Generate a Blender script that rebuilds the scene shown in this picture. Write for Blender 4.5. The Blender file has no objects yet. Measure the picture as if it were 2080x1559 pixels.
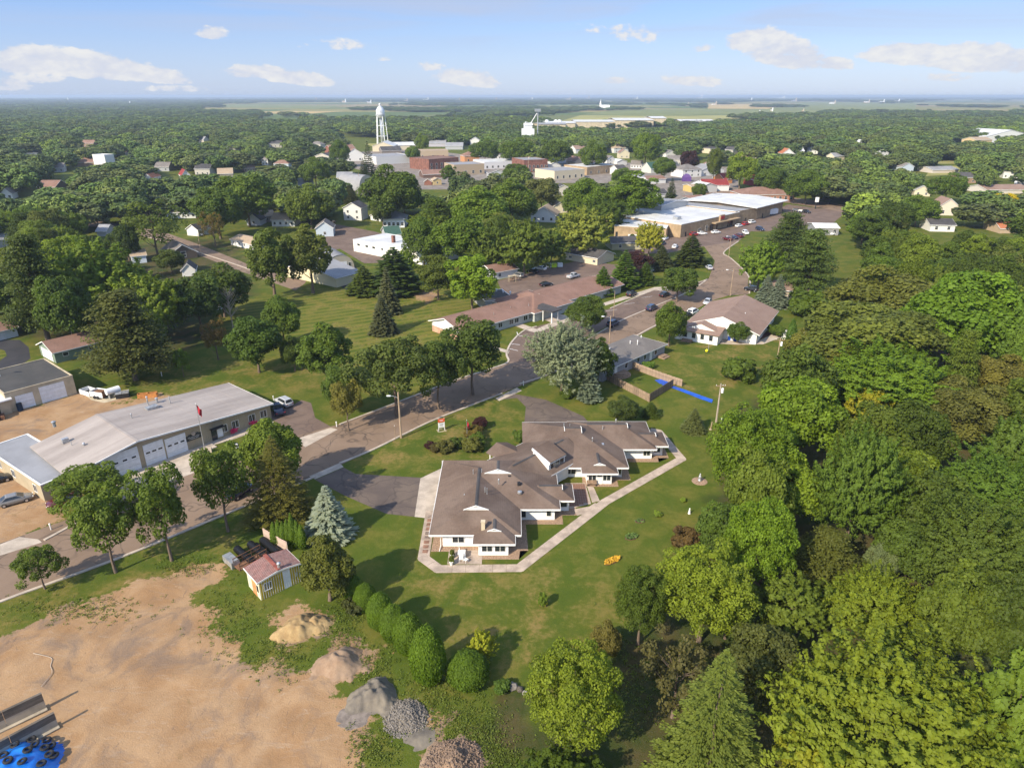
import bpy, bmesh, math, random
import numpy as np
from mathutils import Vector, Matrix
R = math.radians
rnd = random.Random(7)
SC = bpy.context.scene
COL = SC.collection
# ------------------------------------------------------------------ camera, sky, sun, exposure
PW, PH, FPX, HC = 2080, 1559, 1387.0, 57.0
PITCH = math.atan((PH / 2 - 194.5) / FPX)
CP, SP = math.cos(PITCH), math.sin(PITCH)
cam = bpy.data.cameras.new('camera')
cam.sensor_width = 36.0
cam.lens = 36.0 * FPX / PW
cam.clip_start = 1.0
cam.clip_end = 120000.0
camo = bpy.data.objects.new('camera', cam)
COL.objects.link(camo)
camo.location = (0, 0, HC)
camo.rotation_euler = (math.pi / 2 - PITCH, 0, 0)
SC.camera = camo
SUN_AZ = R(47.0)      # direction the shadows run, measured from +x towards +y
SUN_EL = R(35.0)
sl = bpy.data.lights.new('sun', 'SUN')
sl.energy = 2.7
sl.angle = R(0.6)
sl.color = (1.0, 0.89, 0.70)
so = bpy.data.objects.new('sun', sl)
COL.objects.link(so)
ldir = Vector((math.cos(SUN_AZ) * math.cos(SUN_EL), math.sin(SUN_AZ) * math.cos(SUN_EL), -math.sin(SUN_EL)))
so.rotation_euler = ldir.to_track_quat('-Z', 'Y').to_euler()
so.location = (-60, -60, 120)
W = bpy.data.worlds.new('World')
SC.world = W
W.use_nodes = True
class NT:
 """tiny node-tree builder"""
 def __init__(s, tree):
  s.t = tree
  s.n = tree.nodes
  s.l = tree.links
 def node(s, kind, **kw):
  n = s.n.new(kind)
  for k, v in kw.items():
   setattr(n, k, v)
  return n
 def set(s, sock, v):
  if isinstance(v, bpy.types.NodeSocket):
   s.l.new(v, sock)
  elif v is not None:
   if hasattr(sock, 'default_value') and sock.type == 'RGBA' and len(v) == 3:
    v = (*v, 1)
   sock.default_value = v
 def math(s, op, a, b=None, clamp=False):
  n = s.node('ShaderNodeMath', operation=op, use_clamp=clamp)
  s.set(n.inputs[0], a)
  if b is not None:
   s.set(n.inputs[1], b)
  return n.outputs[0]
 def mix(s, f, a, b):
  n = s.node('ShaderNodeMix', data_type='RGBA')
  s.set(n.inputs[0], f)
  s.set(n.inputs[6], a)
  s.set(n.inputs[7], b)
  return n.outputs[2]
 def mul(s, a, b):
  n = s.node('ShaderNodeMix', data_type='RGBA', blend_type='MULTIPLY')
  n.inputs[0].default_value = 1
  s.set(n.inputs[6], a)
  s.set(n.inputs[7], b)
  return n.outputs[2]
 def ramp(s, f, lo, hi, a=0.0, b=1.0, smooth=True):
  n = s.node('ShaderNodeMapRange', clamp=True)
  if smooth:
   n.interpolation_type = 'SMOOTHSTEP'
  s.set(n.inputs[0], f)
  n.inputs[1].default_value = lo
  n.inputs[2].default_value = hi
  n.inputs[3].default_value = a
  n.inputs[4].default_value = b
  return n.outputs[0]
 def noise(s, vec, scale, detail=4, rough=0.55, dist=0.0):
  n = s.node('ShaderNodeTexNoise')
  if vec is not None:
   s.l.new(vec, n.inputs['Vector'])
  n.inputs['Scale'].default_value = scale
  n.inputs['Detail'].default_value = detail
  n.inputs['Roughness'].default_value = rough
  n.inputs['Distortion'].default_value = dist
  return n.outputs['Fac']
 def mapping(s, vec, scale=(1, 1, 1), loc=(0, 0, 0), rot=(0, 0, 0)):
  n = s.node('ShaderNodeMapping')
  s.l.new(vec, n.inputs[0])
  n.inputs['Scale'].default_value = scale
  n.inputs['Location'].default_value = loc
  n.inputs['Rotation'].default_value = rot
  return n.outputs[0]
 def pos(s):
  return s.node('ShaderNodeNewGeometry').outputs['Position']
 def objco(s):
  return s.node('ShaderNodeTexCoord').outputs['Object']
 def attr(s, name):
  n = s.node('ShaderNodeAttribute', attribute_name=name)
  return n
def build_world():
 t = NT(W.node_tree)
 t.n.clear()
 sky = t.node('ShaderNodeTexSky', sky_type='NISHITA')
 sky.sun_disc = False
 sky.sun_elevation = SUN_EL
 # sky sun_rotation: 0 = +Y, clockwise seen from above; the sun stands opposite the shadow direction
 sx, sy = -math.cos(SUN_AZ), -math.sin(SUN_AZ)
 sky.sun_rotation = math.atan2(sx, sy) % (2 * math.pi)
 sky.altitude = 300
 sky.air_density = 1.0
 sky.dust_density = 0.7
 sky.ozone_density = 2.2
 d = t.node('ShaderNodeTexCoord').outputs['Generated']
 sep = t.node('ShaderNodeSeparateXYZ')
 t.l.new(d, sep.inputs[0])
 X, Y, Z = sep.outputs
 hz = t.math('SQRT', t.math('ADD', t.math('MULTIPLY', X, X), t.math('MULTIPLY', Y, Y)))
 el = t.math('MULTIPLY', t.math('ARCTAN2', Z, hz), 57.29578)          # degrees
 az = t.math('MULTIPLY', t.math('ARCTAN2', X, Y), 57.29578)           # degrees clockwise of +Y
 comb = t.node('ShaderNodeCombineXYZ')
 t.l.new(az, comb.inputs[0])
 t.l.new(el, comb.inputs[1])
 ae = comb.outputs[0]
 # ragged cumulus texture in azimuth / elevation
 n1 = t.noise(t.mapping(ae, (0.34, 0.62, 1)), 1.0, 8, 0.6, 0.25)
 n2 = t.noise(t.mapping(ae, (1.1, 2.0, 1), (3, 1, 0)), 1.0, 7, 0.62, 0.2)
 nn = t.math('ADD', t.math('MULTIPLY', n1, 0.6), t.math('MULTIPLY', n2, 0.4))
 # the individual clouds: azimuth, elevation, half width, half height, strength, tilt (el per az deg)
 clouds = []
 for (px, py, wp, hp, st, tl) in [(60, 130, 80, 24, 1, 0), (190, 142, 100, 24, 1, -.06), (310, 156, 62, 15, 1, -.12), (60, 163, 65, 8, .6, 0),
          (18, 176, 36, 12, .8, 0), (355, 182, 50, 7, .6, 0), (520, 150, 60, 14, .85, 0), (605, 162, 66, 15, .95, -.1),
          (430, 71, 30, 13, .8, 0), (690, 93, 95, 12, .5, -.02), (868, 138, 42, 9, .6, 0), (950, 163, 72, 18, .8, -.1),
          (780, 121, 15, 5, .45, 0), (1250, 166, 34, 8, .7, 0), (1400, 168, 68, 11, .7, -.05), (1280, 72, 95, 18, .5, -.1),
          (1425, 100, 26, 8, .6, .1), (1540, 88, 62, 21, 1, 0), (1600, 118, 80, 27, 1, -.15), (1685, 132, 42, 12, .9, -.1),
          (1850, 116, 82, 19, 1, -.05), (1980, 126, 92, 24, 1, -.05), (1900, 161, 72, 8, .6, 0), (2080, 132, 50, 20, 1, 0)]:
  ca = (px - PW / 2) / FPX
  cb = (py - PH / 2) / FPX
  gy, gz = CP - cb * SP, -SP - cb * CP
  clouds.append((math.degrees(math.atan2(ca, gy)), math.degrees(math.atan2(gz, math.hypot(ca, gy))), wp / 25, hp / 20, st, tl))
 clouds += [(-42, 3.0, 4, 1.2, 1, 0), (-49, 2.4, 5, 1.2, 1, 0), (47, 3.0, 4, 1.2, 1, 0)]
 acc = None
 for (a0, e0, wa, we, st, tl) in clouds:
  da = t.math('SUBTRACT', az, a0)
  de = t.math('SUBTRACT', t.math('SUBTRACT', el, e0), t.math('MULTIPLY', da, tl))
  # flat base: below the middle falls off faster
  deb = t.math('MULTIPLY', t.math('MAXIMUM', t.math('MULTIPLY', de, -1.0), 0.0), 0.9)
  dd = t.math('ADD', t.math('ABSOLUTE', de), deb)
  q = t.math('ADD', t.math('POWER', t.math('ABSOLUTE', t.math('DIVIDE', da, wa)), 2.0),
     t.math('POWER', t.math('DIVIDE', dd, we), 2.0))
  m = t.math('MULTIPLY', t.ramp(q, 0.0, 1.7, st, 0.0), 1.0)
  acc = m if acc is None else t.math('MAXIMUM', acc, m)
 # the same kind of cumulus all round the rest of the sky
 farm = t.math('MULTIPLY', t.ramp(el, 0.5, 2.0), t.ramp(el, 5.0, 8.0, 1, 0))
 farm = t.math('MULTIPLY', farm, t.ramp(t.math('ABSOLUTE', az), 46, 56))
 acc = t.math('MAXIMUM', acc, t.math('MULTIPLY', farm, t.ramp(n1, 0.45, 0.6, 0, .9)))
 dens = t.ramp(t.math('ADD', acc, t.math('MULTIPLY', t.math('SUBTRACT', nn, 0.5), 3.2)), 0.32, 0.70)
 dens = t.math('MULTIPLY', dens, t.ramp(acc, 0.02, 0.25))
 # thin cirrus streaks higher up
 c1 = t.noise(t.mapping(ae, (0.035, 0.42, 1), (2.3, 0.4, 0), (0, 0, R(7))), 1.0, 5, 0.55, 0.8)
 cir = t.math('MULTIPLY', t.ramp(c1, 0.42, 0.70, 0, 0.7), t.ramp(el, 2.5, 5.5))
 # the tone of the sky: Nishita, milky blue towards the horizon, deeper above
 hs = t.node('ShaderNodeHueSaturation')
 hs.inputs['Saturation'].default_value = 0.85
 hs.inputs['Value'].default_value = 1.0
 t.l.new(sky.outputs[0], hs.inputs['Color'])
 low = t.mix(t.ramp(el, 0.0, 7.0, smooth=False), (0.88, 1.14, 1.76), (0.31, 0.74, 1.80))
 base = t.mix(t.ramp(el, 5.0, 40.0, 0.85, 0.15), hs.outputs[0], low)
 base = t.mix(cir, base, (1.35, 1.52, 1.95))
 ccol = t.mix(t.ramp(nn, 0.4, 0.66), (1.72, 1.8, 2.05), (2.2, 2.18, 2.15))
 base = t.mix(t.math('MULTIPLY', dens, 0.92), base, ccol)
 bg = t.node('ShaderNodeBackground')
 bg.inputs['Strength'].default_value = 0.15
 t.l.new(base, bg.inputs[0])
 out = t.node('ShaderNodeOutputWorld')
 t.l.new(bg.outputs[0], out.inputs[0])
build_world()
SC.view_settings.view_transform = 'Standard'
SC.view_settings.look = 'None'
SC.view_settings.gamma = 1
SC.view_settings.use_curve_mapping = False
SC.view_settings.exposure = 1.42
cy = SC.cycles
SC.render.engine = 'CYCLES'
cy.max_bounces = 5
cy.diffuse_bounces = 3
cy.glossy_bounces = 2
cy.transmission_bounces = 4
cy.transparent_max_bounces = 4
cy.volume_bounces = 0
cy.use_denoising = True
try:
 cy.denoiser = 'OPENIMAGEDENOISE'
except Exception:
 pass
cy.caustics_reflective = False
cy.caustics_refractive = False
cy.sample_clamp_indirect = 4.0
SC.render.film_transparent = False
# ------------------------------------------------------------------ photograph pixel -> ground helpers
def P(px, py, z=0.0):
 a = (px - PW / 2) / FPX
 b = (py - PH / 2) / FPX
 dy = CP - b * SP
 dz = -SP - b * CP
 t = (z - HC) / dz
 return Vector((a * t, dy * t, z))
def PJ(x, y, z):
 z = z - HC
 d = y * CP - z * SP
 return (PW / 2 + FPX * x / d, PH / 2 + FPX * (-y * SP - z * CP) / d, d)
# ------------------------------------------------------------------ tags, links
def tag(o, label=None, cat=None, group=None, kind=None):
 if label:
  o['label'] = label
 if cat:
  o['category'] = cat
 if group:
  o['group'] = group
 if kind:
  o['kind'] = kind
 return o
def empty(name, loc, rz=0.0, label=None, cat=None, group=None):
 o = bpy.data.objects.new(name, None)
 o.empty_display_size = 0.5
 COL.objects.link(o)
 o.location = loc
 o.rotation_euler = (0, 0, rz)
 return tag(o, label, cat, group)
def link(name, me, parent=None, mats=None):
 o = bpy.data.objects.new(name, me)
 COL.objects.link(o)
 if mats is not None:
  me.materials.clear()
  for m in (mats if isinstance(mats, (list, tuple)) else [mats]):
   me.materials.append(m)
 if parent is not None:
  o.parent = parent
 return o
def copy_tree(o, parent=None):
 c = o.copy()
 COL.objects.link(c)
 if parent is not None:
  c.parent = parent
 for ch in KIDS.get(o.name, [x for x in o.children]):
  copy_tree(ch, c)
 return c
KIDS = {}
def remember(o):
 KIDS[o.name] = list(o.children)
 for c in o.children:
  remember(c)
class MB:
 """collects boxes, prisms, tubes; build() links ONE mesh object"""
 def __init__(s):
  s.v = []
  s.f = []
  s.mi = []
  s.cur = 0
 def face(s, pts, m=None):
  i = len(s.v)
  s.v += [tuple(p) for p in pts]
  s.f.append(list(range(i, i + len(pts))))
  s.mi.append(s.cur if m is None else m)
 def box(s, x0, x1, y0, y1, z0, z1, M=None):
  i = len(s.v)
  c = [(x, y, z) for z in (z0, z1) for y in (y0, y1) for x in (x0, x1)]
  if M is not None:
   c = [tuple(M @ Vector(p)) for p in c]
  s.v += c
  for q in ((0, 2, 3, 1), (4, 5, 7, 6), (0, 1, 5, 4), (2, 6, 7, 3), (0, 4, 6, 2), (1, 3, 7, 5)):
   s.f.append([i + k for k in q])
   s.mi.append(s.cur)
 def prism(s, poly, z0, z1, M=None):
  """vertical prism over a polygon (counter-clockwise)"""
  n = len(poly)
  i = len(s.v)
  pts = [(p[0], p[1], z0) for p in poly] + [(p[0], p[1], z1) for p in poly]
  if M is not None:
   pts = [tuple(M @ Vector(p)) for p in pts]
  s.v += pts
  s.f.append([i + k for k in range(n - 1, -1, -1)])
  s.f.append([i + n + k for k in range(n)])
  for k in range(n):
   k2 = (k + 1) % n
   s.f.append([i + k, i + k2, i + n + k2, i + n + k])
  s.mi += [s.cur] * (n + 2)
 def tube(s, p0, p1, r0, r1=None, n=8, cap=True):
  r1 = r0 if r1 is None else r1
  p0 = Vector(p0)
  p1 = Vector(p1)
  d = (p1 - p0)
  if d.length < 1e-6:
   return
  d.normalize()
  a = d.orthogonal().normalized()
  b = d.cross(a)
  i = len(s.v)
  for p, r in ((p0, r0), (p1, r1)):
   for k in range(n):
    t = 2 * math.pi * k / n
    s.v.append(tuple(p + (a * math.cos(t) + b * math.sin(t)) * r))
  for k in range(n):
   k2 = (k + 1) % n
   s.f.append([i + k, i + k2, i + n + k2, i + n + k])
   s.mi.append(s.cur)
  if cap:
   s.f.append([i + k for k in range(n - 1, -1, -1)])
   s.f.append([i + n + k for k in range(n)])
   s.mi += [s.cur] * 2
 def lathe(s, prof, c=(0, 0, 0), n=16):
  """profile [(r, z)...] turned about z through c"""
  i = len(s.v)
  for (r, z) in prof:
   for k in range(n):
    t = 2 * math.pi * k / n
    s.v.append((c[0] + r * math.cos(t), c[1] + r * math.sin(t), c[2] + z))
  m = len(prof)
  for j in range(m - 1):
   for k in range(n):
    k2 = (k + 1) % n
    s.f.append([i + j * n + k, i + j * n + k2, i + (j + 1) * n + k2, i + (j + 1) * n + k])
    s.mi.append(s.cur)
  s.f.append([i + k for k in range(n - 1, -1, -1)])
  s.f.append([i + (m - 1) * n + k for k in range(n)])
  s.mi += [s.cur] * 2
 def mesh(s, name):
  me = bpy.data.meshes.new(name)
  me.from_pydata(s.v, [], s.f)
  if max(s.mi, default=0) > 0:
   me.polygons.foreach_set('material_index', s.mi)
  me.update()
  return me
 def build(s, name, mats, parent=None, smooth=False):
  me = s.mesh(name)
  if smooth:
   me.polygons.foreach_set('use_smooth', [True] * len(me.polygons))
  return link(name, me, parent, mats)
# ------------------------------------------------------------------ materials
def principled(name):
 m = bpy.data.materials.new(name)
 m.use_nodes = True
 t = NT(m.node_tree)
 b = t.n['Principled BSDF']
 return m, t, b
def mat(name, col, rough=0.8, var=0.12, scale=1.2, metal=0.0, col2=None, spec=0.3, bump=0.0, streak=None):
 """plain surface with mottled wear; col2 = colour of the worn patches"""
 m, t, b = principled(name)
 co = t.objco()
 v = co if streak is None else t.mapping(co, streak)
 n = t.noise(v, scale, 5, 0.6)
 n2 = t.noise(co, scale * 7, 3, 0.6)
 c2 = col2 or tuple(min(1, c * (1 + 2.2 * var)) for c in col)
 c1 = tuple(c * (1 - var) for c in col) if col2 is None else col
 c = t.mix(t.ramp(n, 0.32, 0.68), c1, c2)
 c = t.mul(c, t.mix(n2, (1 - var, 1 - var, 1 - var), (1 + var, 1 + var, 1 + var)))
 t.l.new(c, b.inputs['Base Color'])
 b.inputs['Roughness'].default_value = rough
 b.inputs['Metallic'].default_value = metal
 b.inputs['Specular IOR Level'].default_value = spec
 if bump:
  bp = t.node('ShaderNodeBump')
  bp.inputs['Strength'].default_value = bump
  bp.inputs['Distance'].default_value = 0.05
  t.l.new(n2, bp.inputs['Height'])
  t.l.new(bp.outputs[0], b.inputs['Normal'])
 return m
def objmat(name, rough=0.35, var=0.06, metal=0.0, coat=0.0):
 """colour comes from the object's own colour (car paint, house paint)"""
 m, t, b = principled(name)
 oi = t.node('ShaderNodeObjectInfo')
 n = t.noise(t.objco(), 1.7, 4)
 c = t.mul(oi.outputs['Color'], t.mix(n, (1 - var * 2,) * 3, (1 + var * 2,) * 3))
 t.l.new(c, b.inputs['Base Color'])
 b.inputs['Roughness'].default_value = rough
 b.inputs['Metallic'].default_value = metal
 b.inputs['Coat Weight'].default_value = coat
 return m
M = {}
M['glass'] = mat('window_glass', (0.025, 0.03, 0.035), 0.08, 0.3, 0.6, spec=0.6)
M['trim'] = mat('white_trim', (0.72, 0.71, 0.68), 0.6, 0.05)
M['white_wall'] = mat('white_siding', (0.74, 0.74, 0.73), 0.65, 0.05, 0.7, streak=(0.3, 0.3, 6))
M['white_metal'] = mat('white_metal', (0.72, 0.73, 0.74), 0.4, 0.05)
M['dark'] = mat('black_rubber', (0.018, 0.018, 0.02), 0.6, 0.2, 3)
M['steel'] = mat('galvanised_steel', (0.42, 0.43, 0.44), 0.4, 0.15, 2, metal=0.6)
M['wood'] = mat('weathered_wood', (0.22, 0.15, 0.10), 0.85, 0.25, 2.0, streak=(3, 3, .4))
M['pole'] = mat('pole_wood', (0.30, 0.22, 0.15), 0.9, 0.2, 1.5, streak=(4, 4, .4))
M['concrete'] = mat('concrete', (0.40, 0.335, 0.27), 0.9, 0.12, 0.5, bump=0.2)
M['slab'] = mat('walk_slab', (0.36, 0.285, 0.225), 0.9, 0.16, 0.6, bump=0.2)
M['wallpaint'] = objmat('wall_paint', 0.75, 0.04)
M['carpaint'] = objmat('car_paint', 0.25, 0.02, 0.0, 0.6)
def roofmat(name, c1, c2, course=0.28, stain=(0.085, 0.066, 0.052), st=0.35):
 """shingle roof: courses of tabs in fine relief, grime streaks down the slope"""
 m, t, b = principled(name)
 co = t.pos()
 n = t.noise(co, 0.22, 6, 0.62, 0.4)
 n2 = t.noise(co, 3.2, 4, 0.6)
 n3 = t.noise(t.mapping(co, (1, 1, 1), (9, 3, 0)), 0.55, 4, 0.6)
 sep = t.node('ShaderNodeSeparateXYZ')
 t.l.new(co, sep.inputs[0])
 saw = t.math('FRACT', t.math('DIVIDE', sep.outputs[2], course * 0.36))
 c = t.mix(t.ramp(n, 0.3, 0.7), c1, c2)
 c = t.mix(t.ramp(n3, 0.5, 0.72, 0, st), c, stain)
 c = t.mul(c, t.mix(n2, (0.78,) * 3, (1.22,) * 3))
 c = t.mul(c, t.mix(t.ramp(saw, 0.0, 0.25), (0.86,) * 3, (1.03,) * 3))
 t.l.new(c, b.inputs['Base Color'])
 b.inputs['Roughness'].default_value = 0.9
 b.inputs['Specular IOR Level'].default_value = 0.2
 return m
M['roof_main'] = roofmat('brown_shingles', (0.115, 0.079, 0.06), (0.172, 0.125, 0.098))
M['roof_brown'] = roofmat('reddish_brown_shingles', (0.20, 0.115, 0.085), (0.25, 0.15, 0.115), st=0.25)
M['roof_tan'] = roofmat('tan_brown_shingles', (0.235, 0.155, 0.12), (0.275, 0.19, 0.15), st=0.15)
M['roof_grey'] = roofmat('grey_shingles', (0.15, 0.135, 0.125), (0.20, 0.18, 0.165), st=0.25)
M['roof_dark'] = roofmat('charcoal_shingles', (0.05, 0.048, 0.05), (0.085, 0.08, 0.08), st=0.2)
M['roof_beige'] = roofmat('beige_shingles', (0.33, 0.25, 0.17), (0.38, 0.29, 0.2), st=0.15)
M['roof_red'] = roofmat('red_metal', (0.19, 0.03, 0.03), (0.25, 0.045, 0.04), st=0.1)
M['roof_green'] = mat('green_roof', (0.04, 0.085, 0.06), 0.55, 0.1)
M['roof_white'] = mat('white_membrane', (0.47, 0.47, 0.47), 0.7, 0.10, 0.15, col2=(0.6, 0.6, 0.59))
M['roof_black'] = mat('black_membrane', (0.055, 0.053, 0.05), 0.85, 0.15, 0.25, col2=(0.075, 0.07, 0.065))
M['roof_station'] = mat('pale_roofing', (0.27, 0.232, 0.208), 0.75, 0.10, 0.16, col2=(0.37, 0.322, 0.29), streak=(0.35, 2.4, 1))
M['roof_slate'] = mat('grey_membrane', (0.25, 0.25, 0.26), 0.7, 0.07, 0.2)
M['roof_orange'] = mat('orange_roof', (0.36, 0.13, 0.06), 0.7, 0.1)
M['brick'] = mat('red_brick', (0.165, 0.075, 0.055), 0.9, 0.2, 0.5)
M['brick_tan'] = mat('tan_brick', (0.32, 0.23, 0.14), 0.9, 0.12, 0.4)
M['block'] = mat('tan_block', (0.43, 0.36, 0.25), 0.9, 0.12, 0.35)
M['leafglow'] = None
def ground_sheet(name, px_polys, z, m, kind='structure', world=False, label=None):
 """flat sheet(s) over polygons given in photograph pixels (unprojected to the ground)"""
 bm = bmesh.new()
 for poly in px_polys:
  vs = [bm.verts.new(p if world else P(*p)) for p in poly]
  for v in vs:
   v.co.z = z
  try:
   f = bm.faces.new(vs)
  except ValueError:
   continue
 bmesh.ops.triangulate(bm, faces=bm.faces[:])
 bmesh.ops.recalc_face_normals(bm, faces=bm.faces[:])
 for f in bm.faces:
  if f.normal.z < 0:
   f.normal_flip()
 me = bpy.data.meshes.new(name)
 bm.to_mesh(me)
 bm.free()
 o = link(name, me, None, m)
 o['kind'] = kind
 if label:
  o['label'] = label
 return o
def slab_strip(name, pts, width, z0, z1, m, seg, parent=None, gap=0.03, piece=None):
 """a path of slabs along world points; every slab its own object when piece is given"""
 out = []
 for a, b in zip(pts[:-1], pts[1:]):
  a = Vector((a[0], a[1], 0))
  b = Vector((b[0], b[1], 0))
  d = b - a
  L = d.length
  d.normalize()
  nrm = Vector((-d.y, d.x, 0)) * width / 2
  k = max(1, round(L / seg))
  for i in range(k):
   p = a + d * (L * i / k + gap / 2)
   q = a + d * (L * (i + 1) / k - gap / 2)
   out.append([p - nrm, q - nrm, q + nrm, p + nrm])
 return out
# smooth polyline helper
def smooth(pts, n=6):
 out = []
 for i in range(len(pts) - 1):
  p0 = Vector(pts[max(0, i - 1)])
  p1 = Vector(pts[i])
  p2 = Vector(pts[i + 1])
  p3 = Vector(pts[min(len(pts) - 1, i + 2)])
  for k in range(n):
   t = k / n
   out.append(0.5 * ((2 * p1) + (-p0 + p2) * t + (2 * p0 - 5 * p1 + 4 * p2 - p3) * t * t + (-p0 + 3 * p1 - 3 * p2 + p3) * t ** 3))
 out.append(Vector(pts[-1]))
 return out
# ------------------------------------------------------------------ ground sheet with wear masks
def poly_sdf(X, Y, poly):
 """signed distance (negative inside) of grid points to a polygon, numpy"""
 P_ = np.array([(p[0], p[1]) for p in poly])
 Q_ = np.roll(P_, -1, axis=0)
 d2 = np.full(X.shape, 1e18)
 inside = np.zeros(X.shape, bool)
 for (ax, ay), (bx, by) in zip(P_, Q_):
  ex, ey = bx - ax, by - ay
  L = ex * ex + ey * ey + 1e-9
  t = np.clip(((X - ax) * ex + (Y - ay) * ey) / L, 0, 1)
  d2 = np.minimum(d2, (X - ax - t * ex) ** 2 + (Y - ay - t * ey) ** 2)
  c = ((ay > Y) != (by > Y))
  with np.errstate(divide='ignore', invalid='ignore'):
   xi = (bx - ax) * (Y - ay) / (by - ay + 1e-12) + ax
  inside ^= c & (X < xi)
 d = np.sqrt(d2)
 return np.where(inside, -d, d)
def pxpoly(pts):
 return [P(*p) for p in pts]
DIRT = [[(-60, 1296), (0, 1283), (90, 1250), (190, 1212), (300, 1180), (380, 1146), (432, 1138), (462, 1150), (455, 1178), (422, 1196), (418, 1230),
   (450, 1282), (520, 1330), (570, 1362), (640, 1330), (700, 1290), (745, 1330), (735, 1370), (700, 1395), (690, 1440), (735, 1470),
   (760, 1500), (735, 1540), (700, 1640), (-60, 1700)],
  [(556, 1268), (590, 1225), (668, 1250), (662, 1290), (600, 1310), (560, 1300)],
  [(0, 840), (40, 835), (150, 800), (185, 790), (260, 815), (330, 800), (400, 830), (200, 870), (90, 900), (160, 1000), (110, 1030),
   (130, 1052), (55, 1085), (70, 1098), (0, 1120), (-80, 1130), (-80, 840)],
  [(840, 1440), (900, 1465), (890, 1505), (850, 1510), (820, 1470)],
  [(805, 563), (850, 575), (885, 600), (870, 615), (820, 585)],
  [(1660, 590), (1720, 590), (1750, 606), (1690, 640), (1660, 625)]]
DRY = [[(560, 735), (700, 700), (740, 760), (560, 790), (280, 800), (250, 740), (430, 745)], [(600, 600), (820, 560), (960, 610), (880, 720), (660, 700)],
  [(880, 1180), (1100, 1140), (1260, 1180), (1240, 1330), (1000, 1330), (900, 1260)], [(1380, 690), (1600, 690), (1560, 760), (1400, 790)],
  [(0, 1180), (330, 1090), (470, 1060), (560, 1040), (470, 1130), (260, 1180), (0, 1270)], [(700, 930), (900, 820), (1040, 830), (1000, 930), (760, 970)]]
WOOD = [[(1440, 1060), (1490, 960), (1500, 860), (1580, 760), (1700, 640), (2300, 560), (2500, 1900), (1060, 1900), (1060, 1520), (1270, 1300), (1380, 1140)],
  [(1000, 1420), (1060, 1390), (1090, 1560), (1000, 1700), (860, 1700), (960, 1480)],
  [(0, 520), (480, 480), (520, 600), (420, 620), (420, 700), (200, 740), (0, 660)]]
STRIPE = [[(500, 610), (700, 580), (830, 550), (1000, 600), (900, 700), (850, 790), (560, 720), (420, 660)]]
xs = [0.0]
while xs[-1] < 62:
 xs.append(xs[-1] + 0.6)
st = 0.6
while xs[-1] < 60000:
 st *= 1.11
 xs.append(xs[-1] + st)
xs = np.array(sorted([-x for x in xs[1:]] + xs))
ys = [20.0]
while ys[-1] < 108:
 ys.append(ys[-1] + 0.55)
st = 0.55
while ys[-1] < 60000:
 st *= 1.045
 ys.append(ys[-1] + st)
ys = np.array([-60000, -9000, -1500, -300, -80, -20, 0, 12] + ys)
GX, GY = np.meshgrid(xs, ys)
def vnoise(X, Y, s, seed):
 r = np.random.RandomState(seed)
 tab = r.rand(64, 64)
 x = X / s
 y = Y / s
 xi = np.floor(x).astype(int)
 yi = np.floor(y).astype(int)
 fx = x - xi
 fy = y - yi
 fx = fx * fx * (3 - 2 * fx)
 fy = fy * fy * (3 - 2 * fy)
 g = lambda a, b: tab[b % 64, a % 64]
 return (g(xi, yi) * (1 - fx) + g(xi + 1, yi) * fx) * (1 - fy) + (g(xi, yi + 1) * (1 - fx) + g(xi + 1, yi + 1) * fx) * fy
def mask(polys, soft, wob, seed):
 m = np.zeros(GX.shape)
 near = (np.abs(GX) < 400) & (GY > 10) & (GY < 500)
 x, y = GX[near], GY[near]
 n = (vnoise(x, y, 3.2, seed) - .5) * wob * 2 + (vnoise(x, y, 1.1, seed + 1) - .5) * wob
 v = np.zeros(x.shape)
 for pl in polys:
  d = poly_sdf(x, y, pxpoly(pl)) + n
  v = np.maximum(v, np.clip(0.5 - d / soft, 0, 1))
 m[near] = v
 return m
m_dirt = mask(DIRT, 3.4, 1.9, 1)
m_dry = mask(DRY, 14.0, 6.0, 5)
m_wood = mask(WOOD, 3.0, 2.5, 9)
m_stripe = mask(STRIPE, 6.0, 0.5, 13)
nv = GX.size
nx, ny = len(xs), len(ys)
GZ = np.zeros(GX.shape)
# shallow bumps in the bare lot
nearz = (np.abs(GX) < 70) & (GY > 30) & (GY < 75)
GZ += np.where(nearz, m_dirt * (vnoise(GX, GY, 2.4, 21) - 0.6) * 0.22, 0)
gm = bpy.data.meshes.new('ground')
gm.vertices.add(nv)
gm.vertices.foreach_set('co', np.stack([GX, GY, GZ], -1).astype(np.float32).ravel())
ii = np.arange((ny - 1) * (nx - 1))
r_ = ii // (nx - 1)
c_ = ii % (nx - 1)
a_ = r_ * nx + c_
quads = np.stack([a_, a_ + 1, a_ + nx + 1, a_ + nx], -1).astype(np.int32)
gm.loops.add(quads.size)
gm.loops.foreach_set('vertex_index', quads.ravel())
gm.polygons.add(len(quads))
gm.polygons.foreach_set('loop_start', (np.arange(len(quads)) * 4).astype(np.int32))
gm.polygons.foreach_set('loop_total', np.full(len(quads), 4, np.int32))
gm.update(calc_edges=True)
ca = gm.color_attributes.new('wear', 'FLOAT_COLOR', 'POINT')
ca.data.foreach_set('color', np.stack([m_dirt, m_dry, m_wood, m_stripe], -1).astype(np.float32).ravel())
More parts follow.
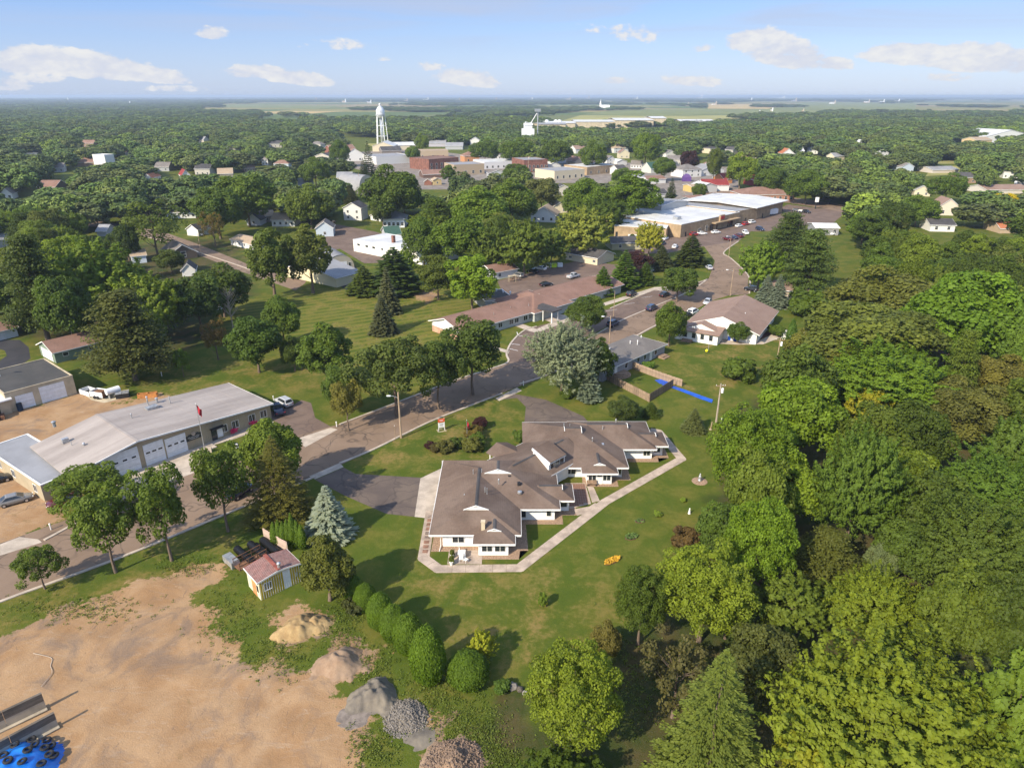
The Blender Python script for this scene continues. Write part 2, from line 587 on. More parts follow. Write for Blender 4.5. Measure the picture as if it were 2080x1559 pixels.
def ground_material():
 m, t, b = principled('ground_turf_and_soil')
 p = t.pos()
 w = t.attr('wear')
 sep = t.node('ShaderNodeSeparateColor')
 t.l.new(w.outputs['Color'], sep.inputs[0])
 dirt, dry, wood = sep.outputs
 stripe = w.outputs['Alpha']
 n_big = t.noise(p, 0.035, 4, 0.55, 0.3)
 n_mid = t.noise(p, 0.22, 5, 0.6, 0.5)
 n_sm = t.noise(p, 1.5, 5, 0.65)
 n_fine = t.noise(p, 7.0, 3, 0.7)
 # turf
 g = t.mix(t.ramp(n_mid, 0.3, 0.72), (0.062, 0.090, 0.011), (0.122, 0.122, 0.019))
 g = t.mix(t.ramp(n_big, 0.35, 0.65, 0, 0.5), g, (0.068, 0.100, 0.012))
 tan = t.math('MULTIPLY', t.ramp(t.math('ADD', t.math('MULTIPLY', n_mid, 0.6), t.math('MULTIPLY', n_sm, 0.4)), 0.46, 0.64),
     t.math('ADD', t.math('MULTIPLY', dry, 0.75), 0.22))
 g = t.mix(tan, g, (0.205, 0.15, 0.05))
 # mowing stripes
 sx = t.node('ShaderNodeTexWave', wave_type='BANDS', bands_direction='X', wave_profile='SIN')
 t.l.new(t.mapping(p, (1, 1, 1), (0, 0, 0), (0, 0, R(62))), sx.inputs['Vector'])
 sx.inputs['Scale'].default_value = 0.105
 sx.inputs['Distortion'].default_value = 0.6
 sx.inputs['Detail Scale'].default_value = 0.3
 band = t.math('MULTIPLY', stripe, t.ramp(sx.outputs['Fac'], 0.3, 0.7, 0, 0.8))
 g = t.mix(band, g, (0.150, 0.145, 0.028))
 g = t.mul(g, t.mix(n_fine, (0.62,) * 3, (1.38,) * 3))
 g = t.mul(g, t.mix(n_sm, (0.82,) * 3, (1.18,) * 3))
 # wood floor: rank weeds and leaf litter
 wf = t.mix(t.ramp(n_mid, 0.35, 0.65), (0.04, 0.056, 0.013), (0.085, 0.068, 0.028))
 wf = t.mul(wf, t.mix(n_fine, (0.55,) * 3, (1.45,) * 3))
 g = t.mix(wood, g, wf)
 # bare soil: warm sand with grey stains and tracks
 wv = t.noise(t.mapping(p, (0.5, 1.6, 1), (0, 0, 0), (0, 0, R(38))), 0.6, 7, 0.68, 1.6)
 s = t.mix(t.ramp(n_mid, 0.3, 0.7), (0.298, 0.174, 0.086), (0.38, 0.247, 0.138))
 s = t.mix(t.ramp(wv, 0.52, 0.75, 0, 0.85), s, (0.38, 0.275, 0.185))
 s = t.mix(t.ramp(t.noise(p, 0.11, 6, 0.68, 1.2), 0.46, 0.66, 0, 0.85), s, (0.195, 0.14, 0.103))
 s = t.mix(t.ramp(t.noise(t.mapping(p, (1, 1, 1), (7, 2, 0)), 0.35, 6, 0.7, 1.5), 0.6, 0.72, 0, 0.7), s, (0.2, 0.135, 0.062))
 s = t.mix(t.ramp(t.noise(t.mapping(p, (1.7, .5, 1), (3, 9, 0), (0, 0, R(70))), 0.5, 7, 0.7, 2.0), 0.60, 0.70, 0, 0.6), s, (0.15, 0.105, 0.08))
 s = t.mul(s, t.mix(n_fine, (0.82,) * 3, (1.16,) * 3))
 # ragged edge: turf tufts creep over soil
 edge = t.math('ADD', dirt, t.math('MULTIPLY', t.math('SUBTRACT', n_sm, 0.5), 1.7))
 dm = t.math('MULTIPLY', t.ramp(edge, 0.36, 0.62), t.ramp(dirt, 0.02, 0.15))
 c = t.mix(dm, g, s)
 # open farmland in the distance: large fields of crops, hay and stubble
 sp2 = t.node('ShaderNodeSeparateXYZ')
 t.l.new(p, sp2.inputs[0])
 vo = t.node('ShaderNodeTexVoronoi', distance='CHEBYCHEV')
 t.l.new(t.mapping(p, (0.0011, 0.0017, 0)), vo.inputs['Vector'])
 vo.inputs['Scale'].default_value = 1.0
 vo.inputs['Randomness'].default_value = 0.75
 vs = t.node('ShaderNodeSeparateColor')
 t.l.new(vo.outputs['Color'], vs.inputs[0])
 fcol = t.mix(t.ramp(vs.outputs[0], 0.45, 0.75), (0.095, 0.13, 0.035), (0.24, 0.21, 0.065))
 fcol = t.mix(t.ramp(vs.outputs[1], 0.72, 0.85), fcol, (0.26, 0.20, 0.09))
 far = t.math('MAXIMUM', t.ramp(sp2.outputs[1], 1150, 1500), 0.0)
 c = t.mix(far, c, fcol)
 t.l.new(c, b.inputs['Base Color'])
 b.inputs['Roughness'].default_value = 0.95
 b.inputs['Specular IOR Level'].default_value = 0.1
 bp = t.node('ShaderNodeBump')
 bp.inputs['Strength'].default_value = 0.5
 bp.inputs['Distance'].default_value = 0.12
 t.l.new(t.math('ADD', n_fine, t.math('MULTIPLY', n_sm, 0.8)), bp.inputs['Height'])
 t.l.new(bp.outputs[0], b.inputs['Normal'])
 return m
ground = link('ground', gm, None, ground_material())
ground['kind'] = 'structure'
# ------------------------------------------------------------------ roads, drives, parking, paths
def asphalt(name, col, col2, crack=0.0, var=0.12):
 m, t, b = principled(name)
 p = t.pos()
 n = t.noise(p, 0.18, 5, 0.6, 0.4)
 nf = t.noise(p, 5.0, 4, 0.7)
 c = t.mix(t.ramp(n, 0.3, 0.7), col, col2)
 c = t.mul(c, t.mix(nf, (1 - var,) * 3, (1 + var,) * 3))
 c = t.mix(t.ramp(t.noise(p, 0.4, 6, 0.7, 1.0), 0.55, 0.72, 0, 0.2), c, tuple(v * .62 for v in col))
 if crack:
  for sc_, off, thr in ((0.10, 0, .035), (0.17, 5, .05)):
   q = t.mapping(p, (1, 1, 1), (off, off * 2, 0))
   wob = t.node('ShaderNodeTexNoise')
   t.l.new(q, wob.inputs['Vector'])
   wob.inputs['Scale'].default_value = 0.25
   mixv = t.node('ShaderNodeMix', data_type='VECTOR')
   mixv.inputs[0].default_value = 0.06
   t.l.new(q, mixv.inputs[4])
   sc2 = t.node('ShaderNodeVectorMath', operation='SCALE')
   t.l.new(wob.outputs['Color'], sc2.inputs[0])
   sc2.inputs['Scale'].default_value = 90
   t.l.new(sc2.outputs[0], mixv.inputs[5])
   v = t.node('ShaderNodeTexVoronoi', feature='DISTANCE_TO_EDGE')
   t.l.new(mixv.outputs[1], v.inputs['Vector'])
   v.inputs['Scale'].default_value = sc_
   sel = t.ramp(t.noise(p, 0.06, 3), 0.40, 0.50)
   k = t.math('MULTIPLY', t.ramp(v.outputs['Distance'], thr * sc_ * 1.6, thr * sc_ * 4.5, 1, 0), sel)
   c = t.mix(t.math('MULTIPLY', k, crack), c, (0.03, 0.028, 0.028))
 t.l.new(c, b.inputs['Base Color'])
 b.inputs['Roughness'].default_value = 0.92
 b.inputs['Specular IOR Level'].default_value = 0.2
 return m
M['road'] = asphalt('road_asphalt', (0.192, 0.133, 0.092), (0.235, 0.166, 0.118), 0.42, 0.08)
M['drive'] = asphalt('drive_asphalt', (0.10, 0.078, 0.068), (0.15, 0.115, 0.092), 0.3, 0.16)
M['black_lot'] = asphalt('fresh_asphalt', (0.036, 0.036, 0.042), (0.052, 0.05, 0.054), 0.0)
M['lot'] = asphalt('lot_asphalt', (0.135, 0.094, 0.074), (0.18, 0.128, 0.10), 0.22)
# main street, two edges in photograph pixels (south edge, north edge)
ROAD_S = [(-220, 1312), (0, 1222), (240, 1134), (440, 1052), (640, 968), (760, 912), (870, 858), (960, 822), (1040, 790), (1100, 768)]
ROAD_N = [(-220, 1170), (0, 1103), (240, 1018), (420, 950), (620, 880), (700, 858), (800, 820), (920, 774), (1000, 748), (1032, 735)]
ground_sheet('road', [ROAD_S + ROAD_N[::-1]], 0.012, M['road'])
# continues past the big pale tree up to the shops
ground_sheet('road', [[(1100, 768), (1140, 752), (1235, 716), (1330, 664), (1390, 640), (1448, 610), (1480, 600), (1520, 598), (1520, 560), (1512, 545), (1485, 525), (1470, 513),
      (1500, 490), (1480, 470), (1430, 500), (1452, 530), (1440, 565), (1400, 592), (1330, 622), (1260, 652), (1175, 700), (1100, 735), (1032, 735)]], 0.020, M['road'])
# parking bay and its loop by the care home
ground_sheet('parking_bay', [[(1032, 735), (1030, 720), (1040, 695), (1065, 672), (1100, 660), (1235, 628), (1345, 583), (1420, 573), (1440, 565), (1400, 592), (1330, 622), (1235, 662), (1150, 706), (1100, 735)]], 0.016, M['lot'])
ground_sheet('parking_lot', [[(1025, 605), (1010, 570), (1110, 545), (1170, 530), (1230, 535), (1275, 540), (1300, 520), (1330, 560), (1225, 590), (1130, 600)]], 0.012, M['lot'])
ground_sheet('parking_lot', [[(1250, 500), (1300, 488), (1435, 470), (1500, 455), (1570, 430), (1600, 415), (1720, 430), (1690, 455), (1600, 460), (1560, 470), (1525, 470), (1500, 490), (1430, 500), (1350, 515), (1270, 515)]], 0.030, M['lot'])
ground_sheet('road', [[(150, 440), (330, 470), (400, 495), (500, 535), (620, 575), (600, 590), (480, 548), (370, 505), (300, 482), (120, 448)],
      ], 0.030, M['road'])
ground_sheet('parking_lot', [[(680, 455), (760, 470), (860, 500), (870, 530), (740, 535), (690, 505), (640, 520), (620, 575), (590, 570), (600, 520), (660, 480)]], 0.024, M['lot'])
ground_sheet('parking_lot', [[(660, 555), (720, 538), (735, 560), (720, 600), (690, 580)]], 0.030, M['black_lot'])
ground_sheet('road', [[(1250, 430), (1420, 395), (1480, 385), (1640, 405), (1740, 420), (1720, 432), (1620, 415), (1480, 395), (1400, 410), (1300, 440)]], 0.040, M['road'])
ground_sheet('driveway', [[(-80, 800), (0, 770), (62, 728), (58, 705), (40, 690), (-80, 690)]], 0.012, M['black_lot'])
ground_sheet('lawn', [[(-60, 745), (0, 732), (14, 722), (10, 712), (0, 709), (-60, 712)]], 0.018, bpy.data.materials['ground_turf_and_soil'])
ground_sheet('driveway', [[(552, 851), (548, 836), (590, 825), (612, 812), (632, 818), (640, 848), (672, 866), (622, 892), (600, 885)]], 0.010, M['lot'])
ground_sheet('driveway', [[(672, 868), (686, 872), (620, 908), (600, 892)], [(1006, 809), (1050, 787), (1060, 793), (1014, 814)], [(628, 967), (690, 940), (698, 948), (640, 973)],
       [(0, 1105), (40, 1090), (78, 1095), (85, 1101), (0, 1128)]], 0.022, M['concrete'])
# home's loop drive: east arm and west arm
ground_sheet('driveway', [[(1012, 812), (1042, 799), (1110, 812), (1185, 845), (1196, 858), (1150, 858), (1065, 858), (1068, 826), (1050, 808)]], 0.010, M['drive'])
ground_sheet('driveway', [[(640, 974), (698, 949), (722, 962), (860, 970), (843, 1049), (785, 1043), (700, 1006)]], 0.010, M['drive'])
ground_sheet('driveway', [[(854, 971), (898, 950), (897, 935), (925, 940), (905, 1000), (900, 1056), (842, 1049)]], 0.014, M['concrete'])
# station apron
ground_sheet('driveway', [[(240, 985), (278, 946), (375, 911), (445, 880), (520, 862), (552, 852), (560, 862), (470, 893), (418, 908), (405, 960), (425, 972), (330, 1010), (250, 1030), (220, 1025), (215, 975)]], 0.010, M['concrete'])
ground_sheet('yard_slab', [[(160, 792), (176, 786), (235, 795), (262, 790), (258, 806), (212, 818), (185, 812)]], 0.014, M['block'])
# far side paths
ground_sheet('footpath', [[(1048, 653), (1090, 668), (1120, 655), (1082, 640), (1110, 633), (1150, 640), (1160, 650), (1090, 676), (1074, 672), (1035, 658)]], 0.022, M['concrete'])
ground_sheet('footpath', [[(1200, 624), (1235, 612), (1330, 583), (1375, 582), (1380, 588), (1330, 590), (1225, 622), (1205, 630)], [(1000, 702), (1035, 712), (1033, 718), (996, 707)]], 0.022, M['concrete'])
ground_sheet('footpath', [[(1420, 690), (1460, 698), (1500, 700), (1550, 699), (1600, 680), (1610, 672), (1592, 668), (1545, 690), (1500, 693), (1440, 686), (1425, 682)]], 0.018, M['concrete'])
ground_sheet('mulch_bed', [[(1438, 684), (1500, 692), (1545, 689), (1590, 668), (1530, 680), (1470, 670)]], 0.014, mat('mulch', (0.09, 0.04, 0.03), 0.95, 0.3, 4))
ground_sheet('footpath', [[(1880, 690), (1930, 712), (2000, 735), (1995, 742), (1920, 722), (1870, 700)], [(1590, 616), (1680, 632), (1676, 640), (1590, 626)]], 0.020, M['lot'])
ground_sheet('footpath', [[(1718, 408), (1728, 420), (1722, 436), (1735, 437), (1742, 425), (1732, 408)]], 0.05, M['concrete'])
# farm fields that read as bands beyond the town
M['field_tan'] = mat('stubble_field', (0.40, 0.29, 0.11), 0.95, 0.1, 0.01)
M['field_green'] = mat('crop_field', (0.15, 0.165, 0.04), 0.95, 0.12, 0.01)
M['field_hay'] = mat('hay_field', (0.27, 0.25, 0.075), 0.95, 0.12, 0.01)
ground_sheet('field', [[(1140, 246), (1350, 249), (1560, 243), (1800, 236), (1560, 233), (1330, 236), (1180, 234)], [(740, 292), (850, 290), (850, 297), (760, 299)]], 0.15, M['field_hay'])
ground_sheet('field', [[(1180, 233), (1330, 235), (1560, 232), (1870, 236), (1870, 226), (1560, 222), (1260, 222)]], 0.15, M['field_green'])
ground_sheet('field', [[(1437, 221), (1560, 221.5), (1660, 214), (1440, 211)], [(460, 231), (630, 231), (700, 226), (480, 227)]], 0.2, M['field_tan'])
ground_sheet('field', [[(1560, 221), (1860, 225), (1860, 208), (1640, 207)], [(430, 218), (640, 222), (700, 215), (450, 212)]], 0.25, M['field_green'])
ground_sheet('lawn', [[(1885, 325), (1950, 325), (1950, 333), (1885, 333)], [(1895, 338), (1990, 336), (1985, 352), (1880, 358)]], 0.06, M['field_hay'])
ground_sheet('town_pavement', [[(660, 316), (760, 306), (850, 303), (960, 316), (1150, 322), (1260, 330), (1500, 340), (1500, 395), (1330, 400), (1250, 372), (1120, 372), (1000, 362), (920, 385), (850, 385), (760, 352), (690, 335)],
       [(690, 352), (720, 350), (760, 395), (730, 400)]], 0.03, asphalt('town_paving', (0.17, 0.14, 0.12), (0.26, 0.225, 0.19), 0.0, 0.15))
# kerbs: a raised concrete band along both street edges
def kerb(pts, w=0.45, h=0.13, z=0.0):
 ws = [P(*p) for p in pts]
 ws = smooth(ws, 5)
 mb = MB()
 for a, b in zip(ws[:-1], ws[1:]):
  d = (b - a)
  d.z = 0
  L = d.length
  if L < 0.05:
   continue
  d.normalize()
  n = Vector((-d.y, d.x, 0)) * w / 2
  mb.prism([(a - n)[:2], (b - n)[:2], (b + n)[:2], (a + n)[:2]], z - 0.05, h)
 o = mb.build('kerb', M['concrete'])
 o['kind'] = 'structure'
kerb([(-220, 1312), (0, 1222), (240, 1134), (440, 1052), (640, 968)])
kerb([(690, 941), (760, 912), (870, 858), (960, 822), (1020, 799)])
kerb([(1056, 780), (1100, 766), (1140, 750), (1235, 714), (1330, 662), (1390, 640)])
kerb([(90, 1097), (240, 1018), (300, 998)])
kerb([(690, 862), (800, 820), (920, 774), (1000, 748), (1032, 735), (1029, 718), (1040, 694), (1065, 671), (1090, 663)])
kerb([(1180, 698), (1260, 652), (1330, 622), (1400, 592), (1438, 566), (1420, 573), (1345, 584), (1240, 626)])
kerb([(1522, 596), (1520, 560), (1485, 525), (1470, 513), (1500, 490)])
kerb([(300, 482), (330, 490), (420, 518), (500, 545), (560, 570)], h=0.15)
# painted parking lines
mk = MB()
for i in range(6):
 x = 1195 + i * 36
 y = 645 - i * 13.5
 p, q = P(x, y), P(x + 22, y - 3)
 d = (q - p).normalized()
 n = Vector((-d.y, d.x, 0)) * 0.06
 mk.face([(p - n).to_tuple()[:2] + (0.024,), (q - n).to_tuple()[:2] + (0.024,), (q + n).to_tuple()[:2] + (0.024,), (p + n).to_tuple()[:2] + (0.024,)])
for (a, b) in [((1048, 681), (1072, 683)), ((1037, 698), (1056, 700)), ((1035, 708), (1052, 712)), ((1052, 681), (1050, 674))]:
 p, q = P(*a), P(*b)
 d = (q - p).normalized()
 n = Vector((-d.y, d.x, 0)) * 0.09
 mk.face([(p - n).to_tuple()[:2] + (0.024,), (q - n).to_tuple()[:2] + (0.024,), (q + n).to_tuple()[:2] + (0.024,), (p + n).to_tuple()[:2] + (0.024,)])
o = mk.build('parking_lines', M['trim'])
o['kind'] = 'structure'
# walk of concrete slabs round the home; every slab a piece
walk = empty('footpath', (0, 0, 0))
walk['kind'] = 'structure'
WALK = [(-12.05, 86.5), (-11.85, 75.2), (-9.6, 72.9), (1.0, 73.1), (14.2, 88.9), (28.9, 102.3), (27.0, 112.6), (25.6, 113.2)]
for q in slab_strip('slab', [Vector((x, y, 0)) for x, y in WALK], 1.55, 0, 0.06, None, 1.7):
 mb = MB()
 mb.prism([p[:2] for p in q], -0.05, 0.045 + rnd.uniform(-.006, .008))
 mb.build('slab', M['slab'], walk)
# corner fillers
mb = MB()
for (x, y) in WALK[1:-1]:
 mb.lathe([(0.8, -0.05), (0.8, 0.034)], (x, y, 0), 14)
mb.build('corner_slab', M['slab'], walk)
for pl in ([(9.2, 86.9), (9.6, 85.2), (12.6, 86.7), (13.6, 88.0), (12.6, 88.6), (11.6, 87.6)], [(11.9, 93.4), (12.9, 93.2), (13.4, 89.2), (12.2, 88.7)],
   [(-8.55, 76.9), (-4.0, 76.9), (-4.0, 73.9), (-8.55, 73.9)]):
 mb = MB()
 mb.prism(pl, -0.05, 0.038)
 mb.build('slab', M['slab'], walk)
# brick patio in the courtyard: courses of pavers
pat = empty('patio', (0, 0, 0))
pat['kind'] = 'structure'
mb = MB()
mb.prism([(8.6, 87.0), (12.0, 88.4), (11.7, 94.4), (8.4, 94.4)], -0.05, 0.03)
mb.build('bed', M['slab'], pat)
pm = mat('patio_paver', (0.20, 0.11, 0.075), 0.9, 0.25, 1.5)
pme = None
for i in range(8):
 for j in range(14):
  x = 8.9 + i * 0.36
  y = 87.9 + j * 0.46
  if y < 87.2 + (x - 8.6) * 0.5 or x > 11.75 - (y - 88) * 0.02:
   continue
  if pme is None:
   b_ = MB()
   b_.box(-.165, .165, -.215, .215, 0, 0.03)
   pme = b_.mesh('paver')
   pme.materials.append(pm)
  o = link('paver', pme, pat)
  o.location = (x, y, 0.03 + rnd.uniform(0, .008))
# stepping stones set in the strip beside the home
for i in range(9):
 b_ = MB()
 x, y = -12.02 + i * 0.028, 85.0 - i * 1.05
 b_.box(x - .36, x + .36, y - .36, y + .36, 0.0, 0.075)
 b_.build('paver', mat('stained_paver_%d' % i, (0.22 - .012 * i, 0.17 - .01 * i, 0.14 - .009 * i), 0.9, 0.3, 2.5) if i in (0, 4, 5) else pm, walk)
# gravel skirts round the home's walls
gv = mat('gravel_skirt', (0.27, 0.18, 0.12), 0.95, 0.25, 5, bump=0.5)
for nm, pl in (('gravel', [(-11.0, 80), (-11.0, 76.6), (-5.4, 76.6), (-5.6, 74.9), (0.9, 74.9), (1.1, 76.8), (2.2, 76.8), (2, 83.0), (7.4, 83.0), (7.4, 85.3), (9.6, 85.3), (9.6, 88), (-8, 88)]),
    ('gravel', [(11.2, 93.3), (16.9, 93.3), (16.9, 95.3), (19.1, 95.3), (19.3, 101.2), (24.8, 101.2), (24.9, 102.6), (26.8, 102.6), (26.8, 106), (12, 106)])):
 o = ground_sheet(nm, [[Vector((x, y, 0)) for x, y in pl]], 0.012, gv, kind='stuff', world=True, label='tan gravel bed along the foot of the white home walls')
 o['category'] = 'gravel'
# ------------------------------------------------------------------ generic building kit
_wincache = {}
def win_meshes(w, h, style):
 k = (round(w, 2), round(h, 2), style)
 if k not in _wincache:
  f = MB()
  b = 0.07
  f.box(-w / 2 - b, -w / 2, -0.06, 0.02, -b, h + b)
  f.box(w / 2, w / 2 + b, -0.06, 0.02, -b, h + b)
  f.box(-w / 2, w / 2, -0.06, 0.02, h, h + b)
  f.box(-w / 2, w / 2, -0.08, 0.02, -b, 0)
  nm = {'s': 0, 'd': 1, 't': 2}.get(style, 0)
  for i in range(nm):
   x = -w / 2 + w * (i + 1) / (nm + 1)
   f.box(x - .035, x + .035, -0.05, 0.02, 0, h)
  if style == 'h':
   f.box(-w / 2, w / 2, -0.05, 0.02, h / 2 - .03, h / 2 + .03)
  fm = f.mesh('window_frame')
  fm.materials.append(M['trim'])
  g = MB()
  g.box(-w / 2, w / 2, -0.03, 0.015, 0, h)
  gm_ = g.mesh('pane')
  gm_.materials.append(M['glass'])
  _wincache[k] = (fm, gm_)
 return _wincache[k]
def window(par, face, pos, sill, w, h, L, D, style='d'):
 fm, g = win_meshes(w, h, style)
 o = link('window', fm, par)
 if face == 'F':
  o.location = (pos, 0, sill)
 elif face == 'L':
  o.location = (0, pos, sill)
  o.rotation_euler = (0, 0, -math.pi / 2)
 elif face == 'R':
  o.location = (L, pos, sill)
  o.rotation_euler = (0, 0, math.pi / 2)
 else:
  o.location = (pos, D, sill)
  o.rotation_euler = (0, 0, math.pi)
 link('pane', g, o)
 return o
def slab(mb, pts, t=0.16):
 """a sloping roof plane given as a solid of thickness t (straight down)"""
 pts = [Vector(p) for p in pts]
 nrm = (pts[1] - pts[0]).cross(pts[2] - pts[0])
 if nrm.z < 0:
  pts = pts[::-1]
 lo = [p - Vector((0, 0, t)) for p in pts]
 mb.face(pts)
 mb.face(lo[::-1])
 n = len(pts)
 for i in range(n):
  j = (i + 1) % n
  mb.face([pts[i], lo[i], lo[j], pts[j]])
def strip(mb, a, b, w, z0, z1):
 """upright board of width w along a->b (xy), outside to the right hand"""
 a = Vector((a[0], a[1], 0))
 b = Vector((b[0], b[1], 0))
 d = (b - a).normalized()
 n = Vector((d.y, -d.x, 0)) * w
 mb.prism([(a + n)[:2], (b + n)[:2], b[:2], a[:2]], z0, z1)
def garage_door(par, face, pos, w, h, L, lights=0, m=None, rows=4):
 """sectional door: panels one above the other, lights in one row"""
 d = empty('garage_door', (0, 0, 0))
 d.parent = par
 if face == 'F':
  d.location = (pos, 0, 0)
 elif face == 'L':
  d.location = (0, pos, 0)
  d.rotation_euler = (0, 0, -math.pi / 2)
 else:
  d.location = (L, pos, 0)
  d.rotation_euler = (0, 0, math.pi / 2)
 mb = MB()
 ph = h / rows
 for i in range(rows):
  mb.box(-w / 2, w / 2, -0.05, 0.0, 0.03 + i * ph, (i + 1) * ph - 0.015)
 mb.box(-w / 2 - .12, -w / 2, -0.09, 0.0, 0, h + .12)
 mb.box(w / 2, w / 2 + .12, -0.09, 0.0, 0, h + .12)
 mb.box(-w / 2, w / 2, -0.09, 0.0, h, h + .12)
 mb.build('panel', m or M['white_metal'], d)
 for i in range(lights):
  g = MB()
  x = -w / 2 + w * (i + .5) / lights
  z = ph * (rows - 2) + ph * .3 if rows > 3 else ph * 1.4
  g.box(x - .34, x + .34, -0.065, -0.045, z, z + .30)
  g.build('pane', M['glass'], d)
 return d
def door(par, face, pos, L, D=0, w=1.0, h=2.1, m=None, z0=0.0):
 mb = MB()
 mb.box(-w / 2, w / 2, -0.05, 0.01, z0, z0 + h)
 o = mb.build('door', m or M['trim'], par)
 if face == 'F':
  o.location = (pos, 0, 0)
 elif face == 'L':
  o.location = (0, pos, 0)
  o.rotation_euler = (0, 0, -math.pi / 2)
 elif face == 'R':
  o.location = (L, pos, 0)
  o.rotation_euler = (0, 0, math.pi / 2)
 return o
KEEP = []          # pixel boxes that trees in front must not hide: (x0, y0, x1, y1, distance)
def house(name, label, cat, A, B, D, h, rise, ridge='x', wall=(.7, .7, .68), roof='roof_grey', over=0.45, mode='base', wins=(), gar=(), doors=(),
   group=None, chim=None, keep=True, wallmat=None, fascia=True, parapet=0.35, auto=None, z0=0.0, keepm=6):
 zz = h if mode == 'eave' else 0.0
 a, b = P(A[0], A[1], zz), P(B[0], B[1], zz)
 a.z = b.z = 0
 u = b - a
 L = u.length
 rz = math.atan2(u.y, u.x)
 root = empty(name, (a.x, a.y, 0), rz, label, cat, group)
 wm = wallmat or M['wallpaint']
 w = MB()
 # walls with gable ends
 if ridge in ('flat', 'hip'):
  w.box(0, L, 0, D, 0, h)
 elif ridge == 'x':
  w.box(0, L, 0, D, 0, h)
  for x0, x1 in ((0, 0.2), (L - 0.2, L)):
   pr = [(0, h), (D, h), (D / 2, h + rise)]
   f0 = [(x0, p[0], p[1]) for p in pr]
   f1 = [(x1, p[0], p[1]) for p in pr]
   w.face(f0[::-1])
   w.face(f1)
 else:
  w.box(0, L, 0, D, 0, h)
  for y0, y1 in ((0, 0.2), (D - 0.2, D)):
   pr = [(0, h), (L, h), (L / 2, h + rise)]
   w.face([(p[0], y0, p[1]) for p in pr])
   w.face([(p[0], y1, p[1]) for p in pr][::-1])
 wo = w.build('wall', wm, root)
 wo.color = (*wall, 1)
 r = MB()
 fa = MB()
 o = over
 if ridge == 'flat':
  r.box(0.22, L - 0.22, 0.22, D - 0.22, h - 0.05, h + 0.06)
  for bx in ((-.03, L + .03, -.03, .22), (-.03, L + .03, D - .22, D + .03), (-.03, .22, .22, D - .22), (L - .22, L + .03, .22, D - .22)):
   fa.box(*bx, h - 0.02, h + parapet)
 elif ridge == 'x':
  s = rise / (D / 2)
  zr = h + rise + 0.14
  ze = zr - s * (D / 2 + o)
  slab(r, [(-o, -o, ze), (L + o, -o, ze), (L + o, D / 2, zr), (-o, D / 2, zr)])
  slab(r, [(-o, D / 2, zr), (L + o, D / 2, zr), (L + o, D + o, ze), (-o, D + o, ze)])
  if fascia:
   fa.box(-o, L + o, -o - 0.03, -o, ze - 0.2, ze + 0.02)
   for x in (-o - .03, L + o):
    for (ya, za, yb, zb) in ((-o, ze, D / 2, zr), (D / 2, zr, D + o, ze)):
     i = len(fa.v)
     fa.v += [(xx, yy, z_ + dz) for xx in (x, x + .03) for (yy, z_) in ((ya, za), (yb, zb)) for dz in (-.2, .02)]
     for q in ((0, 1, 3, 2), (4, 6, 7, 5), (1, 5, 7, 3), (0, 2, 6, 4)):
      fa.f.append([i + k for k in q])
      fa.mi.append(0)
 elif ridge == 'y':
  s = rise / (L / 2)
  zr = h + rise + 0.14
  ze = zr - s * (L / 2 + o)
  slab(r, [(-o, -o, ze), (L / 2, -o, zr), (L / 2, D + o, zr), (-o, D + o, ze)])
  slab(r, [(L / 2, -o, zr), (L + o, -o, ze), (L + o, D + o, ze), (L / 2, D + o, zr)])
  if fascia:
   for x in (-o - .03, L + o):
    fa.box(x, x + .03, -o, D + o, ze - .2, ze + .02)
   for (xa, za, xb, zb) in ((-o, ze, L / 2, zr), (L / 2, zr, L + o, ze)):
    i = len(fa.v)
    fa.v += [(xx, yy, z_ + dz) for yy in (-o - .03, -o) for (xx, z_) in ((xa, za), (xb, zb)) for dz in (-.2, .02)]
    for q in ((0, 2, 3, 1), (4, 5, 7, 6), (1, 3, 7, 5), (0, 4, 6, 2)):
     fa.f.append([i + k for k in q])
     fa.mi.append(0)
 elif ridge == 'hip':
  m_ = min(L, D) / 2
  zr = h + rise + 0.14
  ze = zr - rise / m_ * (m_ + o)
  c = [(-o, -o, ze), (L + o, -o, ze), (L + o, D + o, ze), (-o, D + o, ze)]
  if L >= D:
   p, q = (D / 2, D / 2, zr), (L - D / 2, D / 2, zr)
   slab(r, [c[0], c[1], q, p])
   slab(r, [c[2], c[3], p, q])
   slab(r, [c[3], c[0], p])
   slab(r, [c[1], c[2], q])
  else:
   p, q = (L / 2, L / 2, zr), (L / 2, D - L / 2, zr)
   slab(r, [c[0], c[1], p])
   slab(r, [c[1], c[2], q, p])
   slab(r, [c[2], c[3], q])
   slab(r, [c[3], c[0], p, q])
  if fascia:
   fa.box(-o, L + o, -o - .03, -o, ze - .2, ze + .02)
   fa.box(-o - .03, -o, -o, D + o, ze - .2, ze + .02)
   fa.box(L + o, L + o + .03, -o, D + o, ze - .2, ze + .02)
 ro = r.build('roof', M[roof] if isinstance(roof, str) else roof, root)
 if fa.v:
  fa.build('coping' if ridge == 'flat' else 'fascia', M['trim'] if parapet < .21 or ridge != 'flat' else wm, root).color = (*wall, 1)
 if auto:
  # rows of windows: (storeys, n on front, n on left, n on right, size)
  ns, nf, nl, nr, sz = auto
  for k in range(ns):
   sill = 0.95 + 2.75 * k
   for i in range(nf):
    window(root, 'F', L * (i + .5) / nf, sill, sz, sz * 1.15, L, D, 'h')
   for i in range(nl):
    window(root, 'L', D * (i + .5) / nl, sill, sz, sz * 1.15, L, D, 'h')
   for i in range(nr):
    window(root, 'R', D * (i + .5) / nr, sill, sz, sz * 1.15, L, D, 'h')
 for q in wins:
  f_, t_, sill, ww, hh = q[:5]
  st_ = q[5] if len(q) > 5 else 'd'
  window(root, f_, t_ * (L if f_ in 'FB' else D), sill, ww, hh, L, D, st_)
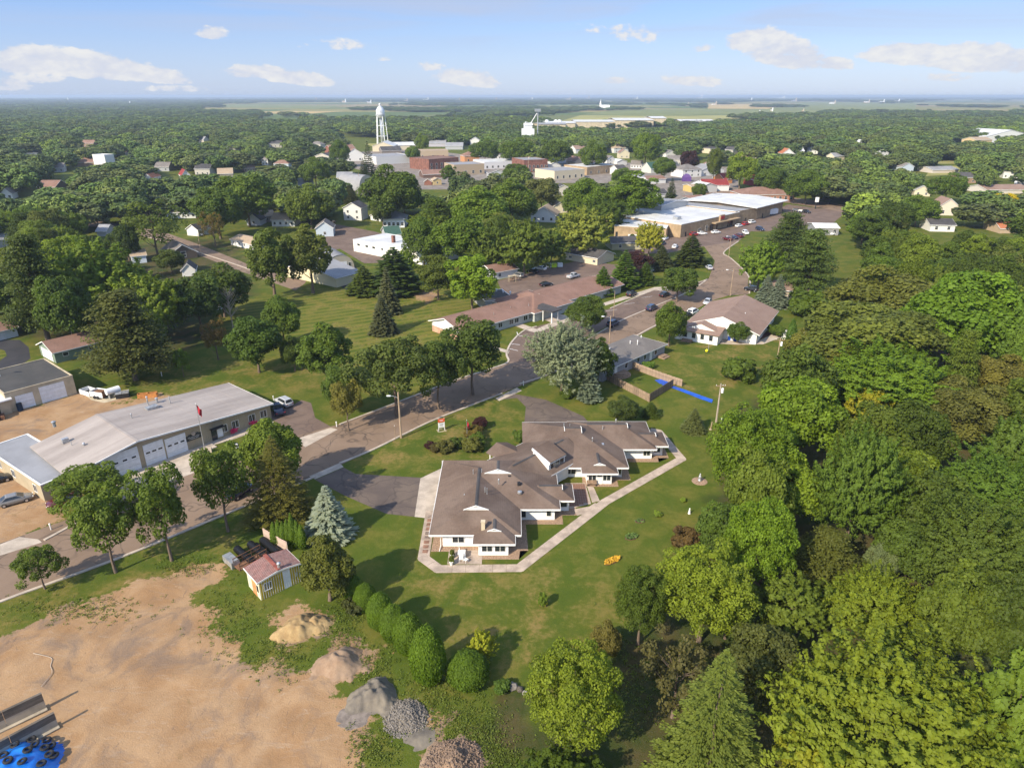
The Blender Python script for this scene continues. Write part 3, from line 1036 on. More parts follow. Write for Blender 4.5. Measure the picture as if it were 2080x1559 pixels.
 for q in gar:
  garage_door(root, q[0], q[1] * (L if q[0] == 'F' else D), q[2], q[3], L, q[4] if len(q) > 4 else 0)
 for q in doors:
  door(root, q[0], q[1] * (L if q[0] == 'F' else D), L, D, m=(q[2] if len(q) > 2 else None))
 if chim:
  x, y, cw, ch, cm = chim
  c_ = MB()
  zt = h + (0 if ridge == 'flat' else rise * .6)
  c_.box(x * L - cw / 2, x * L + cw / 2, y * D - cw / 2, y * D + cw / 2, h - .1, zt + ch)
  c_.box(x * L - cw / 2 - .06, x * L + cw / 2 + .06, y * D - cw / 2 - .06, y * D + cw / 2 + .06, zt + ch, zt + ch + .1)
  c_.build('chimney', cm, ro)
 if keep:
  pts = []
  for (lx, ly) in ((0, 0), (L, 0), (L, D), (0, D)):
   wx = a.x + lx * math.cos(rz) - ly * math.sin(rz)
   wy = a.y + lx * math.sin(rz) + ly * math.cos(rz)
   for z in ((0.3 * h, h + rise) if keep == 2 else (0.65 * h, h + rise * .8)):
    pts.append(PJ(wx, wy, z))
  KEEP.append((min(p[0] for p in pts), min(p[1] for p in pts), max(p[0] for p in pts), max(p[1] for p in pts), min(p[2] for p in pts), label, a.y))
 return root
def pipe(par, x, y, z, h, r=.09, name='vent_pipe', m=None, cap=0):
 mb = MB()
 mb.tube((x, y, z), (x, y, z + h), r, n=8)
 if cap:
  mb.lathe([(r * 1.2, h - .05), (r * cap, h + .02), (r * cap, h + .14), (r * .4, h + .28)], (x, y, z), 10)
 return mb.build(name, m or M['white_metal'], par)
# ------------------------------------------------------------------ the care home in the middle: stepped wings under hip roofs with gablets
home = empty('care_home', (0, 0, 0), 0, 'sprawling white one-storey home with stepped wings under brown gablet roofs', 'care home')
def hip_gablet(par, x0, x1, y0, y1, z0, zr, axis, lo, hi, rm, fascia='lrfb', roofname='roof'):
 """hipped roof over a rectangle. axis = ridge direction; lo / hi = (position of the gablet along the axis, half width; 0 = plain hip)"""
 swap = axis == 'x'
 if swap:
  X0, X1, Y0, Y1 = y0, y1, x0, x1
 else:
  X0, X1, Y0, Y1 = x0, x1, y0, y1
 tr = (lambda p: Vector((p[1], p[0], p[2]))) if swap else (lambda p: Vector(p))
 xm = (X0 + X1) / 2
 s = (zr - z0) / (xm - X0)
 r = MB()
 gas = []
 ends = []
 for (yg, w), ye, sg in ((lo, Y0, 1), (hi, Y1, -1)):
  zg = zr - s * w
  ends.append((yg, w, zg, ye, sg))
 (ya, wa, za, _, _), (yb, wb, zb, _, _) = ends
 left = [(X0, Y0, z0), (xm - wa, ya, za), (xm, ya, zr), (xm, yb, zr), (xm - wb, yb, zb), (X0, Y1, z0)]
 right = [(2 * xm - p[0], p[1], p[2]) for p in left]
 def clean(ps):
  out = []
  for p in ps:
   if not out or (Vector(p) - Vector(out[-1])).length > 1e-4:
    out.append(p)
  return out
 slab(r, [tr(p) for p in clean(left)], 0.14)
 slab(r, [tr(p) for p in clean(right)], 0.14)
 for (yg, w, zg, ye, sg) in ends:
  pl = [(X0, ye, z0), (X1, ye, z0), (xm + w, yg, zg), (xm - w, yg, zg)] if w > 0 else [(X0, ye, z0), (X1, ye, z0), (xm, yg, zr)]
  slab(r, [tr(p) for p in pl], 0.14)
  if w > 0:
   ga = MB()
   gas.append(ga)
   tri = [tr((xm - w * .92, yg - .04 * sg, zg + .0)), tr((xm + w * .92, yg - .04 * sg, zg + .0)), tr((xm, yg - .04 * sg, zr - .02))]
   tri2 = [p + tr((0, .12 * sg, 0)) for p in tri]
   ga.face(tri)
   ga.face(tri2[::-1])
   # bargeboards standing proud of the shingles
   for sx in (-1, 1):
    p, q = tr((xm + sx * w, yg - .12 * sg, zg)), tr((xm, yg - .12 * sg, zr))
    dz = Vector((0, 0, .12))
    th = tr((0, .09 * sg, 0))
    ga.face([p, q, q + dz, p + dz])
    ga.face([p + th, p + th + dz, q + th + dz, q + th])
    ga.face([p + dz, q + dz, q + th + dz, p + th + dz])
 ro = r.build(roofname, rm, par)
 for ga in gas:
  ga.build('gablet', M['trim'], ro)
 # ridge vent
 rv = MB()
 a, b = tr((xm, ya - 0.2 * (wa > 0), zr + .02)), tr((xm, yb + .2 * (wb > 0), zr + .02))
 d = b - a
 if d.length > 1:
  n = Vector((-d.y, d.x, 0)).normalized() * .22
  for sg in (1, -1):
   rv.face([a, b, b + n * sg + Vector((0, 0, -.06)), a + n * sg + Vector((0, 0, -.06))][::sg])
  rv.build('ridge_cap', M['roof_dark'], ro)
 fa = MB()
 c = [(x0, y0), (x1, y0), (x1, y1), (x0, y1)]
 for key, i, j in (('f', 0, 1), ('r', 1, 2), ('b', 2, 3), ('l', 3, 0)):
  if key in fascia:
   strip(fa, c[i], c[j], .05, z0 - .25, z0 + .015)
 fa.build('fascia', M['trim'], ro)
 # soffit
 sf = MB()
 sf.box(x0 + .02, x1 - .02, y0 + .02, y1 - .02, z0 - .2, z0 - .15)
 sf.build('soffit', M['trim'], ro)
 return ro
RM = M['roof_main']
ZE = 2.75
rA = hip_gablet(home, -11.2, 1.25, 76.5, 96.9, ZE, 5.1, 'y', (80.0, 1.75), (90.5, 0), RM, 'lfr')
rB = hip_gablet(home, -11.17, 6.95, 82.7, 97.0, ZE + .01, 5.8, 'y', (88.7, 2.0), (91.5, 0), RM, 'lfr')
rC = hip_gablet(home, 1.2, 9.15, 85.0, 89.6, ZE - .02, 3.95, 'x', (4.0, 0), (7.4, .75), RM, 'fr')
rD = hip_gablet(home, -5.2, 0.45, 74.5, 82.0, ZE - .03, 3.85, 'y', (76.3, .95), (79.3, 0), RM, 'lfr')
rE = hip_gablet(home, 1.8, 18.6, 94.6, 111.0, ZE, 5.8, 'x', (8.9, .9), (11.6, 1.3), RM, 'frb')
rE1 = hip_gablet(home, 11.0, 16.7, 92.8, 100.0, ZE - .03, 3.85, 'y', (94.0, .95), (97.5, 0), RM, 'lfr')
rF = hip_gablet(home, 10.0, 24.3, 100.7, 111.3, ZE + .01, 4.9, 'x', (13.0, 0), (19.9, 1.0), RM, 'frb')
rG = hip_gablet(home, 18.5, 26.5, 101.9, 107.2, ZE - .03, 3.8, 'x', (21.5, 0), (24.6, .8), RM, 'fr')
# slanting middle range between the two wings
Mx = Matrix.Translation((4.6, 95.4, 0)) @ Matrix.Rotation(R(46), 4, 'Z')
sp = MB()
slab(sp, [Mx @ Vector(p) for p in [(-8.0, 0, 5.35), (6.5, 0, 5.35), (7.5, -3.7, 3.05), (-7.5, -3.7, 3.05)]], .14)
slab(sp, [Mx @ Vector(p) for p in [(-8.0, 0, 5.35), (6.5, 0, 5.35), (7.0, 7.3, ZE), (-9.0, 7.3, ZE)]], .14)
rS = sp.build('roof', RM, home)
sf = MB()
strip(sf, (Mx @ Vector((-5, -3.7, 0)))[:2], (Mx @ Vector((6.5, -3.7, 0)))[:2], .05, 2.72, 3.06)
strip(sf, (Mx @ Vector((7, 7.3, 0)))[:2], (Mx @ Vector((-9, 7.3, 0)))[:2], .05, ZE - .3, ZE + .01)
sf.build('fascia', M['trim'], rS)
rc = MB()
for sg in (1, -1):
 q = [Mx @ Vector(p) for p in [(-6.5, 0, 5.38), (5.5, 0, 5.38), (5.5, .2 * sg, 5.3), (-6.5, .2 * sg, 5.3)]]
 rc.face(q[::sg])
rc.build('ridge_cap', M['roof_dark'], rS)
# clerestory box on its near slope: white cheek, roof and a ribbon of glass
cl = MB()
z1, z2 = 6.0, 4.55
slab(cl, [Mx @ Vector(p) for p in [(-1.5, 0.5, z1 + .15), (2.6, 0.5, z1 + .15), (2.6, -3.1, z2 + .35), (-1.5, -3.1, z2 + .35)]], .14)
clo = cl.build('dormer_roof', RM, home)
ck = MB()
ck.face([Mx @ Vector(p) for p in [(-1.42, .4, z1 - .05), (-1.42, .4, 3.2), (-1.42, -2.9, 3.2), (-1.42, -2.9, z2 + .25)]])
ck.face([Mx @ Vector(p) for p in [(2.5, .4, z1 - .05), (2.5, -2.9, z2 + .25), (2.5, -2.9, 3.2), (2.5, .4, 3.2)]])
ck.face([Mx @ Vector(p) for p in [(-1.42, -2.9, 3.2), (2.5, -2.9, 3.2), (2.5, -2.9, z2 + .25), (-1.42, -2.9, z2 + .25)]])
for yy in (.5, -3.1):
 pass
b0, b1 = [(-1.56, .55, z1 + .17), (-1.56, -3.2, z2 + .37)]
ck.face([Mx @ Vector(p) for p in [b0, (b0[0], b0[1], b0[2] - .34), (b1[0], b1[1], b1[2] - .34), b1]])
ck.face([Mx @ Vector(p) for p in [b0, b1, (-1.36, -3.2, z2 + .38), (-1.36, .55, z1 + .18)]])
ck.face([Mx @ Vector(p) for p in [(-1.42, -3.15, z2 + .30), (2.5, -3.15, z2 + .30), (2.5, -3.15, z2 + .12), (-1.42, -3.15, z2 + .12)]])
ck.build('cheek', M['trim'], clo)
for i in range(3):
 g = MB()
 x = -.95 + i * 1.08
 g.face([Mx @ Vector(p) for p in [(x, -2.95, 3.62), (x + .95, -2.95, 3.62), (x + .95, -2.95, 4.5), (x, -2.95, 4.5)]])
 g.build('pane', M['glass'], clo)
# entrance canopy on the far side
M2 = Matrix.Translation((-0.7, 99.6, 0)) @ Matrix.Rotation(R(136), 4, 'Z')
cn = MB()
slab(cn, [M2 @ Vector(p) for p in [(-4, 0, 3.75), (2.6, 0, 3.75), (2.6, 2.5, 2.8), (-4, 2.5, 2.8)]], .14)
slab(cn, [M2 @ Vector(p) for p in [(-4, 0, 3.75), (2.6, 0, 3.75), (2.6, -2.5, 2.8), (-4, -2.5, 2.8)]], .14)
cno = cn.build('canopy', RM, home)
for y in (-2, 2):
 mb = MB()
 q = M2 @ Vector((2.2, y, 0))
 mb.box(q.x - .1, q.x + .1, q.y + .35, q.y + .55, 0, 2.4)
 mb.build('post', M['trim'], home)
# walls of the wings (white siding boxes set in under the eaves)
walls = [(-9.5, .25, 77.8, 96.0), (-4.5, -.5, 75.8, 77.9), (.2, 6.2, 84.15, 96.1), (6.1, 8.45, 86.5, 88.5), (3.2, 17.8, 96.35, 110), (11.9, 15.85, 94.15, 96.4), (17.7, 23.8, 102.4, 110.1), (23.7, 25.85, 103.6, 106.2)]
wallm = mat('white_lap_siding', (0.78, 0.78, 0.77), 0.6, 0.03, 0.8)
for (x0, x1, y0, y1) in walls:
 mb = MB()
 mb.box(x0, x1, y0, y1, 0, 2.3)
 # lap boards on the faces the photograph shows
 k = 0
 z = .15
 while z < 2.2:
  mb.box(x0 - .012, x1 + .012, y0 - .012, y0 + .05, z, z + .012)
  z += .22
 mb.build('wall', wallm, home)
mb = MB()
c8 = [Mx @ Vector(p) for p in [(-7, -2.6, 0), (5.5, -2.6, 0), (5.5, 6.2, 0), (-7, 6.2, 0)]]
mb.prism([p[:2] for p in c8], 0, 2.3)
mb.build('wall', wallm, home)
def hw(x, y, sill, w, h, style='d', face='F'):
 fm, g = win_meshes(w, h, style)
 o = link('window', fm, home)
 o.location = (x, y, sill)
 if face == 'R':
  o.rotation_euler = (0, 0, math.pi / 2)
 link('pane', g, o)
hw(-7.35, 77.79, 0.68, 1.55, 1.2)
hw(-5.0, 77.79, 0.78, .6, 1.1, 's')
hw(-3.35, 75.79, 0.68, 1.35, 1.0)
hw(-1.6, 75.79, 0.68, 1.35, 1.0)
hw(1.45, 84.14, 0.48, 1.1, 1.4, 's')
hw(5.35, 84.14, 0.68, .62, 1.2, 's')
hw(7.6, 86.49, 0.73, 1.1, 1.2, 's')
hw(9.55, 96.34, 0.58, 1.5, 1.3)
hw(12.75, 94.14, 0.68, 1.15, 1.1)
hw(15.05, 94.14, 0.68, 1.15, 1.1)
hw(17.3, 96.34, 0.53, .7, 1.4, 's')
hw(22.9, 102.39, 0.63, 1.1, 1.25)
hw(24.9, 103.59, 0.63, 1.0, 1.3, 's')
hw(0.26, 79.6, .8, 1.6, 1.4, 'd', 'R')
d = door(home, 'F', 13.9, 0)
d.location = (13.9, 94.14, 0)
g = MB()
g.box(-.35, .35, -.08, -.055, 1.35, 1.9)
g.build('door_light', M['glass'], d)
# chimney, vents, pipes, hatches
cb = MB()
cb.box(-4.15, -3.65, 76.9, 77.4, 2.8, 4.5)
cb.box(-4.2, -3.6, 76.85, 77.45, 4.5, 4.58)
cb.build('chimney', M['block'], home)
for (px, py, z, h, cap) in [(833, 457, 4.9, 0, 0)]:
 pass
def onroof(px, py, z, h, r, cap=0, m=None, name='vent_pipe'):
 p = P(px, py, z)
 pipe(home, p.x, p.y, z - .25, h * .6 + .25, r * .7, name, M['steel'], cap)
for q in [(961, 959, 5.0, .9, .1, 0), (978, 956, 5.2, .7, .1, 0), (985, 996, 5.0, 1.0, .1, 0), (989, 1000, 5.0, 1.3, .09, 0), (1013, 979, 5.1, .6, .12, 1.6), (943, 1009, 4.0, .5, .1, 1.4),
   (1131, 894, 4.4, .8, .07, 0), (1146, 864, 5.4, .8, .12, 0), (1158, 863, 5.2, .6, .08, 0), (1225, 869, 4.6, .9, .1, 0), (1252, 856, 4.0, .6, .12, 1.5), (1204, 893, 4.9, .5, .1, 1.5)]:
 onroof(*q)
for (px, py, z) in [(1035, 966, 4.9), (1054, 980, 4.7), (1070, 940, 4.4), (1172, 881, 5.1)]:
 p = P(px, py, z)
 mb = MB()
 mb.box(p.x - .22, p.x + .22, p.y - .22, p.y + .22, z - .35, z + .12)
 mb.build('roof_vent', M['dark'], home)
p = P(1056, 997, 4.2)
mb = MB()
mb.lathe([(.34, -.1), (.34, .2), (.1, .3)], (p.x, p.y, 4.0), 12)
mb.build('roof_vent', M['steel'], home)
p = P(1224, 901, 4.0)
mb = MB()
mb.box(p.x - .35, p.x + .3, p.y - .3, p.y + .3, 3.5, 4.1)
mb.build('roof_vent', M['steel'], home)
# white downpipe at the left corner, gutters
mb = MB()
mb.tube((-9.75, 77.7, 2.5), (-9.75, 77.7, .3), .06)
mb.tube((-9.75, 77.7, .3), (-9.85, 76.6, .08), .06)
mb.build('downpipe', M['trim'], home)
for o in home.children:
 if o.name.split('.')[0] in ('roof', 'dormer_roof', 'canopy', 'chimney', 'vent_pipe', 'roof_vent'):
  o.location = (0, .45, -.3)
KEEP.append((855, 850, 1395, 1170, 90, 'the white care home', 80))
# ------------------------------------------------------------------ the town works garage with three big doors (left)
A0, B0 = P(150, 1003), P(552.3, 849.5)
u = B0 - A0
SL = u.length
srz = math.atan2(u.y, u.x)
stn = empty('works_garage', (A0.x, A0.y, 0), srz, 'long tan works garage with pale low gable roof and white overhead doors', 'garage')
SMi = Matrix.Rotation(-srz, 4, 'Z') @ Matrix.Translation(-A0)
def sloc(px, py, z):
 return SMi @ P(px, py, z)
SD = sloc(463, 778, 3.3).y
ribm = mat('tan_ribbed_metal', (0.36, 0.30, 0.205), 0.6, 0.06, 0.4)
xr = sloc(268, 890, 5.0).x
zl, zm, zh = 3.2, 5.1, 3.1
w = MB()
w.face([(0, 0, 0), (SL, 0, 0), (SL, 0, zh), (xr, 0, zm), (0, 0, zl)])
w.face([(SL, 0, 0), (SL, SD, 0), (SL, SD, zh), (SL, 0, zh)])
w.face([(0, 0, 0), (0, 0, zl), (0, SD, zl), (0, SD, 0)])
w.face([(0, SD, 0), (0, SD, zl), (xr, SD, zm), (SL, SD, zh), (SL, SD, 0)])
w.build('wall', ribm, stn)
x = .2
doorx = []
# door positions measured on the wall foot
D3 = (sloc(336, 925, 0).x, sloc(375, 911, 0).x)
D2 = (sloc(287, 937, 0).x, sloc(328, 926, 0).x)
D1 = (sloc(206, 972, 0).x, sloc(277, 944, 0).x)
while x < SL:
 if not any(a - .2 < x < b + .2 for a, b in (D1, D2, D3)):
  top = zl + (zm - zl) * x / xr if x < xr else zm + (zh - zm) * (x - xr) / (SL - xr)
  rb = MB()
  rb.box(x, x + .07, -.045, 0.0, 0.02, top - .1)
  rb.build('rib', ribm, stn)
 x += .42
rf = MB()
ov = .35
slab(rf, [(-ov, -ov * 2, zl + .1), (xr, -ov * 2, zm + .15), (xr, SD + ov, zm + .15), (-ov, SD + ov, zl + .1)], .18)
slab(rf, [(xr, -ov * 2, zm + .15), (SL + ov, -ov * 2, zh + .12), (SL + ov, SD + ov, zh + .12), (xr, SD + ov, zm + .15)], .18)
srf = rf.build('roof', M['roof_station'], stn)
fa = MB()
for (xa, za, xb, zb) in ((-ov, zl + .1, xr, zm + .15), (xr, zm + .15, SL + ov, zh + .12)):
 fa.face([(xa, -.74, za + .03), (xa, -.74, za - .22), (xb, -.74, zb - .22), (xb, -.74, zb + .03)])
 fa.face([(xa, -.74, za + .03), (xb, -.74, zb + .03), (xb, -.6, zb + .03), (xa, -.6, za + .03)])
fa.box(SL + ov, SL + ov + .04, -.74, SD + ov, zh - .1, zh + .15)
fa.build('fascia', M['trim'], srf)
seam = MB()
seam.box(xr - .25, xr + .25, -.7, SD + ov, zm + .12, zm + .19)
for i in range(9):
 xx = xr + 2 + i * (SL - xr - 3) / 9
 zz = zm + (zh - zm) * (xx - xr) / (SL - xr) + .15
 seam.box(xx - .03, xx + .03, -.6, SD + .3, zz - .04, zz + .02)
seam.build('seam', M['roof_station'], srf)
for (a, b), hh, nl in ((D1, 4.0, 4), (D2, 3.7, 3), (D3, 3.4, 3)):
 garage_door(stn, 'F', (a + b) / 2, abs(b - a), hh, SL, nl)
for (px, py) in [(460, 878), (481, 868), (516, 856), (541, 848)]:
 xx = sloc(px, py, 1.0).x
 window(stn, 'F', xx, .9, 1.25, 1.35, SL, SD, 'd')
dx = sloc(440, 890, 0).x
door(stn, 'F', dx - .5, SL, m=M['glass'], w=1.0, h=2.2)
mb = MB()
mb.box(dx + .1, dx + 1.1, -.12, -.02, .3, 2.0)
mb.build('notice_case', M['white_metal'], stn)
mb = MB()
mb.box(dx - 1.2, dx + 1.3, -1.0, -.02, 2.35, 2.45)
mb.build('door_canopy', M['dark'], stn)
# name board: dark plaque with a pale emblem above
sx = sloc(390, 884, 2.2).x
sg = MB()
sg.prism([(-1.35, -.0), (1.35, -.0), (1.35, .0), (-1.35, 0)], 0, 0.01)
sg = MB()
sg.box(-1.4, 1.4, -.12, -.03, 0, .95)
sg.box(-.9, .9, -.12, -.03, .95, 1.12)
so_ = sg.build('name_board', mat('sign_dark', (.03, .033, .03), .5, .1), stn)
so_.location = (sx, 0, 1.65)
em = MB()
em.lathe([(.02, -.02), (.36, -.02), (.36, .02), (.02, .02)], (0, 0, 0), 18)
em.lathe([(.02, .0), (.2, .0), (.2, .04), (.02, .04)], (0, 0, 0), 14)
eo = em.build('emblem', M['concrete'], so_)
eo.rotation_euler = (math.pi / 2, 0, 0)
eo.location = (0, -.15, 1.15)
# two lines of pale lettering too small to read in the photograph: strokes of uneven length
for z, ww in ((.5, 2.1), (.18, 1.6)):
 lt = MB()
 xx = -ww / 2
 while xx < ww / 2:
  l = rnd.uniform(.06, .13)
  hh = rnd.uniform(.12, .2)
  lt.box(xx, xx + .035, -.135, -.118, z, z + hh)
  lt.box(xx, xx + l, -.135, -.118, z + hh - .035, z + hh)
  if rnd.random() < .5:
   lt.box(xx, xx + l, -.134, -.118, z, z + .035)
  xx += l + .06
 lt.build('lettering', M['trim'], so_)
# roof furniture
for (px, py, z, r, h, cap) in [(110, 862, 3.9, .28, .45, 1.4), (186, 868, 4.4, .07, .5, 0), (300, 818, 5.0, .12, 1.1, 1.6), (345, 815, 4.7, .11, 1.0, 0), (267, 846, 5.2, .1, .4, 1.4), (318, 812, 4.9, .2, .25, 1.5), (171, 906, 4.1, .18, .4, 1.3), (146, 905, 4.0, .07, .9, 0)]:
 q = sloc(px, py, z)
 pipe(stn, q.x, q.y, z - .4, h + .4, r, 'vent_pipe', M['steel'], cap)
for (px, py, z, s_) in [(308, 828, 4.75, 1.0), (216, 860, 4.75, .45), (132, 893, 4.5, .5)]:
 q = sloc(px, py, z)
 mb = MB()
 mb.box(q.x - s_, q.x + s_, q.y - s_ * .6, q.y + s_ * .6, z - .5, z + .3)
 mb.build('roof_unit', M['steel'], stn)
for (fx, fy) in ((485, 880), (519, 862)):
 q = sloc(fx, fy, .7)
 fl = MB()
 for i in range(60):
  a = rnd.uniform(0, 6.28)
  r_ = rnd.uniform(0, .55)
  c = Vector((q.x + r_ * math.cos(a) * 1.5, -.5 + r_ * math.sin(a), .75 + rnd.uniform(-.35, .3)))
  e1 = Vector((rnd.gauss(0, 1), rnd.gauss(0, 1), rnd.gauss(0, 1))).normalized() * .14
  e2 = e1.orthogonal().normalized() * .14
  fl.face([c - e1 - e2, c + e1 - e2, c + e1 + e2, c - e1 + e2], i % 3)
 fo = fl.build('flower_basket', [mat('pink_petals', (.55, .03, .10), .7, .2), mat('red_petals', (.45, .03, .02), .7, .2), mat('basket_leaves', (.05, .10, .02), .8, .2)], stn)
 mb = MB()
 mb.tube((q.x, -.5, 0), (q.x, -.5, .7), .05)
 mb.build('stand', M['steel'], stn)
KEEP.append((20, 780, 560, 1000, 100, 'the tan works garage', 95))
# low annex
house('garage_annex', 'low grey flat-roofed annex joined to the left end of the works garage', 'annex', (92, 1018), (182, 981), 20.5, 2.75, 0, 'flat', wall=(.36, .30, .2), roof='roof_slate',
  wallmat=ribm, parapet=.16, wins=[('F', .3, .9, 1.2, 1.3), ('L', .12, .9, 1.1, 1.2), ('L', .5, .9, 1.1, 1.2), ('L', .75, .9, 1.1, 1.2)], keep=False)
# black-roofed block garage beyond
bg_ = house('block_garage', 'tan block garage with black flat roof and two white overhead doors', 'garage', (20, 838), (157, 799), 15.5, 3.9, 0, 'flat', roof='roof_black', wallmat=M['block'], parapet=.25,
   gar=[('F', .66, 4.3, 3.3), ('F', .25, 2.8, 2.8)])
house('machine_shed', 'lean-to shed with pale metal roof and open front beside the block garage', 'shed', (-70, 866), (26, 838), 9.5, 2.9, .5, 'x', wallmat=M['block'], roof='roof_white',
  gar=[], doors=[('F', .6, M['dark']), ('F', .7, M['dark'])])
house('long_garage', 'green-sided long garage with brown gable roof and white end wall', 'garage', (115, 738), (232, 708), 9.0, 2.7, 1.7, 'x', wall=(.17, .22, .165), roof='roof_brown',
  wins=[('F', .18, 1.3, 1.1, .8, 's'), ('F', .62, 1.3, 1.1, .8, 's')], chim=None, gar=[('L', .5, 6.0, 2.3)])
house('garage', 'white garage with brown roof at the black drive, left edge', 'garage', (-40, 702), (38, 682), 7.5, 2.4, 1.4, 'x', wall=(.66, .70, .74), roof='roof_brown', gar=[('F', .4, 4.6, 2.1)])
LAND = [((777, 240), 'the water tower'), ((1072, 270), 'the white grain elevator'), ((1225, 222), 'the far white church'), ((228, 325), 'the white tower block'), ((300, 362), 'the orange-roofed house'), ((379, 356), 'the dark-red-roofed house'),
  ((458, 352), 'the tan bungalow'), ((538, 328), 'the white house with a cupola'), ((698, 302), 'the brick store at the left end of town'), ((900, 330), 'the red brick block'), ((1090, 336), 'the two-storey red brick store'),
  ((1020, 330), 'the white-roofed stores'), ((1220, 345), 'the low tan brick store'), ((1404, 350), 'the big white hip-roofed house'), ((1560, 396), 'the long brick bank'), ((1542, 366), 'the dark red barn'), ((1920, 425), 'the cream gabled house'),
  ((2038, 415), 'the bright yellow tree'), ((1920, 345), 'the blue-roofed pavilion'), ((2040, 272), 'the big white metal warehouse'), ((1750, 290), 'the tiny white house'), ((1680, 465), 'the grey metal building'), ((722, 430), 'the two-storey white house'),
  ((574, 448), 'the beige-roofed two-storey house'), ((366, 515), 'the dark brown gabled house'), ((95, 380), 'the dark brown bungalow'), ((16, 395), 'the pale left-edge house'), ((1210, 250), 'the long white factory'), ((370, 425), 'the large grey-roofed house'),
  ((1945, 650), 'the tree by the curving footpath'), ((1300, 455), 'the tan shop end wall'), ((1098, 435), 'the steep tan-roofed house'), ((1622, 308), 'the blue-white roofed house'), ((20, 480), 'the dark grey left-edge house'), ((1850, 560), 'the brownish olive tree'),
  ((800, 450), 'the blue-grey roofed house'), ((1760, 1000), 'the dark pointed tree in the wood'), ((1690, 1130), 'the olive pine in the wood'), ((1560, 1330), 'the dull olive round tree'), ((1970, 1250), 'the leafless brush')]
# ------------------------------------------------------------------ the rest of the buildings
WH, CRM, TAN, GRY, BLU = (.62, .615, .59), (.56, .49, .35), (.36, .28, .19), (.36, .37, .38), (.44, .5, .56)
DKB, BRN = (.10, .075, .055), (.26, .17, .11)
def mpp(y):
 """metres per photograph pixel at ground row y"""
 return PJ(0, P(1040, y).y, 0)[2] / FPX
# care home with the long brown roof
D1_ = (P(871, 652, 2.8) - P(937, 672, 2.8)).length
nh = house('nursing_home', 'long brown-roofed home with white gable end and black porch canopy', 'nursing home', (937, 672), (1122, 620), D1_, 2.8, 1.9, 'x', wall=(.40, .42, .40), roof='roof_brown', over=.7, mode='eave',
   wins=[('F', t, .8, 1.4, 1.2, 'd') for t in (.4, .52, .58, .68, .74, .82)])
gl = MB()
gl.box(-.12, -.02, .6, D1_ - .6, 1.6, 2.75)
gl.face([(-.06, .3, 2.75), (-.06, D1_ / 2, 4.5), (-.06, D1_ - .3, 2.75)])
gl.build('gable_end', M['trim'], nh)
bk = MB()
bk.box(-.2, -.03, .3, D1_ - .3, 0, 1.5)
bk.build('brick_base', mat('tan_pink_brick', (.42, .25, .17), .9, .15, .6), nh)
for q in [(1003, 668, 3.6), (942, 650, 4.3), (986, 655, 4.2), (1037, 650, 4.4), (1074, 645, 4.2), (1071, 613, 4.6), (1032, 627, 4.0)]:
 p = P(q[0] - 0, q[1] - 28, q[2])
 lp = Matrix.Rotation(-nh.rotation_euler.z, 4, 'Z') @ (p - nh.location)
 if 0 < lp.x < 40 and 0 < lp.y < D1_:
  pipe(nh, lp.x, lp.y, 3.2, 1.2, .06, m=M['steel'])
# porch with black roof on posts
pc = [P(1083, 624, 3.3), P(1122, 634, 3.2), P(1142, 627, 3.3), P(1102, 615, 3.9)]
pm_ = MB()
nhi = Matrix.Rotation(-nh.rotation_euler.z, 4, 'Z') @ Matrix.Translation(-nh.location)
slab(pm_, [nhi @ p for p in pc], .25)
po = pm_.build('porch_roof', M['roof_dark'], nh)
for t_ in [(0.05, .0), (.5, 0), (.95, 0), (.95, .6)]:
 a = pc[0].lerp(pc[1], t_[0]).lerp(pc[3].lerp(pc[2], t_[0]), t_[1] + .06)
 q = nhi @ a
 mb = MB()
 mb.box(q.x - .12, q.x + .12, q.y - .12, q.y + .12, 0, 3.0)
 mb.build('post', M['trim'], nh)
house('nursing_home_wing', 'rear wing of the brown-roofed home running up to the three cone trees', 'wing', (1118, 618), (1262, 577), 13.0, 2.8, 1.9, 'x', wall=(.40, .40, .38), roof='roof_brown', over=.7, mode='eave')
house('nursing_home_link', 'hip-roofed corner block behind the black porch canopy', 'wing', (1086, 634), (1160, 612), 17.0, 2.78, 2.3, 'hip', wall=(.40, .42, .40), roof='roof_brown', over=.7, mode='eave')
kb = house('kitchen_block', 'dark flat-roofed block with white vents behind the bright green tree', 'annex', (985, 612), (1045, 606), 11, 2.9, 0, 'flat', wall=(.3, .3, .29), roof='roof_black', parapet=.1, mode='eave')
for (x, y) in ((8, 7), (9.5, 5), (6.5, 9), (4, 6)):
 pipe(kb, x, y, 2.9, .6, .25, 'roof_vent', M['white_metal'], 1.3)
house('garage', 'white garage with brown roof beside the parked cars behind the brown-roofed home', 'garage', (1003, 569), (1051, 560), 9, 2.6, 1.5, 'x', wall=WH, roof='roof_brown', wins=[('F', .25, .9, 1, 1)])
house('clinic_garage', 'low cream building with dark grey roof behind the car park dumpsters', 'garage', (1149, 527), (1213, 539), 10.5, 2.7, 1.9, 'x', wall=CRM, roof='roof_dark', wins=[('F', .15, .9, 1.2, .9), ('F', .9, .9, 1.2, .9)])
house('house', 'low tan house with grey roof behind the yellow-green tree by the shops', 'house', (1242, 508), (1312, 506), 10, 2.8, 1.6, 'x', wall=(.44, .4, .25), roof='roof_dark', auto=(1, 2, 0, 0, 1.0))
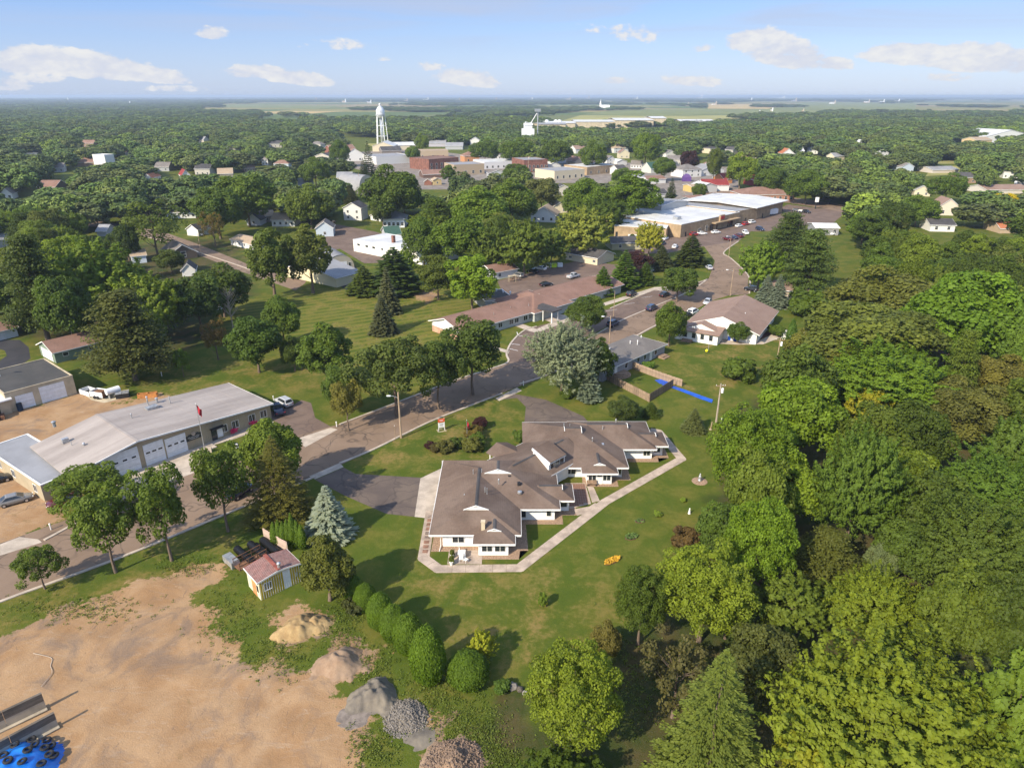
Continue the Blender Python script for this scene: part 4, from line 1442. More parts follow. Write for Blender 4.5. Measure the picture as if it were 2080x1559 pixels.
# clinic right of the street
cl_ = house('clinic', 'white clinic with a big brown gable roof and white gable panels', 'clinic', (1399, 655), (1538, 677), (P(1610, 637, 2.9) - P(1538, 677, 2.9)).length, 2.9, 3.0, 'y', wall=(.74, .75, .75), roof='roof_tan', over=.8, mode='eave',
   wins=[('R', .3, .8, 1.4, 1.2), ('R', .45, .8, 1.4, 1.2), ('R', .6, .8, 1.4, 1.2), ('R', .8, .8, 1.4, 1.2)])
LL = (P(1538, 677, 2.9) - P(1399, 655, 2.9)).length
mb = MB()
mb.face([(LL * .08, -.85, 3.05), (LL * .92, -.85, 3.05), (LL * .5, -.85, 5.9)])
mb.build('gable_panel', M['trim'], cl_)
fr = MB()
slab(fr, [(-.6, -6.2, 2.75), (LL * .56, -6.2, 2.75), (LL * .56, -.3, 3.5), (-.6, -.3, 3.5)], .2)
fr.build('porch_roof', M['roof_tan'], cl_)
gp = MB()
slab(gp, [(0.2, -4.2, 3.0), (LL * .25, -4.2, 4.5), (LL * .25, .5, 4.5), (.2, .5, 3.0)], .15)
slab(gp, [(LL * .5, -4.2, 3.0), (LL * .25, -4.2, 4.5), (LL * .25, .5, 4.5), (LL * .5, .5, 3.0)], .15)
gpo = gp.build('porch_gable', M['roof_tan'], cl_)
mb = MB()
mb.face([(.5, -4.1, 3.0), (LL * .48, -4.1, 3.0), (LL * .25, -4.1, 4.3)])
mb.build('gable_panel', M['trim'], gpo)
mb = MB()
mb.box(0, LL * .53, -5.6, 0, 0, 2.6)
mb.build('front_room', M['white_wall'], cl_)
for i in range(4):
 fm, g = win_meshes(.9, 1.3, 's')
 o = link('window', fm, cl_)
 o.location = (1.0 + i * LL * .125, -5.61, .9)
 link('pane', g, o)
for (dx, dy) in ((9, 11), (10.5, 15), (12, 9)):
 pipe(cl_, dx, dy, 3.6, 1.5, .08)
stp = MB()
for k in range(3):
 stp.box(.4, 3.0, -6.4 - k * .35, -5.62 - k * .35, 0, .5 - k * .16)
stp.build('steps', M['wood'], cl_)
mb = MB()
mb.box(-1.6, -.1, -5.7, -5.5, 0, 2.3)
mb.build('ramp_screen', M['trim'], cl_)
# grey house with the fenced yard
gh = house('house', 'long grey ranch house with grey hip roof by the fenced yard', 'house', (1224, 753), (1351, 698), 9.0, 2.6, 1.7, 'hip', wall=(.30, .30, .31), roof='roof_grey', over=.5, mode='eave',
   wins=[('F', t, .9, 1.0, 1.2, 's') for t in (.36, .55, .66, .84)], doors=[('F', .2), ('F', .76)])
for q in ((8, 4.2), (15, 3.6), (16.5, 2.6), (20, 4)):
 pipe(gh, q[0], q[1], 3.6, 1.0, .09, cap=1.3)
dk = MB()
for k, (r0, z) in enumerate(((1.9, .75), (2.3, .5), (2.7, .25))):
 n = 12
 poly = [(6.0 + r0 * math.cos(math.pi + math.pi * i / n), r0 * math.sin(math.pi + math.pi * i / n) - .05) for i in range(n + 1)]
 dk.prism(poly, z - .25, z)
dk.build('rounded_deck', M['wood'], gh)
dk = MB()
dk.box(21, 23.5, -1.6, -.05, 0, .5)
dk.box(21, 23.5, -2.2, -1.6, 0, .25)
dk.build('step', M['wood'], gh)
hr = house('house', 'low tan house with brown roof behind the twin blue spruces', 'house', (1566, 588), (1641, 592), 12, 2.7, .9, 'x', wall=(.42, .33, .26), roof='roof_tan', over=.6, mode='eave')
p = P(1668, 602)
dko = MB()
for i in range(16):
 dko.box(-4 + i * .5, -4 + i * .5 + .46, -3, 3, .9, .95)
dko.box(-4, 4, -3.05, -2.95, .95, 1.9)
dko.box(3.95, 4.05, -3, 3, .95, 1.9)
for xx in (-3.8, 0, 3.8):
 dko.box(xx - .08, xx + .08, -2.9, -2.75, 0, .9)
o = dko.build('deck', mat('red_stained_deck', (.17, .05, .035), .8, .2), None)
o.location = (p.x, p.y, 0)
o.rotation_euler = (0, 0, hr.rotation_euler.z)
tag(o, 'red-brown wooden deck with railing at the tan house by the spruces', 'deck')
# shopping strip
tb = M['brick_tan']
s1 = house('shop_building', 'long tan brick shop block with big white flat roof along the car park', 'shops', (1381.5, 483), (1500, 455), 44, 5.6, 0, 'flat', wallmat=tb, roof='roof_white', parapet=.2,
   wins=[('F', .3, .6, 2.2, 1.6), ('F', .42, .6, 2.0, 2.2)], doors=[('F', .08, M['dark']), ('F', .6, M['glass']), ('F', .8, M['glass'])], keep=True)
L1 = (P(1381.5, 483) - P(1500, 455)).length
mb = MB()
mb.box(L1 * .62, L1 * .70, -.8, -.05, 2.5, 6.3)
mb.box(L1 * .5, L1 * .95, -2.2, -.05, 3.2, 3.6)
mb.build('entrance_portal', tb, s1)
mb = MB()
mb.box(L1 * .63, L1 * .69, -.95, -.82, 4.4, 5.8)
mb.build('sign_band', mat('red_sign', (.35, .03, .03), .6, .1), s1)
for xx in (L1 * .5, L1 * .85):
 mb = MB()
 n = 10
 poly = [(xx + 1.5, -.0)] + []
 arc = [(xx + 1.5 * math.cos(math.pi * i / n), 1.6 + 1.5 * math.sin(math.pi * i / n)) for i in range(n + 1)]
 ring = [(xx + 1.5, .1)] + arc + [(xx - 1.5, .1)]
 mb.face([(a, -.12, b) for a, b in ring])
 mb.build('arched_window', M['glass'], s1)
mb = MB()
mb.box(9, 12, 8, 10.5, 5.6, 7.0)
mb.build('roof_unit', M['steel'], s1)
house('roof_house', 'small grey gabled rooftop block on the white shop roof', 'annex', (1341, 452), (1395, 441), 12, 8.0, 1.2, 'y', wall=(.45, .45, .44), roof='roof_slate', keep=False)
house('loading_block', 'low tan end block of the shops with white fence panel', 'annex', (1247, 480), (1352, 486), 26, 4.6, 0, 'flat', wallmat=tb, roof='roof_white', parapet=.15, doors=[('F', .05, M['dark'])])
house('shop_building', 'middle shop with slate-blue roof and dark red sign gable', 'shops', (1490, 456), (1536, 446), 40, 5.4, 0, 'flat', wallmat=tb, roof='roof_slate', parapet=.6, doors=[('F', .5, M['glass'])])
house('shop_building', 'far tan shop with wide white roof next to the white trailer', 'shops', (1530, 447), (1588, 431), 38, 6.2, 0.9, 'x', wallmat=tb, roof='roof_white', over=2.0, doors=[('F', .3, M['dark']), ('F', .7, M['glass'])])
p0, p1 = P(1275, 492), P(1318, 494)
wf = MB()
L_ = (p1 - p0).length
for i in range(int(L_ / 1.0)):
 wf.box(i * 1.0, i * 1.0 + .94, 0, .06, 0, 3.4)
o = wf.build('fence_panel', M['trim'])
o.location = p0
o.rotation_euler = (0, 0, math.atan2((p1 - p0).y, (p1 - p0).x))
tag(o, 'tall white panel screen below the tan shop end wall', 'fence')
ROWS = [
 # cat, label, A, B, wall px, rise px, depth m, ridge, wall, roof, auto
 ('house', 'white two-storey house with dark gable roof and lower front extension, red chairs outside', (699, 447), (735, 448), 24, 10, 9, 'y', WH, 'roof_dark', (2, 2, 0, 0, 1.0)),
 ('garage', 'small white gable garage right of the two-storey white house', (753, 447), (773, 450), 9, 5, 8, 'y', WH, 'roof_grey', None),
 ('house', 'white house with blue-grey stepped roof and porch behind the green-roofed shed', (778, 462), (822, 462), 17, 12, 11, 'hip', (.66, .68, .72), 'roof_slate', (1, 5, 0, 0, 1.2)),
 ('shed', 'shed with a plain green gable roof above the white long building', (785, 488), (815, 486), 8, 12, 11, 'x', GRY, 'roof_green', None),
 ('house', 'small pale house with grey gable roof at the end of the back lot', (643, 481), (678, 480), 17, 12, 9, 'y', BLU, 'roof_grey', (1, 1, 0, 1, 1.0)),
 ('house', 'white two-storey house with beige gable roof behind the two tall trees', (553, 460), (599, 460), 13, 11, 10, 'x', WH, 'roof_beige', (1, 4, 1, 0, 1.0)),
 ('shed', 'white gable shed with dark roof by the side street', (381, 478), (404, 480), 13, 9, 9, 'y', WH, 'roof_dark', None),
 ('house', 'white ranch house with beige roof left of the two tall trees', (470, 497), (515, 509), 11, 7, 9, 'x', WH, 'roof_beige', (1, 4, 0, 0, 1.0)),
 ('house', 'dark brown gabled house with a white picture window by the side street', (347, 530), (402, 523), 12, 17, 13, 'y', DKB, 'roof_grey', (1, 1, 0, 0, 1.7)),
 ('garage', 'white garage with beige roofs left of the dark brown house', (270, 536), (299, 533), 15, 8, 9, 'x', (.62, .68, .74), 'roof_beige', None),
 ('shed', 'small white gable end peeping over the dark trees', (371, 562), (398, 560), 12, 12, 7, 'y', WH, 'roof_dark', None),
 ('house', 'large grey-roofed house half hidden behind the big left trees', (340, 444), (398, 443), 12, 18, 16, 'hip', WH, 'roof_grey', (1, 6, 0, 0, 1.0)),
 ('house', 'dark grey-roofed house cut by the left edge', (-30, 508), (24, 500), 16, 22, 14, 'x', GRY, 'roof_slate', None),
 ('house', 'dim grey house between the left-hand trees', (198, 480), (217, 480), 10, 10, 8, 'x', GRY, 'roof_slate', None),
 ('house', 'dark little house left of the beige-roofed two-storey one', (502, 458), (530, 458), 10, 12, 8, 'y', (.5, .5, .52), 'roof_dark', (1, 1, 0, 0, 1.0)),
 ('house', 'brown-roofed house behind the beige-roofed two-storey one', (530, 452), (558, 450), 12, 8, 9, 'x', (.3, .24, .2), 'roof_beige', (1, 3, 0, 0, .9)),
 ('house', 'house with an orange-red roof among the left trees', (294, 368), (309, 368), 8, 7, 14, 'y', WH, 'roof_orange', None),
 ('house', 'white house with dark red gable roof among the left trees', (371, 366), (388, 365), 11, 10, 12, 'y', WH, 'roof_red', (1, 1, 0, 0, 1.2)),
 ('house', 'tan bungalow with beige roof left of the town trees', (444, 364), (474, 363), 12, 9, 12, 'x', (.3, .27, .22), 'roof_beige', (1, 2, 0, 0, 1.3)),
 ('house', 'tall narrow white house with a cupola, far left of the town', (532, 336), (545, 336), 14, 5, 10, 'hip', WH, 'roof_grey', (2, 2, 0, 0, 1.2)),
 ('house', 'blue-grey roofed house under the left trees', (607, 384), (637, 383), 9, 11, 12, 'x', GRY, 'roof_slate', (1, 3, 0, 0, 1.2)),
 ('house', 'pale house with grey roof at the far left edge', (4, 406), (27, 405), 11, 10, 12, 'y', WH, 'roof_grey', (1, 2, 0, 0, 1.3)),
 ('house', 'dark brown bungalow with gabled porch near the left edge', (78, 390), (114, 390), 11, 11, 14, 'x', DKB, 'roof_brown', (1, 2, 0, 0, 1.3)),
 ('house', 'low house with brown roof left of the white block, far left', (157, 338), (208, 338), 9, 8, 18, 'x', BRN, 'roof_brown', None),
 ('storage_block', 'plain white windowless tower block above the left trees', (218, 345), (237, 343), 32, 0, 14, 'flat', WH, 'roof_white', None),
 ('storefront', 'brick store with red-brown roof at the left end of town', (674, 316), (724, 314), 12, 8, 26, 'x', (.25, .10, .07), 'roof_brown', (1, 4, 0, 0, 1.8)),
 ('house', 'white house with dark red roof left of the tall town spruce', (701, 328), (742, 327), 14, 12, 14, 'y', WH, 'roof_brown', (1, 2, 0, 0, 1.4)),
 ('feed_mill', 'cream gabled mill shed with white roof under the water tower', (757, 308), (800, 308), 12, 8, 30, 'y', CRM, 'roof_white', None),
 ('warehouse', 'long cream warehouse with white roof right of the water tower', (800, 305), (848, 304), 10, 5, 24, 'x', CRM, 'roof_white', None),
 ('shed', 'dark gabled shed in front of the cream mill', (776, 312), (816, 311), 6, 7, 20, 'x', (.2, .17, .15), 'roof_dark', None),
 ('storefront', 'white block store with dark flat roof right of the town spruce', (765, 335), (836, 331), 17, 0, 30, 'flat', WH, 'roof_slate', None),
 ('storefront', 'tan brick hall behind the red brick block', (848, 322), (911, 321), 16, 0, 24, 'flat', TAN, 'roof_beige', (1, 3, 0, 0, 1.6)),
 ('storefront', 'white store between the pale block and the red brick block', (838, 340), (872, 344), 20, 0, 22, 'flat', WH, 'roof_white', (2, 3, 0, 0, 1.3)),
 ('storefront', 'two-storey red brick block with chimney, left of main street', (872, 347), (932, 342), 24, 0, 28, 'flat', 'brick', 'roof_brown', (2, 6, 0, 0, 1.7)),
 ('storefront', 'store with a tan false front and grey side, middle of main street', (923, 356), (984, 353), 22, 0, 22, 'flat', TAN, 'roof_slate', (1, 4, 0, 0, 1.8)),
 ('storefront', 'row of white-roofed low stores at the middle of main street', (984, 344), (1062, 341), 15, 0, 30, 'flat', (.55, .55, .56), 'roof_white', (1, 7, 0, 0, 1.5)),
 ('house', 'white house with brown gable roof above the white-roofed stores', (1006, 324), (1042, 323), 9, 7, 16, 'y', WH, 'roof_beige', (1, 2, 0, 0, 1.3)),
 ('house', 'brick house with a pyramid roof behind main street', (944, 330), (974, 329), 14, 8, 14, 'hip', (.45, .22, .1), 'roof_brown', (1, 2, 0, 0, 1.5)),
 ('storefront', 'two-storey red brick store with a row of white-framed windows', (1064, 351), (1112, 349), 27, 0, 26, 'flat', 'brick', 'roof_slate', (2, 6, 0, 0, 1.6)),
 ('shed', 'white metal shed right of the red brick store', (1113, 347), (1139, 346), 11, 7, 22, 'y', WH, 'roof_white', None),
 ('house', 'grey-roofed house behind the white metal shed', (1130, 340), (1160, 339), 9, 7, 14, 'x', BLU, 'roof_slate', (1, 2, 0, 0, 1.3)),
 ('barn', 'brown-roofed barn with pale gable wall behind main street', (1168, 343), (1193, 342), 16, 8, 18, 'y', (.5, .42, .32), 'roof_brown', None),
 ('storefront', 'cream corner store with flat roof and white front', (1126, 366), (1187, 361), 19, 0, 24, 'flat', CRM, 'roof_slate', (1, 5, 0, 0, 1.6)),
 ('storefront', 'low tan brick store with pale flat roof at the right of main street', (1192, 356), (1254, 350), 17, 0, 26, 'flat', 'brick_tan', 'roof_white', (1, 4, 0, 0, 1.6)),
 ('house', 'tall white house with red chimney right of main street', (1232, 336), (1248, 335), 14, 6, 12, 'y', WH, 'roof_grey', (2, 1, 0, 0, 1.1)),
 ('garage', 'low white garage next to the tall white house', (1253, 336), (1273, 335), 8, 4, 10, 'y', WH, 'roof_white', None),
 ('house', 'white house with dark roof below the low white garage', (1254, 356), (1273, 355), 13, 7, 11, 'x', WH, 'roof_dark', (1, 2, 0, 0, 1.2)),
 ('house', 'big white house with pale roof above main street, upper right', (1247, 311), (1276, 310), 11, 9, 15, 'hip', (.6, .6, .58), 'roof_beige', (2, 3, 0, 0, 1.2)),
 ('house', 'house with a dark green roof right of main street', (1322, 352), (1353, 350), 10, 11, 12, 'x', (.5, .52, .45), 'roof_green', (1, 2, 0, 0, 1.3)),
 ('shed', 'long low white shed with brown roof in front of the green-roofed house', (1314, 374), (1352, 372), 10, 5, 12, 'x', WH, 'roof_brown', None),
 ('house', 'big white house with grey hip roof behind the purple sign', (1386, 361), (1424, 359), 17, 9, 15, 'hip', WH, 'roof_grey', (2, 3, 0, 0, 1.2)),
 ('house', 'white house with steep grey roof right of the big white hip-roofed one', (1424, 358), (1470, 355), 13, 9, 14, 'y', WH, 'roof_slate', (1, 3, 0, 0, 1.2)),
 ('shed', 'orange-walled shed with red roof left of the bright round tree', (1470, 373), (1487, 372), 10, 10, 12, 'x', (.5, .2, .06), 'roof_red', None),
 ('barn', 'small dark red barn right of the bright round tree', (1530, 378), (1556, 377), 14, 8, 12, 'y', (.2, .02, .02), 'roof_red', (1, 2, 0, 0, 1.2)),
 ('storefront', 'white workshop with a bright red roof near the car park', (1428, 388), (1480, 388), 13, 9, 16, 'x', WH, 'roof_red', None),
 ('garage', 'pale grey garage with curved roof in front of the red-roofed workshop', (1423, 392), (1456, 390), 14, 6, 12, 'y', (.5, .49, .47), 'roof_white', None),
 ('shed', 'yellow-tan shed left of the pale grey garage', (1404, 391), (1425, 390), 13, 3, 10, 'x', (.5, .36, .12), 'roof_beige', (1, 1, 0, 0, 1.4)),
 ('bank', 'long low brick bank with brown hip roof beyond the shops', (1511, 410), (1612, 408), 13, 11, 20, 'hip', (.40, .2, .13), 'roof_brown', (1, 9, 0, 0, 1.5)),
 ('house', 'small white house with dark roof left of the garden spruce', (1338, 409), (1357, 408), 14, 7, 12, 'x', WH, 'roof_dark', None),
 ('house', 'white cottage with grey gable roof behind the shop roof', (1364, 425), (1416, 422), 13, 9, 13, 'y', WH, 'roof_grey', (1, 2, 0, 0, 1.1)),
 ('house', 'white cottage with brown roof behind the first cottage', (1396, 420), (1436, 417), 11, 7, 12, 'x', WH, 'roof_brown', (1, 2, 0, 0, 1.1)),
 ('shed', 'grey metal shed with pale gable roof behind the shop roof', (1446, 426), (1504, 424), 14, 10, 16, 'y', (.38, .4, .42), 'roof_slate', None),
 ('house', 'house with steep tan roof under the tall street trees', (1078, 450), (1128, 452), 14, 15, 12, 'y', (.6, .6, .6), 'roof_beige', (1, 3, 0, 0, 1.1)),
 ('house', 'cream gabled house right of the steep tan-roofed one', (1122, 433), (1153, 432), 12, 9, 11, 'y', CRM, 'roof_beige', (1, 2, 0, 0, 1.1)),
 ('house', 'cream house with steep gables near the yellow tree, right', (1903, 437), (1945, 438), 17, 15, 12, 'y', (.6, .52, .42), 'roof_tan', (1, 2, 0, 0, 1.4)),
 ('house', 'white ranch house with dark roof in front of the cream gabled house', (1888, 470), (1938, 471), 13, 9, 11, 'x', (.66, .64, .6), 'roof_dark', (1, 2, 0, 0, 1.2)),
 ('shed', 'shed with an orange roof by the right edge', (2030, 474), (2066, 474), 8, 14, 12, 'x', (.4, .3, .2), 'roof_orange', None),
 ('house', 'long low house with tan roof beyond the yellow tree at the right edge', (2003, 394), (2090, 393), 9, 7, 18, 'x', (.55, .5, .44), 'roof_tan', None),
 ('pavilion', 'low pavilion with pale blue roof and orange front on the park lawn', (1894, 352), (1946, 351), 7, 5, 18, 'x', (.5, .45, .4), 'roof_slate', None),
 ('house', 'brown-roofed house above the cream gabled house, right', (1905, 392), (1922, 392), 10, 12, 12, 'x', (.6, .6, .6), 'roof_brown', None),
 ('house', 'tan hall left of the big white metal roof, far right', (1981, 296), (2013, 295), 12, 5, 20, 'x', (.5, .38, .2), 'roof_beige', None),
 ('warehouse', 'big white metal warehouse with pale roof, far right edge', (1995, 292), (2100, 290), 14, 13, 50, 'y', WH, 'roof_white', None),
 ('house', 'tiny white house alone among the far right trees', (1746, 296), (1754, 296), 8, 4, 10, 'y', WH, 'roof_white', None),
 ('house', 'white house with blue-white roof among the right trees', (1613, 318), (1632, 318), 12, 7, 13, 'x', WH, 'roof_white', (1, 2, 0, 0, 1.3)),
 ('house', 'house with tan-orange roof left of the blue-white roofed house', (1588, 320), (1612, 320), 9, 9, 13, 'y', (.6, .6, .6), 'roof_orange', (1, 2, 0, 0, 1.3)),
 ('shed', 'grey metal building with white roof at the end of the car park', (1655, 477), (1702, 478), 14, 5, 12, 'x', (.25, .25, .26), 'roof_white', (1, 3, 0, 0, 1.3)),
 ('pavilion', 'brown-roofed open shelter on the lot behind the tall street trees', (860, 362), (918, 360), 8, 7, 16, 'x', (.12, .07, .05), 'roof_brown', None),
 ('shed', 'yellow wooden kiosk shed in the sales lot', (880, 376), (897, 375), 11, 4, 5, 'y', (.55, .42, .2), 'roof_beige', (1, 1, 0, 0, 1.0)),
 ('shed', 'small brown display shed left of the yellow kiosk', (862, 376), (877, 376), 8, 5, 5, 'y', (.2, .08, .05), 'roof_beige', None),
 ('house', 'low white house behind the bright trees of the sales lot', (905, 304), (940, 304), 8, 6, 16, 'x', GRY, 'roof_slate', None),
 ('house', 'grey-blue roofed house right of the lone bright town tree', (868, 298), (905, 298), 7, 6, 18, 'x', (.4, .38, .42), 'roof_slate', None),
 ('shed', 'white shed roof showing above the trees left of the elevator', (955, 296), (974, 296), 12, 5, 14, 'y', WH, 'roof_white', None),
]
for (cat, lab, A_, B_, hp, rp, D_, rg, wl, rf_, au) in ROWS:
 k = mpp((A_[1] + B_[1]) / 2)
 wm_ = M[wl] if isinstance(wl, str) else None
 house(cat if cat not in ('storefront', 'storage_block') else {'storefront': 'store_building', 'storage_block': 'storage_building'}[cat], lab, {'storefront': 'store', 'storage_block': 'block', 'feed_mill': 'mill'}.get(cat, cat),
   A_, B_, D_, max(2.3, hp * k * (.88 if A_[1] < 400 else 1.03)), max(.6, rp * k) if rg != 'flat' else 0, rg, wall=wl if not wm_ else (.5, .5, .5), wallmat=wm_, roof=rf_, over=.4, parapet=.3, auto=au)
# further small houses whose roofs show between the trees
SMALL = [(62, 318), (330, 348), (412, 356), (508, 350), (572, 344), (642, 358), (655, 326), (640, 300), (1268, 322), (1292, 342), (1303, 318), (1372, 336), (1440, 344), (1494, 350), (1362, 322), (1180, 312), (1210, 322), (1650, 312), (1704, 330), (1790, 318),
   (1842, 352), (1962, 372), (2052, 362), (1872, 398), (962, 352), (1012, 366), (1066, 402), (1144, 398), (1290, 372), (120, 350), (180, 300), (260, 322), (470, 310), (420, 292), (1330, 300), (1452, 312), (1520, 330), (560, 300), (700, 372), (1480, 312)]
hr_ = random.Random(8)
seen_ = {}
for (sx_, sy_) in SMALL:
 k = mpp(sy_)
 wl, wn = hr_.choice([(WH, 'white'), (WH, 'white'), (CRM, 'cream'), (GRY, 'grey'), (BRN, 'brown'), ((.45, .42, .36), 'beige'), (BLU, 'pale blue')])
 rf_, rn = hr_.choice([('roof_grey', 'grey'), ('roof_brown', 'brown'), ('roof_dark', 'dark'), ('roof_tan', 'tan'), ('roof_slate', 'slate')])
 wm_ = hr_.uniform(8, 15) / k
 (lx, ly), nm = min(LAND, key=lambda L: (L[0][0] - sx_) ** 2 + ((L[0][1] - sy_) * 1.6) ** 2)
 dx, dy = sx_ - lx, (sy_ - ly) * 1.6
 rl = ('right of' if dx > 0 else 'left of') if abs(dx) > abs(dy) else ('below' if dy > 0 else 'behind')
 lb = 'small %s house, %s roof, %s %s' % (wn, rn, rl, nm)
 seen_[lb] = seen_.get(lb, 0) + 1
 if seen_[lb] > 1:
  lb = 'small narrow %s house, %s roof, %s %s' % (wn, rn, rl, nm)
  wm_ *= .7
 house('house', lb, 'house',
   (sx_ - wm_ / 2, sy_), (sx_ + wm_ / 2, sy_ + hr_.uniform(-1.2, 1.2)), hr_.uniform(8, 12), hr_.uniform(3, 5.5), hr_.uniform(2.2, 3.6), hr_.choice('xxyy') if hr_.random() < .8 else 'hip', wall=wl, roof=rf_, over=.4, auto=(1, hr_.randint(2, 4), 0, 0, 1.1))
# long white flat building with red chimney
wb = house('workshop', 'long white flat-roofed workshop with a red chimney behind the dark evergreens', 'workshop', (719, 510), (866, 540), 17, 4.6, 0, 'flat', wall=(.74, .72, .66), roof='roof_white', parapet=.12,
   wins=[('F', .08, 2.6, 1.6, .8, 's'), ('F', .2, 2.6, 1.6, .8, 's'), ('F', .3, 2.6, 1.6, .8, 's'), ('F', .42, 2.6, 1.0, .8, 's')], chim=(.42, .35, 1.1, 2.6, M['brick']))
def vault(name, label, cat, A, B, D, h, m, wallm_, doors_, straight=.35):
 """round-roofed (Quonset) shed: half-round front facing A-B"""
 a, b = P(*A), P(*B)
 u = b - a
 L = u.length
 r = empty(name, a, math.atan2(u.y, u.x), label, cat)
 n = 16
 prof = [(L / 2 - L / 2 * math.cos(math.pi * i / n), h * math.sin(math.pi * i / n) ** .8) for i in range(n + 1)]
 w = MB()
 for yy in (0, D):
  w = MB()
  w.face([(x, yy, z) for x, z in prof][::-1])
  w.build('end_wall', wallm_, r).color = (.42, .38, .30, 1)
 v = MB()
 for (x0, z0), (x1, z1) in zip(prof[:-1], prof[1:]):
  v.face([(x0, -.12, z0 + .03), (x1, -.12, z1 + .03), (x1, D + .1, z1 + .03), (x0, D + .1, z0 + .03)])
 # corrugation hoops
 for j in range(int(D / 1.2)):
  y = j * 1.2
  for (x0, z0), (x1, z1) in zip(prof[:-1], prof[1:]):
   v.face([(x0, y, z0 + .08), (x1, y, z1 + .08), (x1, y + .3, z1 + .08), (x0, y + .3, z0 + .08)])
 v.build('roof', m, r)
 for q in doors_:
  if q[0] == 'g':
   garage_door(r, 'F', q[1] * L, q[2], q[3], L)
  else:
   window(r, 'F', q[1] * L, 1.0, q[2], q[3], L, D, 's')
 pts = [PJ((a + u * t).x, (a + u * t).y, z) for t in (0, 1) for z in (h * .4, h)]
 KEEP.append((min(p[0] for p in pts), min(p[1] for p in pts), max(p[0] for p in pts), max(p[1] for p in pts), pts[0][2], label, a.y))
 return r
vault('quonset_shed', 'round-roofed tan shed with a white door by the black lot', 'shed', (664, 552), (720, 545), 16, 5.4, M['roof_slate'], M['wallpaint'], [('g', .56, 3.4, 2.8), ('w', .2, .9, 1.4), ('w', .84, .9, 1.4)])
vault('quonset_shed', 'grey round-roofed barn among the trees left of the sales lot', 'barn', (730, 388), (762, 384), 22, 9.5, M['roof_slate'], M['wallpaint'], [('w', .3, 1.6, 2), ('w', .6, 1.6, 2)])
house('machine_barn', 'pale yellow machine barn with low roof behind the two tall trees', 'barn', (577, 560), (684, 584), 11, 3.0, 2.4, 'y', wall=(.62, .55, .36), roof='roof_slate', over=.3)
# mobile trailer under the trees
house('trailer_home', 'small white trailer in the shade of the hedge trees', 'trailer', (414, 634), (448, 632), 3.2, 2.4, .3, 'x', wall=(.7, .72, .76), roof='roof_white', auto=(1, 2, 0, 0, .9), over=.1)
# dairy plant far back, silos, church spire, farmsteads
pl = empty('dairy_plant', P(1070, 262), 0, 'very long low white factory with pale roofs at the edge of the fields', 'factory')
pm0 = P(1070, 262)
for (x0, x1, y0, y1, z) in ((-2, 90, 0, 60, 10), (90, 165, 10, 90, 12), (165, 235, 0, 110, 15), (235, 262, 20, 90, 18), (288, 352, 10, 80, 13), (20, 70, -30, 0, 9)):
 mb = MB()
 mb.box(x0, x1, y0, y1, 0, z)
 mb.build('hall', M['block'], pl)
 mb = MB()
 slab(mb, [(x0 - 1, y0 - 1, z + .3), (x1 + 1, y0 - 1, z + .3), (x1 + 1, (y0 + y1) / 2, z + 2.6), (x0 - 1, (y0 + y1) / 2, z + 2.6)], .3)
 slab(mb, [(x0 - 1, y1 + 1, z + .3), (x1 + 1, y1 + 1, z + .3), (x1 + 1, (y0 + y1) / 2, z + 2.6), (x0 - 1, (y0 + y1) / 2, z + 2.6)], .3)
 mb.build('roof', M['roof_slate'] if x0 == 20 else M['roof_white'], pl)
for x in (38, 55, 62):
 mb = MB()
 mb.lathe([(4, 0), (4, 13), (2.5, 15), (.5, 15.5)], (x, 20, 0), 14)
 mb.build('tank', M['white_metal'], pl, True)
KEEP.append((1068, 244, 1355, 258, 1300, 'the long white factory', P(1070, 262).y))
# grain elevator
p = P(1072, 302)
ev = empty('grain_elevator', p, .15, 'square white grain elevator standing above the trees right of main street', 'elevator')
mb = MB()
mb.box(-6.5, 6.5, -6, 6, 0, 22)
mb.build('tower', M['white_metal'], ev)
mb = MB()
mb.box(-4.5, 4.5, -3, 3, 22, 26)
slab(mb, [(-5, -3.6, 26), (5, -3.6, 26), (5, 0, 28), (-5, 0, 28)], .3)
slab(mb, [(-5, 3.6, 26), (5, 3.6, 26), (5, 0, 28), (-5, 0, 28)], .3)
mb.build('headhouse', M['white_metal'], ev)
mb = MB()
mb.tube((12, 3, 0), (12, 3, 40), .9, .7)
mb.box(8.5, 15, 1, 5, 40, 43)
mb.build('elevator_leg', M['steel'], ev)
mb = MB()
mb.tube((12, 3, 40), (3, 0, 27), .5)
mb.build('spout', M['steel'], ev)
KEEP.append((1060, 240, 1085, 284, 830, 'the white grain elevator', P(1072, 302).y))
# water tower on five legs
p = P(777, 294)
Dw = PJ(p.x, p.y, 0)[2]
kz = Dw / FPX
wt = empty('water_tower', p, .3, 'silver water tower with domed tank on slender legs above the town', 'water tower')
RT = 8.6 * kz
zt = 55 * kz
mb = MB()
mb.lathe([(RT * .25, zt - 3.2), (RT * .75, zt - 2.6), (RT * .98, zt - .6), (RT, zt + .8), (RT, zt + 5.6), (RT * .97, zt + 6.2), (RT * .62, zt + 9.4), (RT * .22, zt + 11.4), (.4, zt + 11.8)], (0, 0, 0), 28)
mb.build('tank', mat('silver_paint', (.62, .63, .64), .35, .08, .3, metal=.3), wt, True)
mb = MB()
mb.lathe([(RT * 1.04, zt + .3), (RT * 1.18, zt + .3), (RT * 1.18, zt + .6), (RT * 1.04, zt + .6)], (0, 0, 0), 28)
mb.lathe([(RT * 1.16, zt + 1.5), (RT * 1.19, zt + 1.5), (RT * 1.19, zt + 1.65), (RT * 1.16, zt + 1.65)], (0, 0, 0), 28)
mb.build('balcony', M['white_metal'], wt)
mb = MB()
mb.lathe([(.05, 0), (1.0, .3), (1.3, 1.3), (.9, 2.2), (.1, 2.6)], (0, 0, zt + 11.6), 12)
